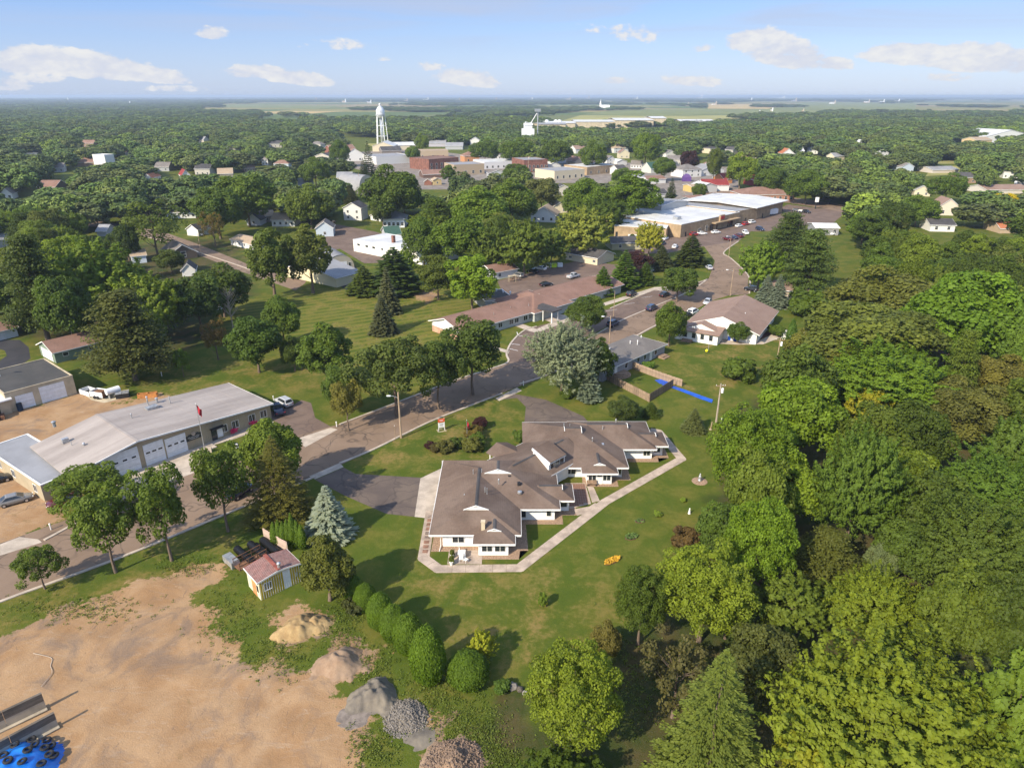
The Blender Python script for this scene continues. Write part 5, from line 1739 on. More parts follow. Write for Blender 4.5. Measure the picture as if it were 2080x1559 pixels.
mb.build('finial', M['white_metal'], wt, True)
mb = MB()
mb.tube((0, 0, 0), (0, 0, zt - 2.5), 1.55, 1.4, 14)
mb.build('riser', M['white_metal'], wt, True)
rb_ = RT * 1.42
for k in range(5):
 a = k * 2 * math.pi / 5
 mb = MB()
 mb.tube((rb_ * math.cos(a), rb_ * math.sin(a), 0), (RT * .98 * math.cos(a), RT * .98 * math.sin(a), zt + .6), .52, .5, 8)
 mb.build('leg', M['white_metal'], wt)
for f in (.30, .66):
 mb = MB()
 rr = rb_ + (RT - rb_) * f
 for k in range(5):
  a, b = k * 2 * math.pi / 5, (k + 1) * 2 * math.pi / 5
  mb.tube((rr * math.cos(a), rr * math.sin(a), zt * f), (rr * math.cos(b), rr * math.sin(b), zt * f), .22, n=6)
 mb.build('brace', M['white_metal'], wt)
KEEP.append((760, 205, 795, 268, 700, 'the water tower', P(777, 294).y))
# church with white steeple out on the fields
p = P(1225, 223.5)
ch = empty('church', p, -.2, 'white church with tall steeple alone among the far fields', 'church')
mb = MB()
mb.box(-9, 28, -8, 8, 0, 11)
slab(mb, [(-9, -9, 11), (28, -9, 11), (28, 0, 20), (-9, 0, 20)], .4)
slab(mb, [(-9, 9, 11), (28, 9, 11), (28, 0, 20), (-9, 0, 20)], .4)
mb.build('nave', M['white_wall'], ch)
mb = MB()
mb.box(-16, -8, -4, 4, 0, 24)
mb.lathe([(4.6, 24), (3.4, 28), (1.4, 36), (.05, 44)], (-12, 0, 0), 8)
mb.build('steeple', M['white_wall'], ch)
FARM = [(330, 232, 18), (395, 234, 20), (137, 206, 26), (262, 213, 30), (700, 208, 26), (750, 210, 26), (865, 205, 34), (825, 207, 22), (1077, 205, 24), (1155, 204, 28), (1192, 202, 24),
  (1290, 204, 22), (1420, 200, 28), (1520, 206, 34), (1585, 202, 36), (1612, 206, 26), (1690, 211, 30), (1760, 209, 30), (1790, 209, 26), (1820, 208, 28), (1540, 231, 14), (1567, 226, 12), (1630, 228, 12), (1395, 215, 20), (1450, 213, 24), (640, 206, 24), (930, 206, 24), (1005, 205, 26)]
FORD = ['first', 'second', 'third', 'fourth', 'fifth', 'sixth', 'seventh', 'eighth', 'ninth', 'tenth', 'eleventh', 'twelfth', 'thirteenth', 'fourteenth', 'fifteenth', 'sixteenth', 'seventeenth', 'eighteenth', 'nineteenth', 'twentieth']
FORD += ['twenty-' + w for w in FORD[:9]]
fr_ = random.Random(3)
for (fx, fy, wpx) in FARM:
 p = P(fx, fy)
 k = mpp(fy)
 r = empty('farmstead', p, fr_.uniform(-.4, .4), 'far white farm buildings with a silo, %s from the left on the plain' % FORD[sorted(FARM).index((fx, fy, wpx))], 'farm', 'farmsteads scattered far out on the plain')
 wpx *= .36
 Wd = wpx * k
 hh = 1.7 * k
 mb = MB()
 mb.box(-Wd / 2, Wd / 2, -Wd * .2, Wd * .2, 0, hh)
 mb.build('barn', M[fr_.choice(['block', 'concrete', 'steel', 'white_wall'])], r)
 mb = MB()
 slab(mb, [(-Wd / 2, -Wd * .22, hh), (Wd / 2, -Wd * .22, hh), (Wd / 2, 0, hh * 1.7), (-Wd / 2, 0, hh * 1.7)], .3)
 slab(mb, [(-Wd / 2, Wd * .22, hh), (Wd / 2, Wd * .22, hh), (Wd / 2, 0, hh * 1.7), (-Wd / 2, 0, hh * 1.7)], .3)
 mb.build('roof', M[fr_.choice(['roof_white', 'roof_white', 'roof_slate', 'roof_beige'])], r)
 mb = MB()
 mb.lathe([(k * 1.1, 0), (k * 1.1, k * 5.5), (k * .6, k * 6.6), (.05, k * 6.9)], (Wd * .42, -Wd * .3, 0), 10)
 mb.build('silo', M['concrete'] if fr_.random() < .5 else M['white_metal'], r)
# ------------------------------------------------------------------ foliage kit
def leafmat():
 m, t, b = principled('foliage')
 oi = t.node('ShaderNodeObjectInfo')
 at = t.attr('leaf')
 sp_ = t.node('ShaderNodeSeparateColor')
 t.l.new(at.outputs['Color'], sp_.inputs[0])
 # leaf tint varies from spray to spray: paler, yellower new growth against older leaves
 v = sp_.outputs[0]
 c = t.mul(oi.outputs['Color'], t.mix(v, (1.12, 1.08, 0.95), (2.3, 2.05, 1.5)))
 t.l.new(c, b.inputs['Base Color'])
 b.inputs['Roughness'].default_value = 0.65
 b.inputs['Specular IOR Level'].default_value = 0.25
 tr = t.node('ShaderNodeBsdfTranslucent')
 t.l.new(t.mul(c, (1.25, 1.3, 0.6)), tr.inputs['Color'])
 mx = t.node('ShaderNodeMixShader')
 mx.inputs[0].default_value = 0.36
 t.l.new(b.outputs[0], mx.inputs[1])
 t.l.new(tr.outputs[0], mx.inputs[2])
 out = [n for n in t.n if n.type == 'OUTPUT_MATERIAL'][0]
 t.l.new(mx.outputs[0], out.inputs[0])
 return m
M['leaf'] = leafmat()
M['bark'] = mat('bark', (0.13, 0.095, 0.07), 0.95, 0.25, 2.5, streak=(4, 4, .5))
M['bark_pale'] = mat('pale_bark', (0.30, 0.25, 0.20), 0.95, 0.2, 2.5, streak=(4, 4, .5))
def quads(name, c, e1, e2, val):
 """leaf mesh from centres and two half-edge vectors"""
 n = len(c)
 co = np.stack([c - e1 - e2 * .55, c + e1 * .25 - e2, c + e1 + e2 * .55, c - e1 * .25 + e2], 1).reshape(-1, 3)
 me = bpy.data.meshes.new(name)
 me.vertices.add(n * 4)
 me.vertices.foreach_set('co', co.astype(np.float32).ravel())
 me.loops.add(n * 4)
 me.loops.foreach_set('vertex_index', np.arange(n * 4, dtype=np.int32))
 me.polygons.add(n)
 me.polygons.foreach_set('loop_start', np.arange(n, dtype=np.int32) * 4)
 me.polygons.foreach_set('loop_total', np.full(n, 4, np.int32))
 me.update(calc_edges=True)
 a = me.color_attributes.new('leaf', 'FLOAT_COLOR', 'POINT')
 v4 = np.repeat(np.clip(val, 0, 1), 4)
 a.data.foreach_set('color', np.stack([v4, v4, v4, np.ones_like(v4)], -1).astype(np.float32).ravel())
 me.materials.append(M['leaf'])
 return me
def unit(v):
 return v / (np.linalg.norm(v, axis=-1, keepdims=True) + 1e-9)
def frames(nrm, rs, s, asp=1.0):
 r = unit(rs.normal(size=nrm.shape))
 e1 = unit(np.cross(nrm, r))
 e2 = np.cross(nrm, e1)
 s = s[:, None]
 return e1 * s * asp, e2 * s
def broadleaf(seed, lobes=46, per=120, leaf=.24, lob=(.22, .36), Rr=5.0, H=13.0, trunk=2.0, flat=1.0, up=.35, jag=.25, shape=.0, sprays=True):
 """crown of leaf sprays clustered on lobes; envelope an uneven ellipsoid"""
 rs = np.random.RandomState(seed)
 hz = (H - trunk) / 2
 cz = trunk + hz
 i = np.arange(lobes) + .5
 ph = np.arccos(1 - 1.72 * i / lobes)          # little at the very bottom
 th = math.pi * (1 + 5 ** .5) * i + rs.uniform(0, .5, lobes)
 d = np.stack([np.cos(th) * np.sin(ph), np.sin(th) * np.sin(ph), np.cos(ph)], -1)
 rad = rs.uniform(.58, .86, lobes) * (1 + jag * rs.normal(size=lobes) * .5)
 inner = rs.rand(lobes) < .16
 rad[inner] *= .5
 zf = d[:, 2]
 taper = np.where(zf > 0, 1 - shape * zf, 1.0)     # >0: narrower towards the top
 C = np.stack([d[:, 0] * rad * Rr * taper, d[:, 1] * rad * Rr * taper, d[:, 2] * rad * hz * .95 + cz], -1)
 lr = rs.uniform(lob[0], lob[1], lobes) * Rr
 cs, e1s, e2s, vs = [], [], [], []
 for k in range(lobes):
  n = int(per * (lr[k] / (Rr * .29)) ** 1.6)
  q = unit(rs.normal(size=(n, 3)))
  q = unit(q + d[k] * .55 + np.array([0, 0, up]))
  rr = lr[k] * rs.uniform(.45, 1.08, n) ** .6
  p = C[k] + q * rr[:, None] * np.array([1, 1, flat])
  nr = unit(q * .75 + rs.normal(size=(n, 3)) * .45 + np.array([0, 0, .25]))
  s = leaf * rs.uniform(.6, 1.35, n)
  a, b = frames(nr, rs, s, 1.25)
  cs.append(p)
  e1s.append(a)
  e2s.append(b)
  base = rs.uniform(.2, .7)
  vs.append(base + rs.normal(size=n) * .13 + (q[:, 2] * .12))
 return quads('crown', np.concatenate(cs), np.concatenate(e1s), np.concatenate(e2s), np.concatenate(vs))
def tufted(seed, n_br=150, per=46, leaf=.2, Rr=5.5, H=13.0, trunk=2.0, spread=.55):
 """ash / maple with upswept shoots: sprays strung along rising twigs, open between"""
 rs = np.random.RandomState(seed)
 hz = (H - trunk) / 2
 cz = trunk + hz * .9
 i = np.arange(n_br) + .5
 ph = np.arccos(1 - 1.66 * i / n_br)
 th = math.pi * (1 + 5 ** .5) * i
 d = np.stack([np.cos(th) * np.sin(ph), np.sin(th) * np.sin(ph), np.cos(ph)], -1)
 d = unit(d + rs.normal(size=d.shape) * .16)
 wob = 1 + .16 * np.sin(2 * th + 3 * ph + seed) + .12 * np.sin(5 * d[:, 0] * 3 + seed) * np.cos(4 * d[:, 1] * 3)
 rad = rs.uniform(.5, 1.0, n_br) ** .7 * wob
 tip = np.stack([d[:, 0] * rad * Rr, d[:, 1] * rad * Rr, d[:, 2] * rad * hz + cz], -1)
 dirn = unit(d * np.array([1.0, 1.0, .6]) + np.array([0, 0, .55]) + rs.normal(size=d.shape) * .38)
 ln = rs.uniform(.13, .36, n_br) * Rr
 cs, e1s, e2s, vs = [], [], [], []
 for k in range(n_br):
  t = rs.rand(per)
  side = rs.normal(size=(per, 3))
  w = (1.05 - t * .75) * spread
  p = tip[k] - dirn[k] * (ln[k] * (1 - t))[:, None] * 1.25 + side * w[:, None] * .42
  nr = unit(side * .55 + dirn[k] * .35 + d[k] * .55 + np.array([0, 0, .3]))
  s = leaf * rs.uniform(.6, 1.35, per)
  a, b = frames(nr, rs, s, 1.5)
  cs.append(p)
  e1s.append(a)
  e2s.append(b)
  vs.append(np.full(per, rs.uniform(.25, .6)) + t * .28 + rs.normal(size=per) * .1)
 return quads('crown', np.concatenate(cs), np.concatenate(e1s), np.concatenate(e2s), np.concatenate(vs))
def conifer(seed, H=14.0, Rr=3.2, tiers=22, leaf=.2, droop=.25, base=.05, ragged=.2, power=.9, tip_up=.0, mul=1.3):
 rs = np.random.RandomState(seed)
 cs, e1s, e2s, vs = [], [], [], []
 for k in range(tiers):
  f = k / (tiers - 1)
  z = H * (base + (1 - base) * f * .97)
  r = Rr * ((1 - f) ** power) * rs.uniform(1 - ragged * .5, 1) + .12
  nb = int(8 + 9 * (1 - f))
  a0 = rs.uniform(0, 6.28)
  for j in range(nb):
   a = a0 + 6.283 * j / nb + rs.normal() * .12
   L = r * rs.uniform(1 - ragged, 1.05)
   n = max(5, int((14 * L / Rr + 5) * mul))
   t = np.sqrt(rs.uniform(.06, 1, n))
   dirh = np.array([math.cos(a), math.sin(a), 0])
   side = np.array([-math.sin(a), math.cos(a), 0])
   w = L * .25 * (1.1 - t) + .12
   u = rs.normal(size=n) * .6
   zz = -droop * L * t ** 1.4 + tip_up * L * t ** 3 + rs.normal(size=n) * .06
   p = dirh * (t * L)[:, None] + side * (u * w)[:, None]
   p[:, 2] += z + zz
   nr = unit(np.array([0, 0, 1.0]) * .8 + dirh * .45 + rs.normal(size=(n, 3)) * .35)
   e1 = unit(dirh + side * (u * .5)[:, None] + np.array([0, 0, -droop * .8]))
   e2 = unit(np.cross(nr, e1))
   s = (leaf * rs.uniform(.7, 1.35, n) * (.75 + .5 * (1 - f)))[:, None]
   cs.append(p)
   e1s.append(e1 * s * 1.6)
   e2s.append(e2 * s * .8)
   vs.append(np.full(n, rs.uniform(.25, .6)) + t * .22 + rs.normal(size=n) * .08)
 return quads('crown', np.concatenate(cs), np.concatenate(e1s), np.concatenate(e2s), np.concatenate(vs))
def pine(seed, H=15.0, Rr=5.0, tiers=10, leaf=.115, base=.18):
 """white pine: separate flat plates of needles on long rising limbs"""
 rs = np.random.RandomState(seed)
 cs, e1s, e2s, vs = [], [], [], []
 for k in range(tiers):
  f = k / (tiers - 1)
  z = H * (base + (1 - base) * f * .96)
  r = Rr * (1 - f * .82) * (0.72 + .5 * math.sin(min(1, f * 2.2 + .3) * 1.57)) * .85
  nb = int(5 + 4 * (1 - f))
  a0 = rs.uniform(0, 6.28)
  for j in range(nb):
   a = a0 + 6.283 * j / nb + rs.normal() * .25
   L = r * rs.uniform(.65, 1.1)
   for (ft, pr) in ((.5, .22), (.92, .30)):
    c0 = np.array([math.cos(a) * L * ft, math.sin(a) * L * ft, z + L * .16 * ft + rs.normal() * .25])
    n = 140
    q = unit(rs.normal(size=(n, 3)) + np.array([0, 0, .4]))
    rr = (pr * Rr * rs.uniform(.5, 1.05, n))[:, None]
    p = c0 + q * rr * np.array([1, 1, .45])
    nr = unit(q * .6 + np.array([0, 0, .5]) + rs.normal(size=(n, 3)) * .35)
    s = leaf * rs.uniform(.7, 1.3, n)
    e1, e2 = frames(nr, rs, s, 1.4)
    cs.append(p)
    e1s.append(e1)
    e2s.append(e2)
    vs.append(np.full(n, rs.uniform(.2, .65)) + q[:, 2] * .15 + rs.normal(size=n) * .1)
 return quads('crown', np.concatenate(cs), np.concatenate(e1s), np.concatenate(e2s), np.concatenate(vs))
def dense(seed, Rr=2.0, H=5.0, n=11000, leaf=.062, egg=.15, rough=.08):
 """clipped or naturally tight evergreen: a shell of small sprays over an egg-shaped body"""
 rs = np.random.RandomState(seed)
 i = np.arange(n) + .5
 cz = np.clip(1 - 2 * i / n, -1, 1)
 ph = np.arccos(cz)
 th = math.pi * (1 + 5 ** .5) * i
 d = np.stack([np.cos(th) * np.sin(ph), np.sin(th) * np.sin(ph), np.cos(ph)], -1)
 bump = 1 + rough * (np.sin(th * 3 + ph * 7) * .4 + rs.normal(size=n) * .6)
 tp = 1 - egg * d[:, 2]
 p = np.stack([d[:, 0] * Rr * bump * tp, d[:, 1] * Rr * bump * tp, (d[:, 2] * bump + 1) * H / 2], -1)
 nr = unit(d + rs.normal(size=d.shape) * .45 + np.array([0, 0, .15]))
 s = leaf * rs.uniform(.7, 1.5, n)
 r = unit(np.tile(np.array([0, 0, 1.0]), (n, 1)) + rs.normal(size=d.shape) * .4)
 e2 = unit(np.cross(nr, r))
 e1 = np.cross(e2, nr)
 return quads('crown', p, e1 * s[:, None] * 1.5, e2 * s[:, None] * .8, .45 + rs.normal(size=n) * .16 + .12 * np.sin(th * 2 + ph * 5))
def trunk_mesh(seed, H=13.0, r=.28, limbs=9, clear=.2, spread=3.2, lean=.0, name='trunk', m=None, top=.8):
 rs = random.Random(seed)
 mb = MB()
 n = 5
 pts = [Vector((lean * k / n * 1.5 + rs.uniform(-.12, .12) * (k > 0), rs.uniform(-.12, .12) * (k > 0), H * top * k / n)) for k in range(n + 1)]
 for k in range(n):
  mb.tube(pts[k], pts[k + 1], r * (1.25 if k == 0 else 1 - k / n * .8), r * (1 - (k + 1) / n * .8), 7, cap=False)
 for i in range(limbs):
  f = rs.uniform(clear, .85)
  k = min(n - 1, int(f * n / 1.0))
  p = pts[k].lerp(pts[k + 1], f * n - k)
  a = rs.uniform(0, 6.28)
  L = spread * rs.uniform(.55, 1.0) * (1.1 - f * .5)
  q = p + Vector((math.cos(a) * L * .6, math.sin(a) * L * .6, L * .5))
  e = q + Vector((math.cos(a) * L * .4, math.sin(a) * L * .4, L * .45))
  mb.tube(p, q, r * .42 * (1 - f * .5), r * .26 * (1 - f * .5), 5, cap=False)
  mb.tube(q, e, r * .26 * (1 - f * .5), r * .08, 5, cap=False)
 me = mb.mesh(name)
 me.materials.append(m or M['bark'])
 me.polygons.foreach_set('use_smooth', [True] * len(me.polygons))
 return me
# variants: (crown mesh, trunk mesh, nominal radius, nominal height)
VAR = {}
T0 = trunk_mesh(1, 13, .28, 9, .25, 3.4)
T1 = trunk_mesh(2, 13, .24, 7, .3, 2.8, .3)
TC = trunk_mesh(3, 14, .2, 0, .2, 1, top=.95)
VAR['maple'] = [(broadleaf(s, 60, 230, .16), T0, 5.3, 13.3) for s in (11, 12, 13)]
VAR['round'] = [(broadleaf(s, 46, 250, .16, (.25, .38), up=.25, jag=.14), T0, 5.4, 13.3) for s in (21, 22, 23)]
VAR['ash'] = [(tufted(s, 240, 64, .14, spread=.7), T1, 5.6, 13.2) for s in (31, 32, 33)]
VAR['tall'] = [(broadleaf(s, 62, 200, .155, (.20, .34), 4.2, 15, 1.0, shape=.3, jag=.35), trunk_mesh(s, 15, .3, 11, .15, 3.2), 4.5, 15.3) for s in (41, 42)]
VAR['open'] = [(broadleaf(s, 38, 130, .15, (.17, .27), jag=.4), trunk_mesh(s, 13, .26, 16, .18, 4.0), 5.0, 13.2) for s in (51, 52)]
VAR['street'] = [(broadleaf(s, 40, 230, .15, (.2, .34), 5.0, 13, 3.2, jag=.45, up=.3), trunk_mesh(s, 13, .26, 12, .28, 3.4), 5.0, 13.3) for s in (55, 56, 57)]
VAR['cedar'] = [(broadleaf(58, 80, 230, .085, (.2, .34), 2.6, 8, .1, shape=.5, jag=.2, up=.6), trunk_mesh(58, 8, .2, 5, .2, 1.2, top=.75), 2.6, 8.2)]
VAR['willow'] = [(broadleaf(s, 26, 420, .13, (.28, .42), up=.5, jag=.1, flat=.85), T0, 5.4, 12.8) for s in (61, 62)]
VAR['spruce'] = [(conifer(s), TC, 3.2, 14.2) for s in (71, 72)]
VAR['spruce_big'] = [(conifer(75, 16, 5.0, 27, .065, .16, .03, .3, .8, .14, 4.6), TC, 5.0, 16.2)]
VAR['ash_big'] = [(tufted(s, 760, 62, .072, spread=.42), T1, 5.6, 13.2) for s in (35, 36)]
VAR['clump'] = [(broadleaf(s, 190, 330, .085, (.12, .21), up=.4, jag=.16), T0, 5.3, 13.2) for s in (37, 38)]
VAR['fir'] = [(conifer(s, 14, 4.0, 20, .24, .05, .04, .3, .75, .15), TC, 4.0, 14.2) for s in (81, 82)]
VAR['pine'] = [(pine(s), trunk_mesh(s, 15, .33, 10, .2, 3.5, top=.9), 6.1, 15.4) for s in (91, 92)]
VAR['oval'] = [(dense(s), TC, 2.0, 5.0) for s in (101, 102)]
TS = trunk_mesh(4, 6, .09, 0, .2, 1, top=.7)
VAR['column'] = [(dense(s, 1.0, 6.0, 3200, .09, .45, .10), TS, 1.0, 6.0) for s in (111,)]
VAR['shrub'] = [(broadleaf(s, 18, 90, .12, (.28, .45), 1.5, 2.2, .1, jag=.3), trunk_mesh(s, 2, .06, 5, .05, 1.0), 1.6, 2.3) for s in (121, 122)]
VAR['dead'] = [(None, trunk_mesh(s, 13, .26, 46, .25, 4.4, .2, m=M['bark_pale'], top=.95), 4.6, 13.6) for s in (131, 132)]
for k, v in list(VAR.items()):
 for c, t, *_ in v:
  if k in ('oval', 'column') and c is not None:
   pass
NICE = {'maple': 'maple_tree', 'round': 'broadleaf_tree', 'ash': 'ash_tree', 'ash_big': 'ash_tree', 'clump': 'maple_tree', 'tall': 'tall_tree', 'open': 'open_crowned_tree', 'street': 'street_tree', 'cedar': 'cedar_tree', 'willow': 'willow_tree', 'spruce': 'spruce_tree',
  'spruce_big': 'spruce_tree', 'fir': 'fir_tree', 'pine': 'pine_tree', 'oval': 'evergreen_shrub', 'column': 'column_evergreen', 'shrub': 'shrub', 'dead': 'bare_tree'}
CATS = {'oval': 'shrub', 'column': 'evergreen', 'shrub': 'shrub'}
core_cache = {}
TREES = []          # (x, y, r, h) of everything planted, for spacing
def plant(kind, x, y, r, h, col, label, group=None, var=None, rz=None, cat=None):
 vs = VAR[kind]
 k = rnd.randrange(len(vs)) if var is None else var % len(vs)
 c, t, nr, nh_ = vs[k]
 e = empty(NICE[kind], (x, y, 0), rnd.uniform(0, 6.28) if rz is None else rz, label, cat or CATS.get(kind, 'tree'), group)
 sc = (r / nr, r / nr, h / nh_)
 if kind != 'oval':
  o = link('trunk', t, e)
  tk = min(sc[0], sc[2]) if kind not in ('dead',) else sc[0]
  o.scale = (tk, tk, sc[2]) if kind not in ('dead',) else sc
 if c is not None:
  o = link('crown', c, e)
  o.scale = sc
  j = rnd.uniform(.9, 1.1)
  o.color = (col[0] * j, col[1] * j, col[2] * j, 1)
 TREES.append((x, y, r, h))
 return e
def fit(cx, top, bot, wpx, trunk=.12, cone=False):
 """ground position, radius and height of a tree whose crown fills the pixel box"""
 lo, hi = 25.0, 2500.0
 best = None
 for _ in range(60):
  y = math.sqrt(lo * hi)
  # depth at mid crown
  d = y * CP + (HC - 6) * SP
  r = wpx / 2 * d / FPX
  th = math.atan2(HC, y)
  if cone:
   # bottom = front rim of the skirt on the ground
   yb = PJ(0, y - r * .8, 0)[1]
   if yb > bot:
    lo = y
   else:
    hi = y
   continue
  semi = (bot - top) / 2 * d / FPX
  hh2 = semi ** 2 - (r * math.sin(th)) ** 2
  hh = max(r * .55, math.sqrt(hh2) / max(.25, math.cos(th)) if hh2 > 0 else 0)
  H = 2 * hh / (1 - trunk)
  zc = H * trunk + hh
  ymid = PJ(0, y, zc)[1]
  if ymid > (top + bot) / 2:
   lo = y
  else:
   hi = y
 if cone:
  H = 1.0
  while PJ(0, y, H)[1] > top and H < 45:
   H += .1
 d = PJ(0, y, H * .5)[2]
 x = (cx - PW / 2) / FPX * d
 return x, y, r, H
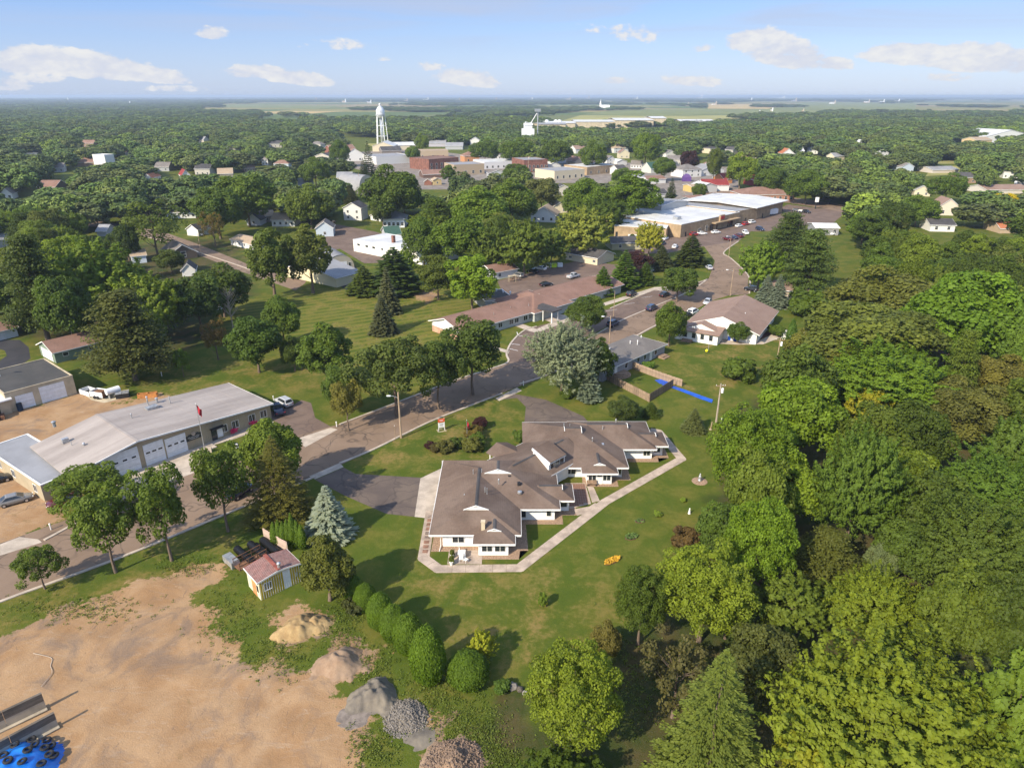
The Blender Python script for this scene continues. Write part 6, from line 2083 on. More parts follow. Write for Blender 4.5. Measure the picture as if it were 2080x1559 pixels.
# colours (leaf albedo)
G_MID, G_DARK, G_BRT, G_YEL, G_GOLD = (.066, .096, .012), (.046, .072, .011), (.088, .128, .012), (.155, .165, .012), (.22, .165, .014)
G_OLV, G_BLU, G_SAGE, G_PUR, G_PINE, G_BRN = (.074, .076, .015), (.13, .165, .15), (.135, .17, .125), (.035, .014, .016), (.034, .054, .012), (.085, .065, .018)
G_DEEP = (.050, .080, .010)
NEAR = [
 # kind, cx, top, bottom, width, colour, label
 ('clump', 1167, 1294, 1524, 212, (.096, .132, .012), 'big round yellow-green maple alone at the lower edge of the lawn'),
 ('clump', 1303, 1142, 1295, 124, G_DEEP, 'dense dark green ball-shaped tree right of the orange flower bed'),
 ('clump', 1432, 1085, 1300, 220, (.096, .132, .012), 'wide yellow-green tree right of the dark ball-shaped tree'),
 ('clump', 1540, 1000, 1200, 162, (.085, .145, .010), 'bright green tree behind the wide yellow-green tree'),
 ('spruce_big', 1455, 1310, 1700, 270, (.082, .110, .022), 'large light green spruce in front at the bottom of the picture'),
 ('ash_big', 1795, 1240, 1660, 450, (.094, .126, .012), 'huge yellow-tinged tree filling the lower right foreground'),
 ('open', 1375, 1285, 1450, 150, (.06, .06, .022), 'thin grey-green tree with bare pale limbs left of the foreground spruce'),
 ('round', 1548, 1262, 1420, 165, (.05, .062, .016), 'dull olive round tree just behind the tip of the foreground spruce'),
 ('ash', 1605, 1150, 1300, 160, G_MID, 'mid-green tree between the bright green tree and the huge yellow one'),
 ('ash_big', 1772, 1132, 1310, 205, (.096, .132, .012), 'yellow-green tree with upswept shoots behind the huge yellow-tinged tree'),
 ('maple', 1945, 1155, 1345, 165, G_MID, 'mid-green tree right of the upswept yellow-green tree'),
 ('pine', 1680, 1055, 1200, 200, (.062, .074, .015), 'dark olive pine in the middle of the right-hand wood'),
 ('willow', 1792, 1098, 1180, 84, (.085, .115, .055), 'small grey-green bush-like tree beside the olive pine'),
 ('ash_big', 1975, 980, 1215, 240, G_DARK, 'very broad dark green tree on the right edge below the path'),
 ('clump', 1525, 812, 1020, 190, (.075, .125, .010), 'big bright-edged maple beside the white utility pole'),
 ('maple', 1622, 757, 935, 175, (.078, .128, .010), 'bright green maple just behind the maple by the utility pole'),
 ('ash_big', 1800, 685, 850, 290, (.082, .140, .012), 'very wide fresh green tree on top of the right-hand wood'),
 ('ash', 1766, 776, 890, 112, (.145, .150, .012), 'yellow-mottled tree under the very wide fresh green tree'),
 ('ash', 1868, 836, 935, 84, G_GOLD, 'small golden tree beside the bare trunk in the wood'),
 ('ash_big', 1745, 850, 1090, 190, (.052, .09, .012), 'dark pointed green tree left of the bare trunk'),
 ('maple', 1602, 925, 1070, 160, (.095, .145, .012), 'light green tree below the maple by the utility pole'),
 ('ash', 1706, 878, 950, 48, G_GOLD, 'tiny golden sapling left of the dark pointed tree'),
 ('ash_big', 2005, 895, 1095, 230, (.055, .10, .012), 'tall mid-green tree on the right edge above the broad dark tree'),
 ('maple', 1888, 965, 1130, 160, G_DARK, 'dark tree between the pointed tree and the right-edge trees'),
 ('willow', 1762, 612, 760, 280, (.082, .105, .020), 'broad olive willow with rounded lumps beside the clinic lawn'),
 ('willow', 1648, 662, 760, 120, (.092, .10, .020), 'small olive willow bush in front of the broad willow'),
 ('willow', 1690, 690, 800, 150, (.090, .10, .020), 'second rounded willow bush in front of the broad willow'),
 ('round', 1792, 540, 670, 200, (.076, .088, .018), 'brownish olive tree above the broad willow'),
 ('maple', 1945, 552, 735, 200, (.075, .135, .012), 'big bright green tree by the curving footpath'),
 ('ash', 2055, 560, 745, 130, (.062, .115, .012), 'green tree cut by the right edge beside the bright footpath tree'),
 ('shrub', 1648, 590, 640, 95, G_DEEP, 'long dark clipped hedge below the red deck'),
 ('round', 1655, 722, 800, 95, (.07, .12, .015), 'low green thicket by the second utility pole'),
 ('willow', 2040, 715, 840, 150, (.095, .095, .02), 'olive thicket right of the curving footpath'),
 ('willow', 1955, 760, 900, 180, (.078, .086, .02), 'brown-olive thicket below the curving footpath'),
 ('round', 1868, 795, 890, 90, (.07, .1, .045), 'pale grey-green tree at the edge of the brown-olive thicket'),
 ('ash', 2060, 825, 990, 140, (.05, .085, .012), 'dark green tree on the right edge above the tall mid-green tree'),
 ('ash', 2045, 1320, 1580, 210, (.075, .12, .014), 'green tree cut by the lower right corner'),
 ('ash', 1660, 1490, 1700, 210, (.13, .15, .014), 'yellow-green treetop at the bottom edge left of the huge tree'),
 ('maple', 2055, 1165, 1360, 150, G_DARK, 'dark tree on the right edge beside the lower corner tree'),
 ('dead', 1826, 820, 935, 60, G_MID, 'bare dead tree standing beside the small golden tree'),
 ('dead', 2000, 1090, 1190, 110, G_MID, 'grey leafless brush tangle on the right side of the wood'),
 ('spruce', 1535, 1090, 1190, 40, (.09, .075, .05), 'dead brown spruce tip in the bright green tree'),
 ('shrub', 1500, 730, 770, 75, G_DEEP, 'round dark bush on the lawn by the second utility pole'),
 ('maple', 1470, 1015, 1130, 110, (.05, .085, .014), 'shaded green tree at the lawn edge behind the flower circles'),
 ('shrub', 1395, 1068, 1115, 60, (.07, .05, .02), 'brown shrub by the stones at the edge of the wood'),
 ('maple', 1850, 1050, 1180, 140, (.052, .085, .014), 'deep green tree between the grey-green bush and the broad dark tree'),
 ('round', 1230, 1262, 1335, 70, (.10, .095, .025), 'thin tan-green sapling left below the ball-shaped tree'),
 ('ash', 1130, 1530, 1640, 200, G_DEEP, 'dark shrubby growth at the bottom edge below the round maple'),
 ('maple', 1480, 1180, 1300, 130, (.052, .085, .014), 'shaded tree tucked behind the wide yellow-green tree'),
 ('ash', 1900, 1480, 1680, 200, (.10, .13, .014), 'green treetop at the bottom edge right of the huge tree'),
 ('maple', 1690, 640, 700, 80, (.085, .10, .02), 'small olive treetop behind the willow bushes'),
 ('round', 1985, 1060, 1160, 120, G_DEEP, 'dark treetop on the right side above the leafless brush'),
 # middle
 ('ash_big', 1143, 638, 785, 155, G_SAGE, 'large silvery sage-green tree at the street bend'),
 ('maple', 1216, 690, 775, 72, G_DEEP, 'dark green tree pressed against the silvery tree'),
 ('round', 1362, 613, 692, 68, G_DEEP, 'neat round dark tree on the grass left of the clinic'),
 ('maple', 1190, 600, 668, 84, (.05, .08, .014), 'wide tree at the entrance in front of the black porch canopy'),
 ('street', 800, 672, 812, 155, (.052, .074, .016), 'spreading tree behind the leaning utility pole'),
 ('street', 888, 685, 800, 100, (.045, .07, .014), 'second street tree right of the leaning pole'),
 ('street', 958, 640, 770, 145, (.05, .078, .015), 'wide street tree in front of the white gable end'),
 ('tall', 660, 650, 785, 112, (.062, .10, .014), 'dense bright-lit tree left of the leaning pole tree'),
 ('round', 692, 738, 830, 80, (.052, .085, .014), 'small tree at the foot of the dense bright-lit tree'),
 ('street', 703, 768, 852, 68, (.10, .10, .022), 'thin yellowish tree by the street in front of the small tree'),
 ('round', 518, 638, 745, 118, (.045, .08, .012), 'broad dark tree left of the mown field'),
 ('round', 572, 598, 690, 82, (.058, .095, .014), 'taller tree behind the broad dark tree by the mown field'),
 ('round', 595, 680, 745, 60, G_DARK, 'low dark tree at the right foot of the broad dark tree'),
 ('spruce', 786, 540, 642, 56, (.070, .082, .045), 'tall grey-green spruce standing on the mown field'),
 ('spruce', 776, 598, 684, 60, (.060, .072, .038), 'shorter spruce in front of the tall grey-green spruce'),
 ('fir', 738, 538, 605, 75, (.058, .085, .014), 'bushy fir left of the tall field spruce'),
 ('fir', 800, 500, 606, 120, (.034, .058, .012), 'dark evergreen mass behind the tall field spruce'),
 ('tall', 888, 508, 605, 86, (.065, .09, .015), 'tree at the right edge of the mown field'),
 ('tall', 958, 508, 628, 112, (.09, .145, .012), 'vivid green tree at the left end of the brown-roofed home'),
 ('pine', 255, 582, 758, 232, (.060, .072, .018), 'great open-branched pine above the works garage'),
 ('pine', 70, 478, 668, 180, (.042, .062, .014), 'tall dark pine near the left edge above the brown-roofed garages'),
 ('ash', 195, 478, 640, 180, (.075, .115, .014), 'broad light green tree in the left-hand tree mass'),
 ('ash', 300, 540, 680, 150, (.082, .12, .014), 'light green tree behind the great pine'),
 ('maple', 135, 560, 690, 110, (.05, .085, .014), 'green tree left of the great pine'),
 ('maple', 400, 560, 665, 110, (.045, .075, .014), 'dark tree right of the great pine'),
 ('round', 448, 535, 632, 120, G_DARK, 'dark round tree behind the bare white tree'),
 ('dead', 466, 573, 662, 52, G_MID, 'bare pale dead tree beside the left lawn'),
 ('tall', 548, 453, 597, 95, (.062, .09, .015), 'left one of the two tall trees in front of the pale barn'),
 ('tall', 628, 452, 588, 98, (.07, .09, .018), 'right one of the two tall trees in front of the pale barn'),
 ('street', 368, 706, 752, 34, (.072, .12, .014), 'small young tree alone on the lawn behind the works garage'),
 ('open', 436, 645, 720, 56, (.085, .06, .02), 'brownish thin shrub tree below the bare dead tree'),
 # along the street by the works garage
 ('street', 178, 935, 1035, 140, (.072, .11, .014), 'tree in front of the grey annex corner'),
 ('street', 212, 985, 1130, 125, (.065, .10, .014), 'street tree with two-part crown in front of the works garage'),
 ('street', 327, 942, 1098, 118, (.062, .098, .014), 'street tree between the big overhead door and the road'),
 ('street', 447, 898, 1042, 112, (.062, .095, .014), 'street tree in front of the dark name board'),
 ('round', 552, 848, 985, 130, (.075, .11, .013), 'rounded bright tree at the right end of the works garage'),
 ('spruce_big', 560, 880, 1085, 160, (.078, .080, .018), 'big shaggy olive-brown spruce beside the street'),
 ('spruce', 665, 984, 1112, 104, (.15, .185, .175), 'blue spruce left of the asphalt drive'),
 ('cedar', 662, 1078, 1225, 110, (.066, .078, .014), 'big olive-green cedar next to the yellow shed'),
 ('street', 78, 1104, 1186, 88, (.065, .10, .014), 'small round street tree at the left edge'),
 ('fir', 1198, 734, 822, 54, (.125, .165, .14), 'pale blue-green spruce by the wooden fence'),
 ('round', 1266, 803, 856, 70, (.04, .06, .014), 'wide dark shrub in front of the wooden fence'),
 ('fir', 1322, 817, 852, 42, (.05, .078, .014), 'small cone shrub right of the wide dark shrub'),
 ('spruce', 1410, 828, 884, 52, (.075, .095, .035), 'small spruce on the lawn left of the white utility pole'),
 ('round', 1500, 652, 692, 48, (.05, .085, .014), 'small tree in front of the clinic gable panels'),
 ('column', 1609, 650, 694, 18, (.045, .09, .012), 'column evergreen at the right corner of the clinic'),
 ('fir', 1225, 540, 604, 54, (.055, .10, .012), 'left of the three bright cone trees by the parking bay'),
 ('fir', 1270, 506, 590, 66, (.055, .10, .012), 'middle and tallest of the three bright cone trees by the parking bay'),
 ('fir', 1312, 530, 582, 48, (.058, .10, .014), 'right of the three bright cone trees by the parking bay'),
 ('maple', 1378, 540, 604, 80, (.052, .085, .014), 'tree leaning over the end of the parking bay'),
 ('spruce', 1345, 498, 552, 60, (.05, .065, .025), 'grey-green spruce behind the parking-bay trees'),
 ('fir', 1405, 474, 545, 74, (.045, .065, .013), 'dark cone tree at the street corner before the shops'),
 ('round', 1292, 512, 545, 70, G_PUR, 'purple-leaved tree behind the three bright cone trees'),
 ('ash', 1320, 444, 512, 68, (.17, .185, .02), 'yellow tree in front of the tan shop end wall'),
 ('spruce', 1558, 556, 622, 48, (.1, .13, .115), 'left of the twin blue spruces behind the clinic'),
 ('spruce', 1582, 556, 628, 48, (.1, .13, .115), 'right of the twin blue spruces behind the clinic'),
 ('ash', 1545, 482, 575, 92, (.075, .125, .014), 'bright tree at the left of the big pine group'),
 ('pine', 1648, 466, 585, 140, (.052, .082, .018), 'right pine of the big pine group by the street'),
 ('pine', 1602, 432, 535, 135, (.05, .078, .018), 'back pine of the big pine group by the street'),
 ('ash', 1188, 415, 510, 118, (.13, .16, .03), 'pale yellow-green rounded tree left of the shops'),
 ('ash', 1065, 440, 545, 110, (.075, .11, .015), 'upright green tree behind the parked cars of the brown-roofed home'),
 ('round', 935, 430, 530, 120, (.07, .115, .014), 'fresh green tree in the middle tree group'),
 ('round', 975, 380, 470, 130, (.075, .12, .014), 'big fresh green tree below main street'),
 ('round', 1040, 365, 450, 110, (.07, .11, .014), 'green tree below the white-roofed stores'),
 ('round', 1100, 360, 420, 80, (.085, .10, .03), 'thin-crowned light tree below the brick store'),
 ('round', 1190, 362, 440, 100, (.07, .115, .012), 'leafy tree below the cream corner store'),
 ('tall', 1290, 345, 450, 110, (.072, .12, .012), 'tall leafy tree behind the shop block'),
 ('spruce', 1364, 360, 422, 34, (.04, .06, .016), 'dark garden spruce by the white cottages'),
 ('fir', 748, 285, 372, 34, (.036, .056, .014), 'tall dark spruce in front of the town stores'),
 ('fir', 738, 320, 375, 24, (.05, .065, .02), 'grey spruce beside the tall town spruce'),
 ('round', 795, 340, 440, 125, (.058, .092, .014), 'large dark-green tree left of the sales lot'),
 ('round', 1506, 313, 372, 66, (.095, .14, .012), 'bright lime round tree between the red sheds'),
 ('round', 1452, 300, 362, 30, (.06, .085, .014), 'slim cone-topped tree beside the hip-roofed white house'),
 ('round', 1312, 270, 330, 64, (.075, .12, .014), 'bright tree right of the tall white house'),
 ('round', 2040, 392, 440, 56, (.30, .26, .01), 'bright yellow round tree near the right edge'),
 ('round', 857, 272, 306, 30, (.085, .13, .014), 'lone bright tree right of the cream warehouse'),
 ('round', 1400, 305, 345, 40, G_PUR, 'dark purple tree above the hip-roofed white house'),
 ('round', 255, 455, 520, 60, (.04, .065, .013), 'dark tree behind the garage with beige roofs'),
 ('open', 310, 405, 505, 130, (.07, .10, .016), 'open leafy tree left of the side street'),
 ('round', 440, 380, 470, 110, (.052, .085, .014), 'big dark-green tree behind the white gable shed'),
 ('open', 432, 425, 490, 50, (.10, .08, .02), 'brownish thin tree beside the white gable shed'),
 ('round', 500, 352, 445, 130, (.062, .098, .014), 'leafy tree above the beige-roofed house'),
 ('round', 628, 375, 452, 100, (.072, .105, .016), 'light green tree left of the two-storey white house'),
 ('spruce', 711, 372, 415, 40, (.05, .062, .02), 'grey spruce behind the two-storey white house'),
 ('maple', 776, 405, 455, 42, (.052, .075, .014), 'small tree in front of the blue-grey roofed house'),
 ('oval', 1284, 476, 496, 16, (.04, .07, .012), 'small clipped ball shrub by the tan shop end wall'),
 ('round', 345, 505, 548, 60, (.045, .065, .012), 'low dark tree beside the dark brown house'),
 ('round', 860, 440, 530, 90, (.055, .09, .013), 'dark tree right of the white workshop'),
 ('ash', 820, 505, 560, 60, (.085, .13, .014), 'light feathery tree in front of the white workshop wall'),
 ('ash', 1000, 455, 540, 90, (.06, .09, .014), 'tree left behind the white garage'),
 ('round', 690, 284, 330, 44, (.06, .10, .013), 'round tree left of the white house with dark red roof'),
 ('round', 838, 296, 326, 34, (.07, .115, .014), 'small tree between the white block store and the tan hall'),
 ('round', 985, 284, 326, 64, (.058, .095, .014), 'wide tree behind the brick pyramid-roofed house'),
 ('round', 1052, 282, 330, 74, (.066, .108, .014), 'leafy crown behind the white-roofed stores'),
 ('maple', 1128, 284, 334, 70, (.056, .09, .013), 'leafy crown above the white metal shed'),
 ('round', 1205, 288, 340, 60, (.07, .112, .014), 'crown behind the low tan brick store'),
 ('tall', 912, 332, 372, 34, (.05, .085, .013), 'slim tree in front of the two-storey red brick block'),
 ('round', 1048, 332, 372, 60, (.056, .092, .012), 'dark crown hiding the left end of the brick store'),
 ('round', 1262, 340, 382, 46, (.07, .115, .014), 'tree below the low white garage'),
 ('round', 1350, 318, 360, 50, (.06, .10, .014), 'tree right of the dark-green-roofed house'),
 ('round', 1420, 372, 402, 34, (.06, .09, .014), 'small tree in front of the pale grey garage'),
 ('round', 1568, 338, 392, 76, (.058, .095, .013), 'big crown right of the dark red barn'),
 ('round', 1640, 345, 405, 90, (.064, .105, .013), 'big crown behind the long brick bank'),
 ('round', 820, 376, 432, 70, (.056, .09, .013), 'dark crown left of the brown open shelter'),
 ('round', 640, 322, 372, 66, (.062, .10, .013), 'crown left of the grey round-roofed barn'),
 ('round', 1925, 352, 404, 80, (.06, .10, .013), 'broad crown in front of the blue-roofed pavilion'),
 ('round', 1865, 398, 452, 86, (.064, .105, .013), 'broad crown left of the cream gabled house'),
 ('ash', 1120, 460, 530, 80, (.065, .10, .014), 'tree above the car park dumpsters'),
]
for (kd, cx, tp, bt, wd, col, lab) in NEAR:
 cone = kd in ('spruce', 'spruce_big', 'fir')
 x, y, r, h = fit(cx, tp, bt, wd, {'oval': 0.0, 'cedar': 0.0, 'shrub': 0.0, 'column': 0.0, 'dead': .1, 'tall': .05, 'street': .24}.get(kd, .14), cone)
 plant(kd, x, y, r * (1.12 if cone else 1.0), h, col, lab)
# trimmed oval arborvitae in a slanting row
for i, (cx, tp, bt, wd) in enumerate([(718, 1163, 1222, 56), (742, 1180, 1244, 64), (772, 1198, 1280, 74), (800, 1222, 1305, 78), (830, 1240, 1330, 84), (868, 1268, 1388, 96), (950, 1308, 1405, 112)]):
 x, y, r, h = fit(cx, tp, bt, wd, 0.0)
 r *= .74
 h *= .96
 nm = ['hindmost and smallest', 'second from the back', 'third from the back', 'middle', 'third from the front', 'second from the front, tallest', 'foremost and broadest'][i]
 plant('oval', x, y, r, h, (.062, .110, .008), nm + ' of the egg-shaped evergreens in the slanting row', 'egg-shaped evergreens in the slanting row')
x, y, r, h = fit(978, 1274, 1345, 66, .1)
plant('ash', x, y, r, h, (.165, .19, .015), 'small yellow-green tree behind the foremost egg-shaped evergreen')
for i, (cx, tp, bt) in enumerate([(556, 1052, 1108), (566, 1046, 1108), (575, 1050, 1110), (584, 1044, 1110), (593, 1030, 1112), (603, 1046, 1112), (612, 1056, 1114)]):
 x, y, r, h = fit(cx, tp, bt, 12, 0.0)
 plant('column', x, y, max(.55, r), max(2.6, h * .8), (.065, .115, .010), ['leftmost', 'second from the left', 'third from the left', 'middle', 'tallest', 'second from the right', 'rightmost'][i] + ' of the slim columns behind the yellow shed', 'slim evergreen columns behind the yellow shed')
# shrubs of the planted island before the home
ISL = [('round', 975, 845, 872, 34, G_PUR, 'dark purple round shrub at the top of the planted island'), ('shrub', 962, 862, 888, 40, (.085, .07, .018), 'brown-green shrub below the purple one'),
  ('shrub', 968, 880, 905, 40, G_DEEP, 'dark green shrub in the middle of the planted island'), ('shrub', 958, 895, 913, 46, (.08, .09, .02), 'low yellowish shrub at the right foot of the planted island'),
  ('shrub', 925, 890, 908, 34, G_DARK, 'round dark shrub left of the flag pole'), ('shrub', 905, 895, 916, 40, (.07, .075, .02), 'low feathery shrub in the planted island tail'),
  ('shrub', 885, 898, 918, 30, (.055, .05, .018), 'brownish low shrub in the planted island tail'), ('shrub', 873, 897, 912, 24, G_PUR, 'small purple shrub at the left tip of the planted island'),
  ('shrub', 1055, 872, 902, 26, (.06, .10, .016), 'green shrub at the home entrance walk'), ('shrub', 1103, 1204, 1232, 20, (.09, .14, .02), 'small leafy shrub alone on the lower lawn'),
  ('shrub', 918, 1116, 1132, 12, (.07, .09, .02), 'leafy pot plant on the terrace by the wall'), ('shrub', 917, 1128, 1146, 13, (.08, .10, .02), 'leafy pot plant on the terrace by the walk'),
  ('shrub', 1388, 1010, 1020, 14, (.10, .15, .02), 'upper small round plant on the lawn by the stones'), ('shrub', 1336, 1038, 1048, 18, (.10, .15, .02), 'lower small round plant on the lawn'),
  ('shrub', 1150, 795, 806, 28, G_DEEP, 'low bush on the grass by the drive mouth'), ('shrub', 1580, 660, 682, 40, G_DEEP, 'clipped bush at the clinic corner'), ('shrub', 1316, 735, 748, 26, (.06, .11, .015), 'bush at the upper wooden fence'),
  ('shrub', 725, 1205, 1245, 60, (.04, .05, .015), 'dark weedy bush at the foot of the egg-shaped row'), ('shrub', 1020, 1385, 1400, 40, (.05, .09, .015), 'spiky green plant right of the foremost egg-shaped evergreen')]
for (kd, cx, tp, bt, wd, col, lab) in ISL:
 x, y, r, h = fit(cx, tp, bt, wd, 0.0)
 plant(kd, x, y, r, max(h, .5), col, lab)
# ------------------------------------------------------------------ town trees filled in between the buildings
ZONES = [  # canopy areas in pixels of the tree TOPS, spacing factor
 [(-60, 244), (640, 244), (700, 285), (735, 300), (690, 330), (660, 460), (600, 440), (520, 425), (480, 440), (330, 455), (300, 480), (190, 470), (60, 470), (-60, 500)],
 [(560, 224), (1050, 216), (1110, 240), (1110, 258), (1300, 262), (1440, 256), (1700, 244), (2140, 238), (2140, 330), (2140, 560), (1960, 560), (1900, 480), (1760, 470), (1720, 400), (1640, 350), (1500, 330), (1260, 300), (1180, 318), (1060, 300), (860, 276), (640, 246)],
 [(770, 390), (860, 350), (1060, 345), (1120, 380), (1240, 370), (1320, 345), (1340, 440), (1240, 440), (1180, 470), (1100, 460), (1000, 450), (900, 470), (830, 440)],
 [(1690, 400), (1880, 360), (2140, 400), (2140, 560), (1960, 560), (1840, 600), (1760, 560), (1700, 470)],
 [(1420, 960), (1560, 760), (1700, 620), (2140, 560), (2140, 1700), (1250, 1700), (1400, 1150)],
 [(0, 470), (180, 460), (320, 560), (420, 600), (300, 640), (100, 640), (-60, 560)],
]
CLEAR = [  # ground areas that stay open to view (pixels)
 [(150, 440), (330, 470), (400, 495), (500, 535), (620, 575), (580, 590), (440, 535), (300, 482), (120, 448)], [(480, 610), (640, 570), (1000, 590), (880, 700), (700, 730), (560, 730), (430, 720), (300, 760), (420, 640)],
 [(620, 470), (760, 440), (870, 500), (870, 545), (660, 560)], [(1250, 455), (1500, 440), (1750, 405), (1750, 440), (1600, 470), (1530, 600), (1400, 640), (1330, 520), (1240, 520)], [(1000, 540), (1250, 520), (1300, 545), (1200, 600), (1000, 610)],
 [(1380, 395), (1500, 370), (1650, 400), (1640, 420), (1400, 420)], [(1700, 490), (1790, 520), (1770, 545), (1700, 550)], [(760, 298), (860, 292), (860, 306), (760, 300)], [(1150, 225), (1560, 222), (1860, 226), (1860, 238), (1560, 244), (1130, 246)],
 [(1885, 323), (1955, 323), (1990, 350), (1885, 355)], [(680, 440), (830, 440), (830, 480), (680, 470)], [(840, 350), (930, 345), (930, 385), (850, 385)], [(180, 420), (240, 430), (240, 450), (165, 445)], [(330, 440), (420, 440), (500, 520), (380, 480)], [(1885, 440), (1952, 440), (1950, 478), (1882, 480)],
 [(1870, 690), (2010, 735), (1990, 750), (1860, 705)], [(1000, 430), (1160, 425), (1160, 455), (1060, 455)], [(1330, 330), (1480, 335), (1480, 372), (1330, 372)], [(500, 425), (600, 425), (600, 470), (500, 470)]]
def inpoly(x, y, poly):
 c = False
 n = len(poly)
 for i in range(n):
  (x0, y0), (x1, y1) = poly[i], poly[i - 1]
  if (y0 > y) != (y1 > y) and x < (x1 - x0) * (y - y0) / (y1 - y0) + x0:
   c = not c
 return c
tr_ = random.Random(42)
grid = {}
def near_any(x, y, r, f):
 g = 14
 for i in range(int((x - 14) // g), int((x + 14) // g) + 1):
  for j in range(int((y - 14) // g), int((y + 14) // g) + 1):
   for (a, b, c) in grid.get((i, j), ()):
    if (a - x) ** 2 + (b - y) ** 2 < ((r + c) * f) ** 2:
     return True
 return False
def put(x, y, r):
 grid.setdefault((int(x // 14), int(y // 14)), []).append((x, y, r))
for (x, y, r, h) in TREES:
 put(x, y, r)
cand = []
y = 52.0
while y < 1700:
 step = 8.0 if y < 300 else (11.0 if y < 700 else 13.0)
 hw_ = y * .80 + 30
 x = -hw_
 while x < hw_:
  xx, yy = x + tr_.uniform(-3.2, 3.2), y + tr_.uniform(-3.2, 3.2)
  x += step
  cand.append((xx, yy))
 y += step * (1.0 if y < 500 else 1.35)
AUTO = []
for (x, y) in cand:
 r = tr_.uniform(4.2, 7.4) if y < 250 else tr_.uniform(7.0, 13.0) * (1 + min(.6, max(0, y - 450) / 900)) * (.72 + .56 * float(vnoise(np.array([x]), np.array([y]), 70.0, 31)[0]))
 h = tr_.uniform(11, 18)
 tx, ty, td = PJ(x, y, h)
 bx, by, bd = PJ(x, y, 0)
 if not (-80 < tx < PW + 80 and ty < PH + 60):
  continue
 if not any(inpoly(tx, ty + 4, z) for z in ZONES):
  continue
 if near_any(x, y, r, .62 if y < 250 else .5):
  continue
 rp = r / td * FPX
 if any(inpoly(bx, by - 3, c) or inpoly(tx, ty + 2, c) or inpoly(tx, (ty + by) / 2, c) for c in CLEAR):
  continue
 bad = False
 for k in KEEP:
  if y < (k[6] + 6 if len(k) > 6 else 1e9) and tx + rp * .8 > k[0] and tx - rp * .8 < k[2] and by > k[1] and ty < k[1] + (k[3] - k[1]) * (.62 if k[4] > 350 else .85):
   bad = True
   break
 if bad:
  continue
 put(x, y, r)
 AUTO.append((x, y, r, h, td, tx, ty))
AUTO.sort(key=lambda a: a[4])
PAL = [G_MID, G_MID, (.052, .086, .012), (.07, .108, .013), (.058, .098, .013), G_DEEP, G_DARK, (.075, .095, .018), (.064, .082, .018), G_BRT]
NAUTO = max(0, 292 - len([n for n in NEAR if n[0] not in ('shrub',)]) - 30)
words = ['', 'second-', 'third-', 'fourth-', 'fifth-', 'sixth-', 'seventh-', 'eighth-', 'ninth-', 'tenth-', 'eleventh-', 'twelfth-', 'thirteenth-', 'fourteenth-', 'fifteenth-', 'sixteenth-', 'seventeenth-', 'eighteenth-', 'nineteenth-', 'twentieth-']
rel_count = {}
lab_items = []
for i, (x, y, r, h, td, tx, ty) in enumerate(AUTO[:NAUTO]):
 (lx, ly), nm = min(LAND, key=lambda L: (L[0][0] - tx) ** 2 + ((L[0][1] - ty) * 1.6) ** 2)
 dx, dy = tx - lx, (ty - ly) * 1.6
 rel = ('to the right of' if dx > 0 else 'to the left of') if abs(dx) > abs(dy) else ('in front of' if dy > 0 else 'behind')
 lab_items.append((i, nm, rel, dx * dx + dy * dy))
for j, (x, y, r, h) in enumerate(TREES):
 if h < 3.5:
  continue
 tx, ty, _ = PJ(x, y, h)
 (lx, ly), nm = min(LAND, key=lambda L: (L[0][0] - tx) ** 2 + ((L[0][1] - ty) * 1.6) ** 2)
 dx, dy = tx - lx, (ty - ly) * 1.6
 lab_items.append((-1 - j, nm, ('to the right of' if dx > 0 else 'to the left of') if abs(dx) > abs(dy) else ('in front of' if dy > 0 else 'behind'), dx * dx + dy * dy))
rank = {}
for key in {(n, r_) for _, n, r_, _ in lab_items}:
 for k, it in enumerate(sorted([t for t in lab_items if (t[1], t[2]) == key], key=lambda t: t[3])):
  rank[it[0]] = (k, key)
for i, (x, y, r, h, td, tx, ty) in enumerate(AUTO):
 col = tr_.choice(PAL)
 kf = tr_.uniform(.75, 1.3)
 kd = tr_.choices(['round', 'maple', 'ash', 'open', 'tall', 'pine', 'fir'], [5, 5, 4, 1, 2, 1, .6])[0]
 if i >= NAUTO:
  break
 shade = 'dark green' if col in (G_DARK, G_DEEP) else ('bright green' if col is G_BRT else 'mid-green')
 k, (nm, rel) = rank[i]
 shape = {'round': 'round tree', 'maple': 'broadleaf tree', 'ash': 'feathery tree', 'open': 'thin-crowned tree', 'tall': 'tall tree', 'pine': 'pine', 'fir': 'conifer'}[kd]
 ordn = 'nearest tree ' if k == 0 else (words[k] if k < len(words) else '%dth-' % (k + 1)) + 'nearest tree '
 plant(kd, x, y, r if kd != 'fir' else r * .6, h, tuple(c * kf for c in col), '%s %s, %s%s %s' % (shade, shape, ordn, rel, nm), 'trees of the town and the wood')
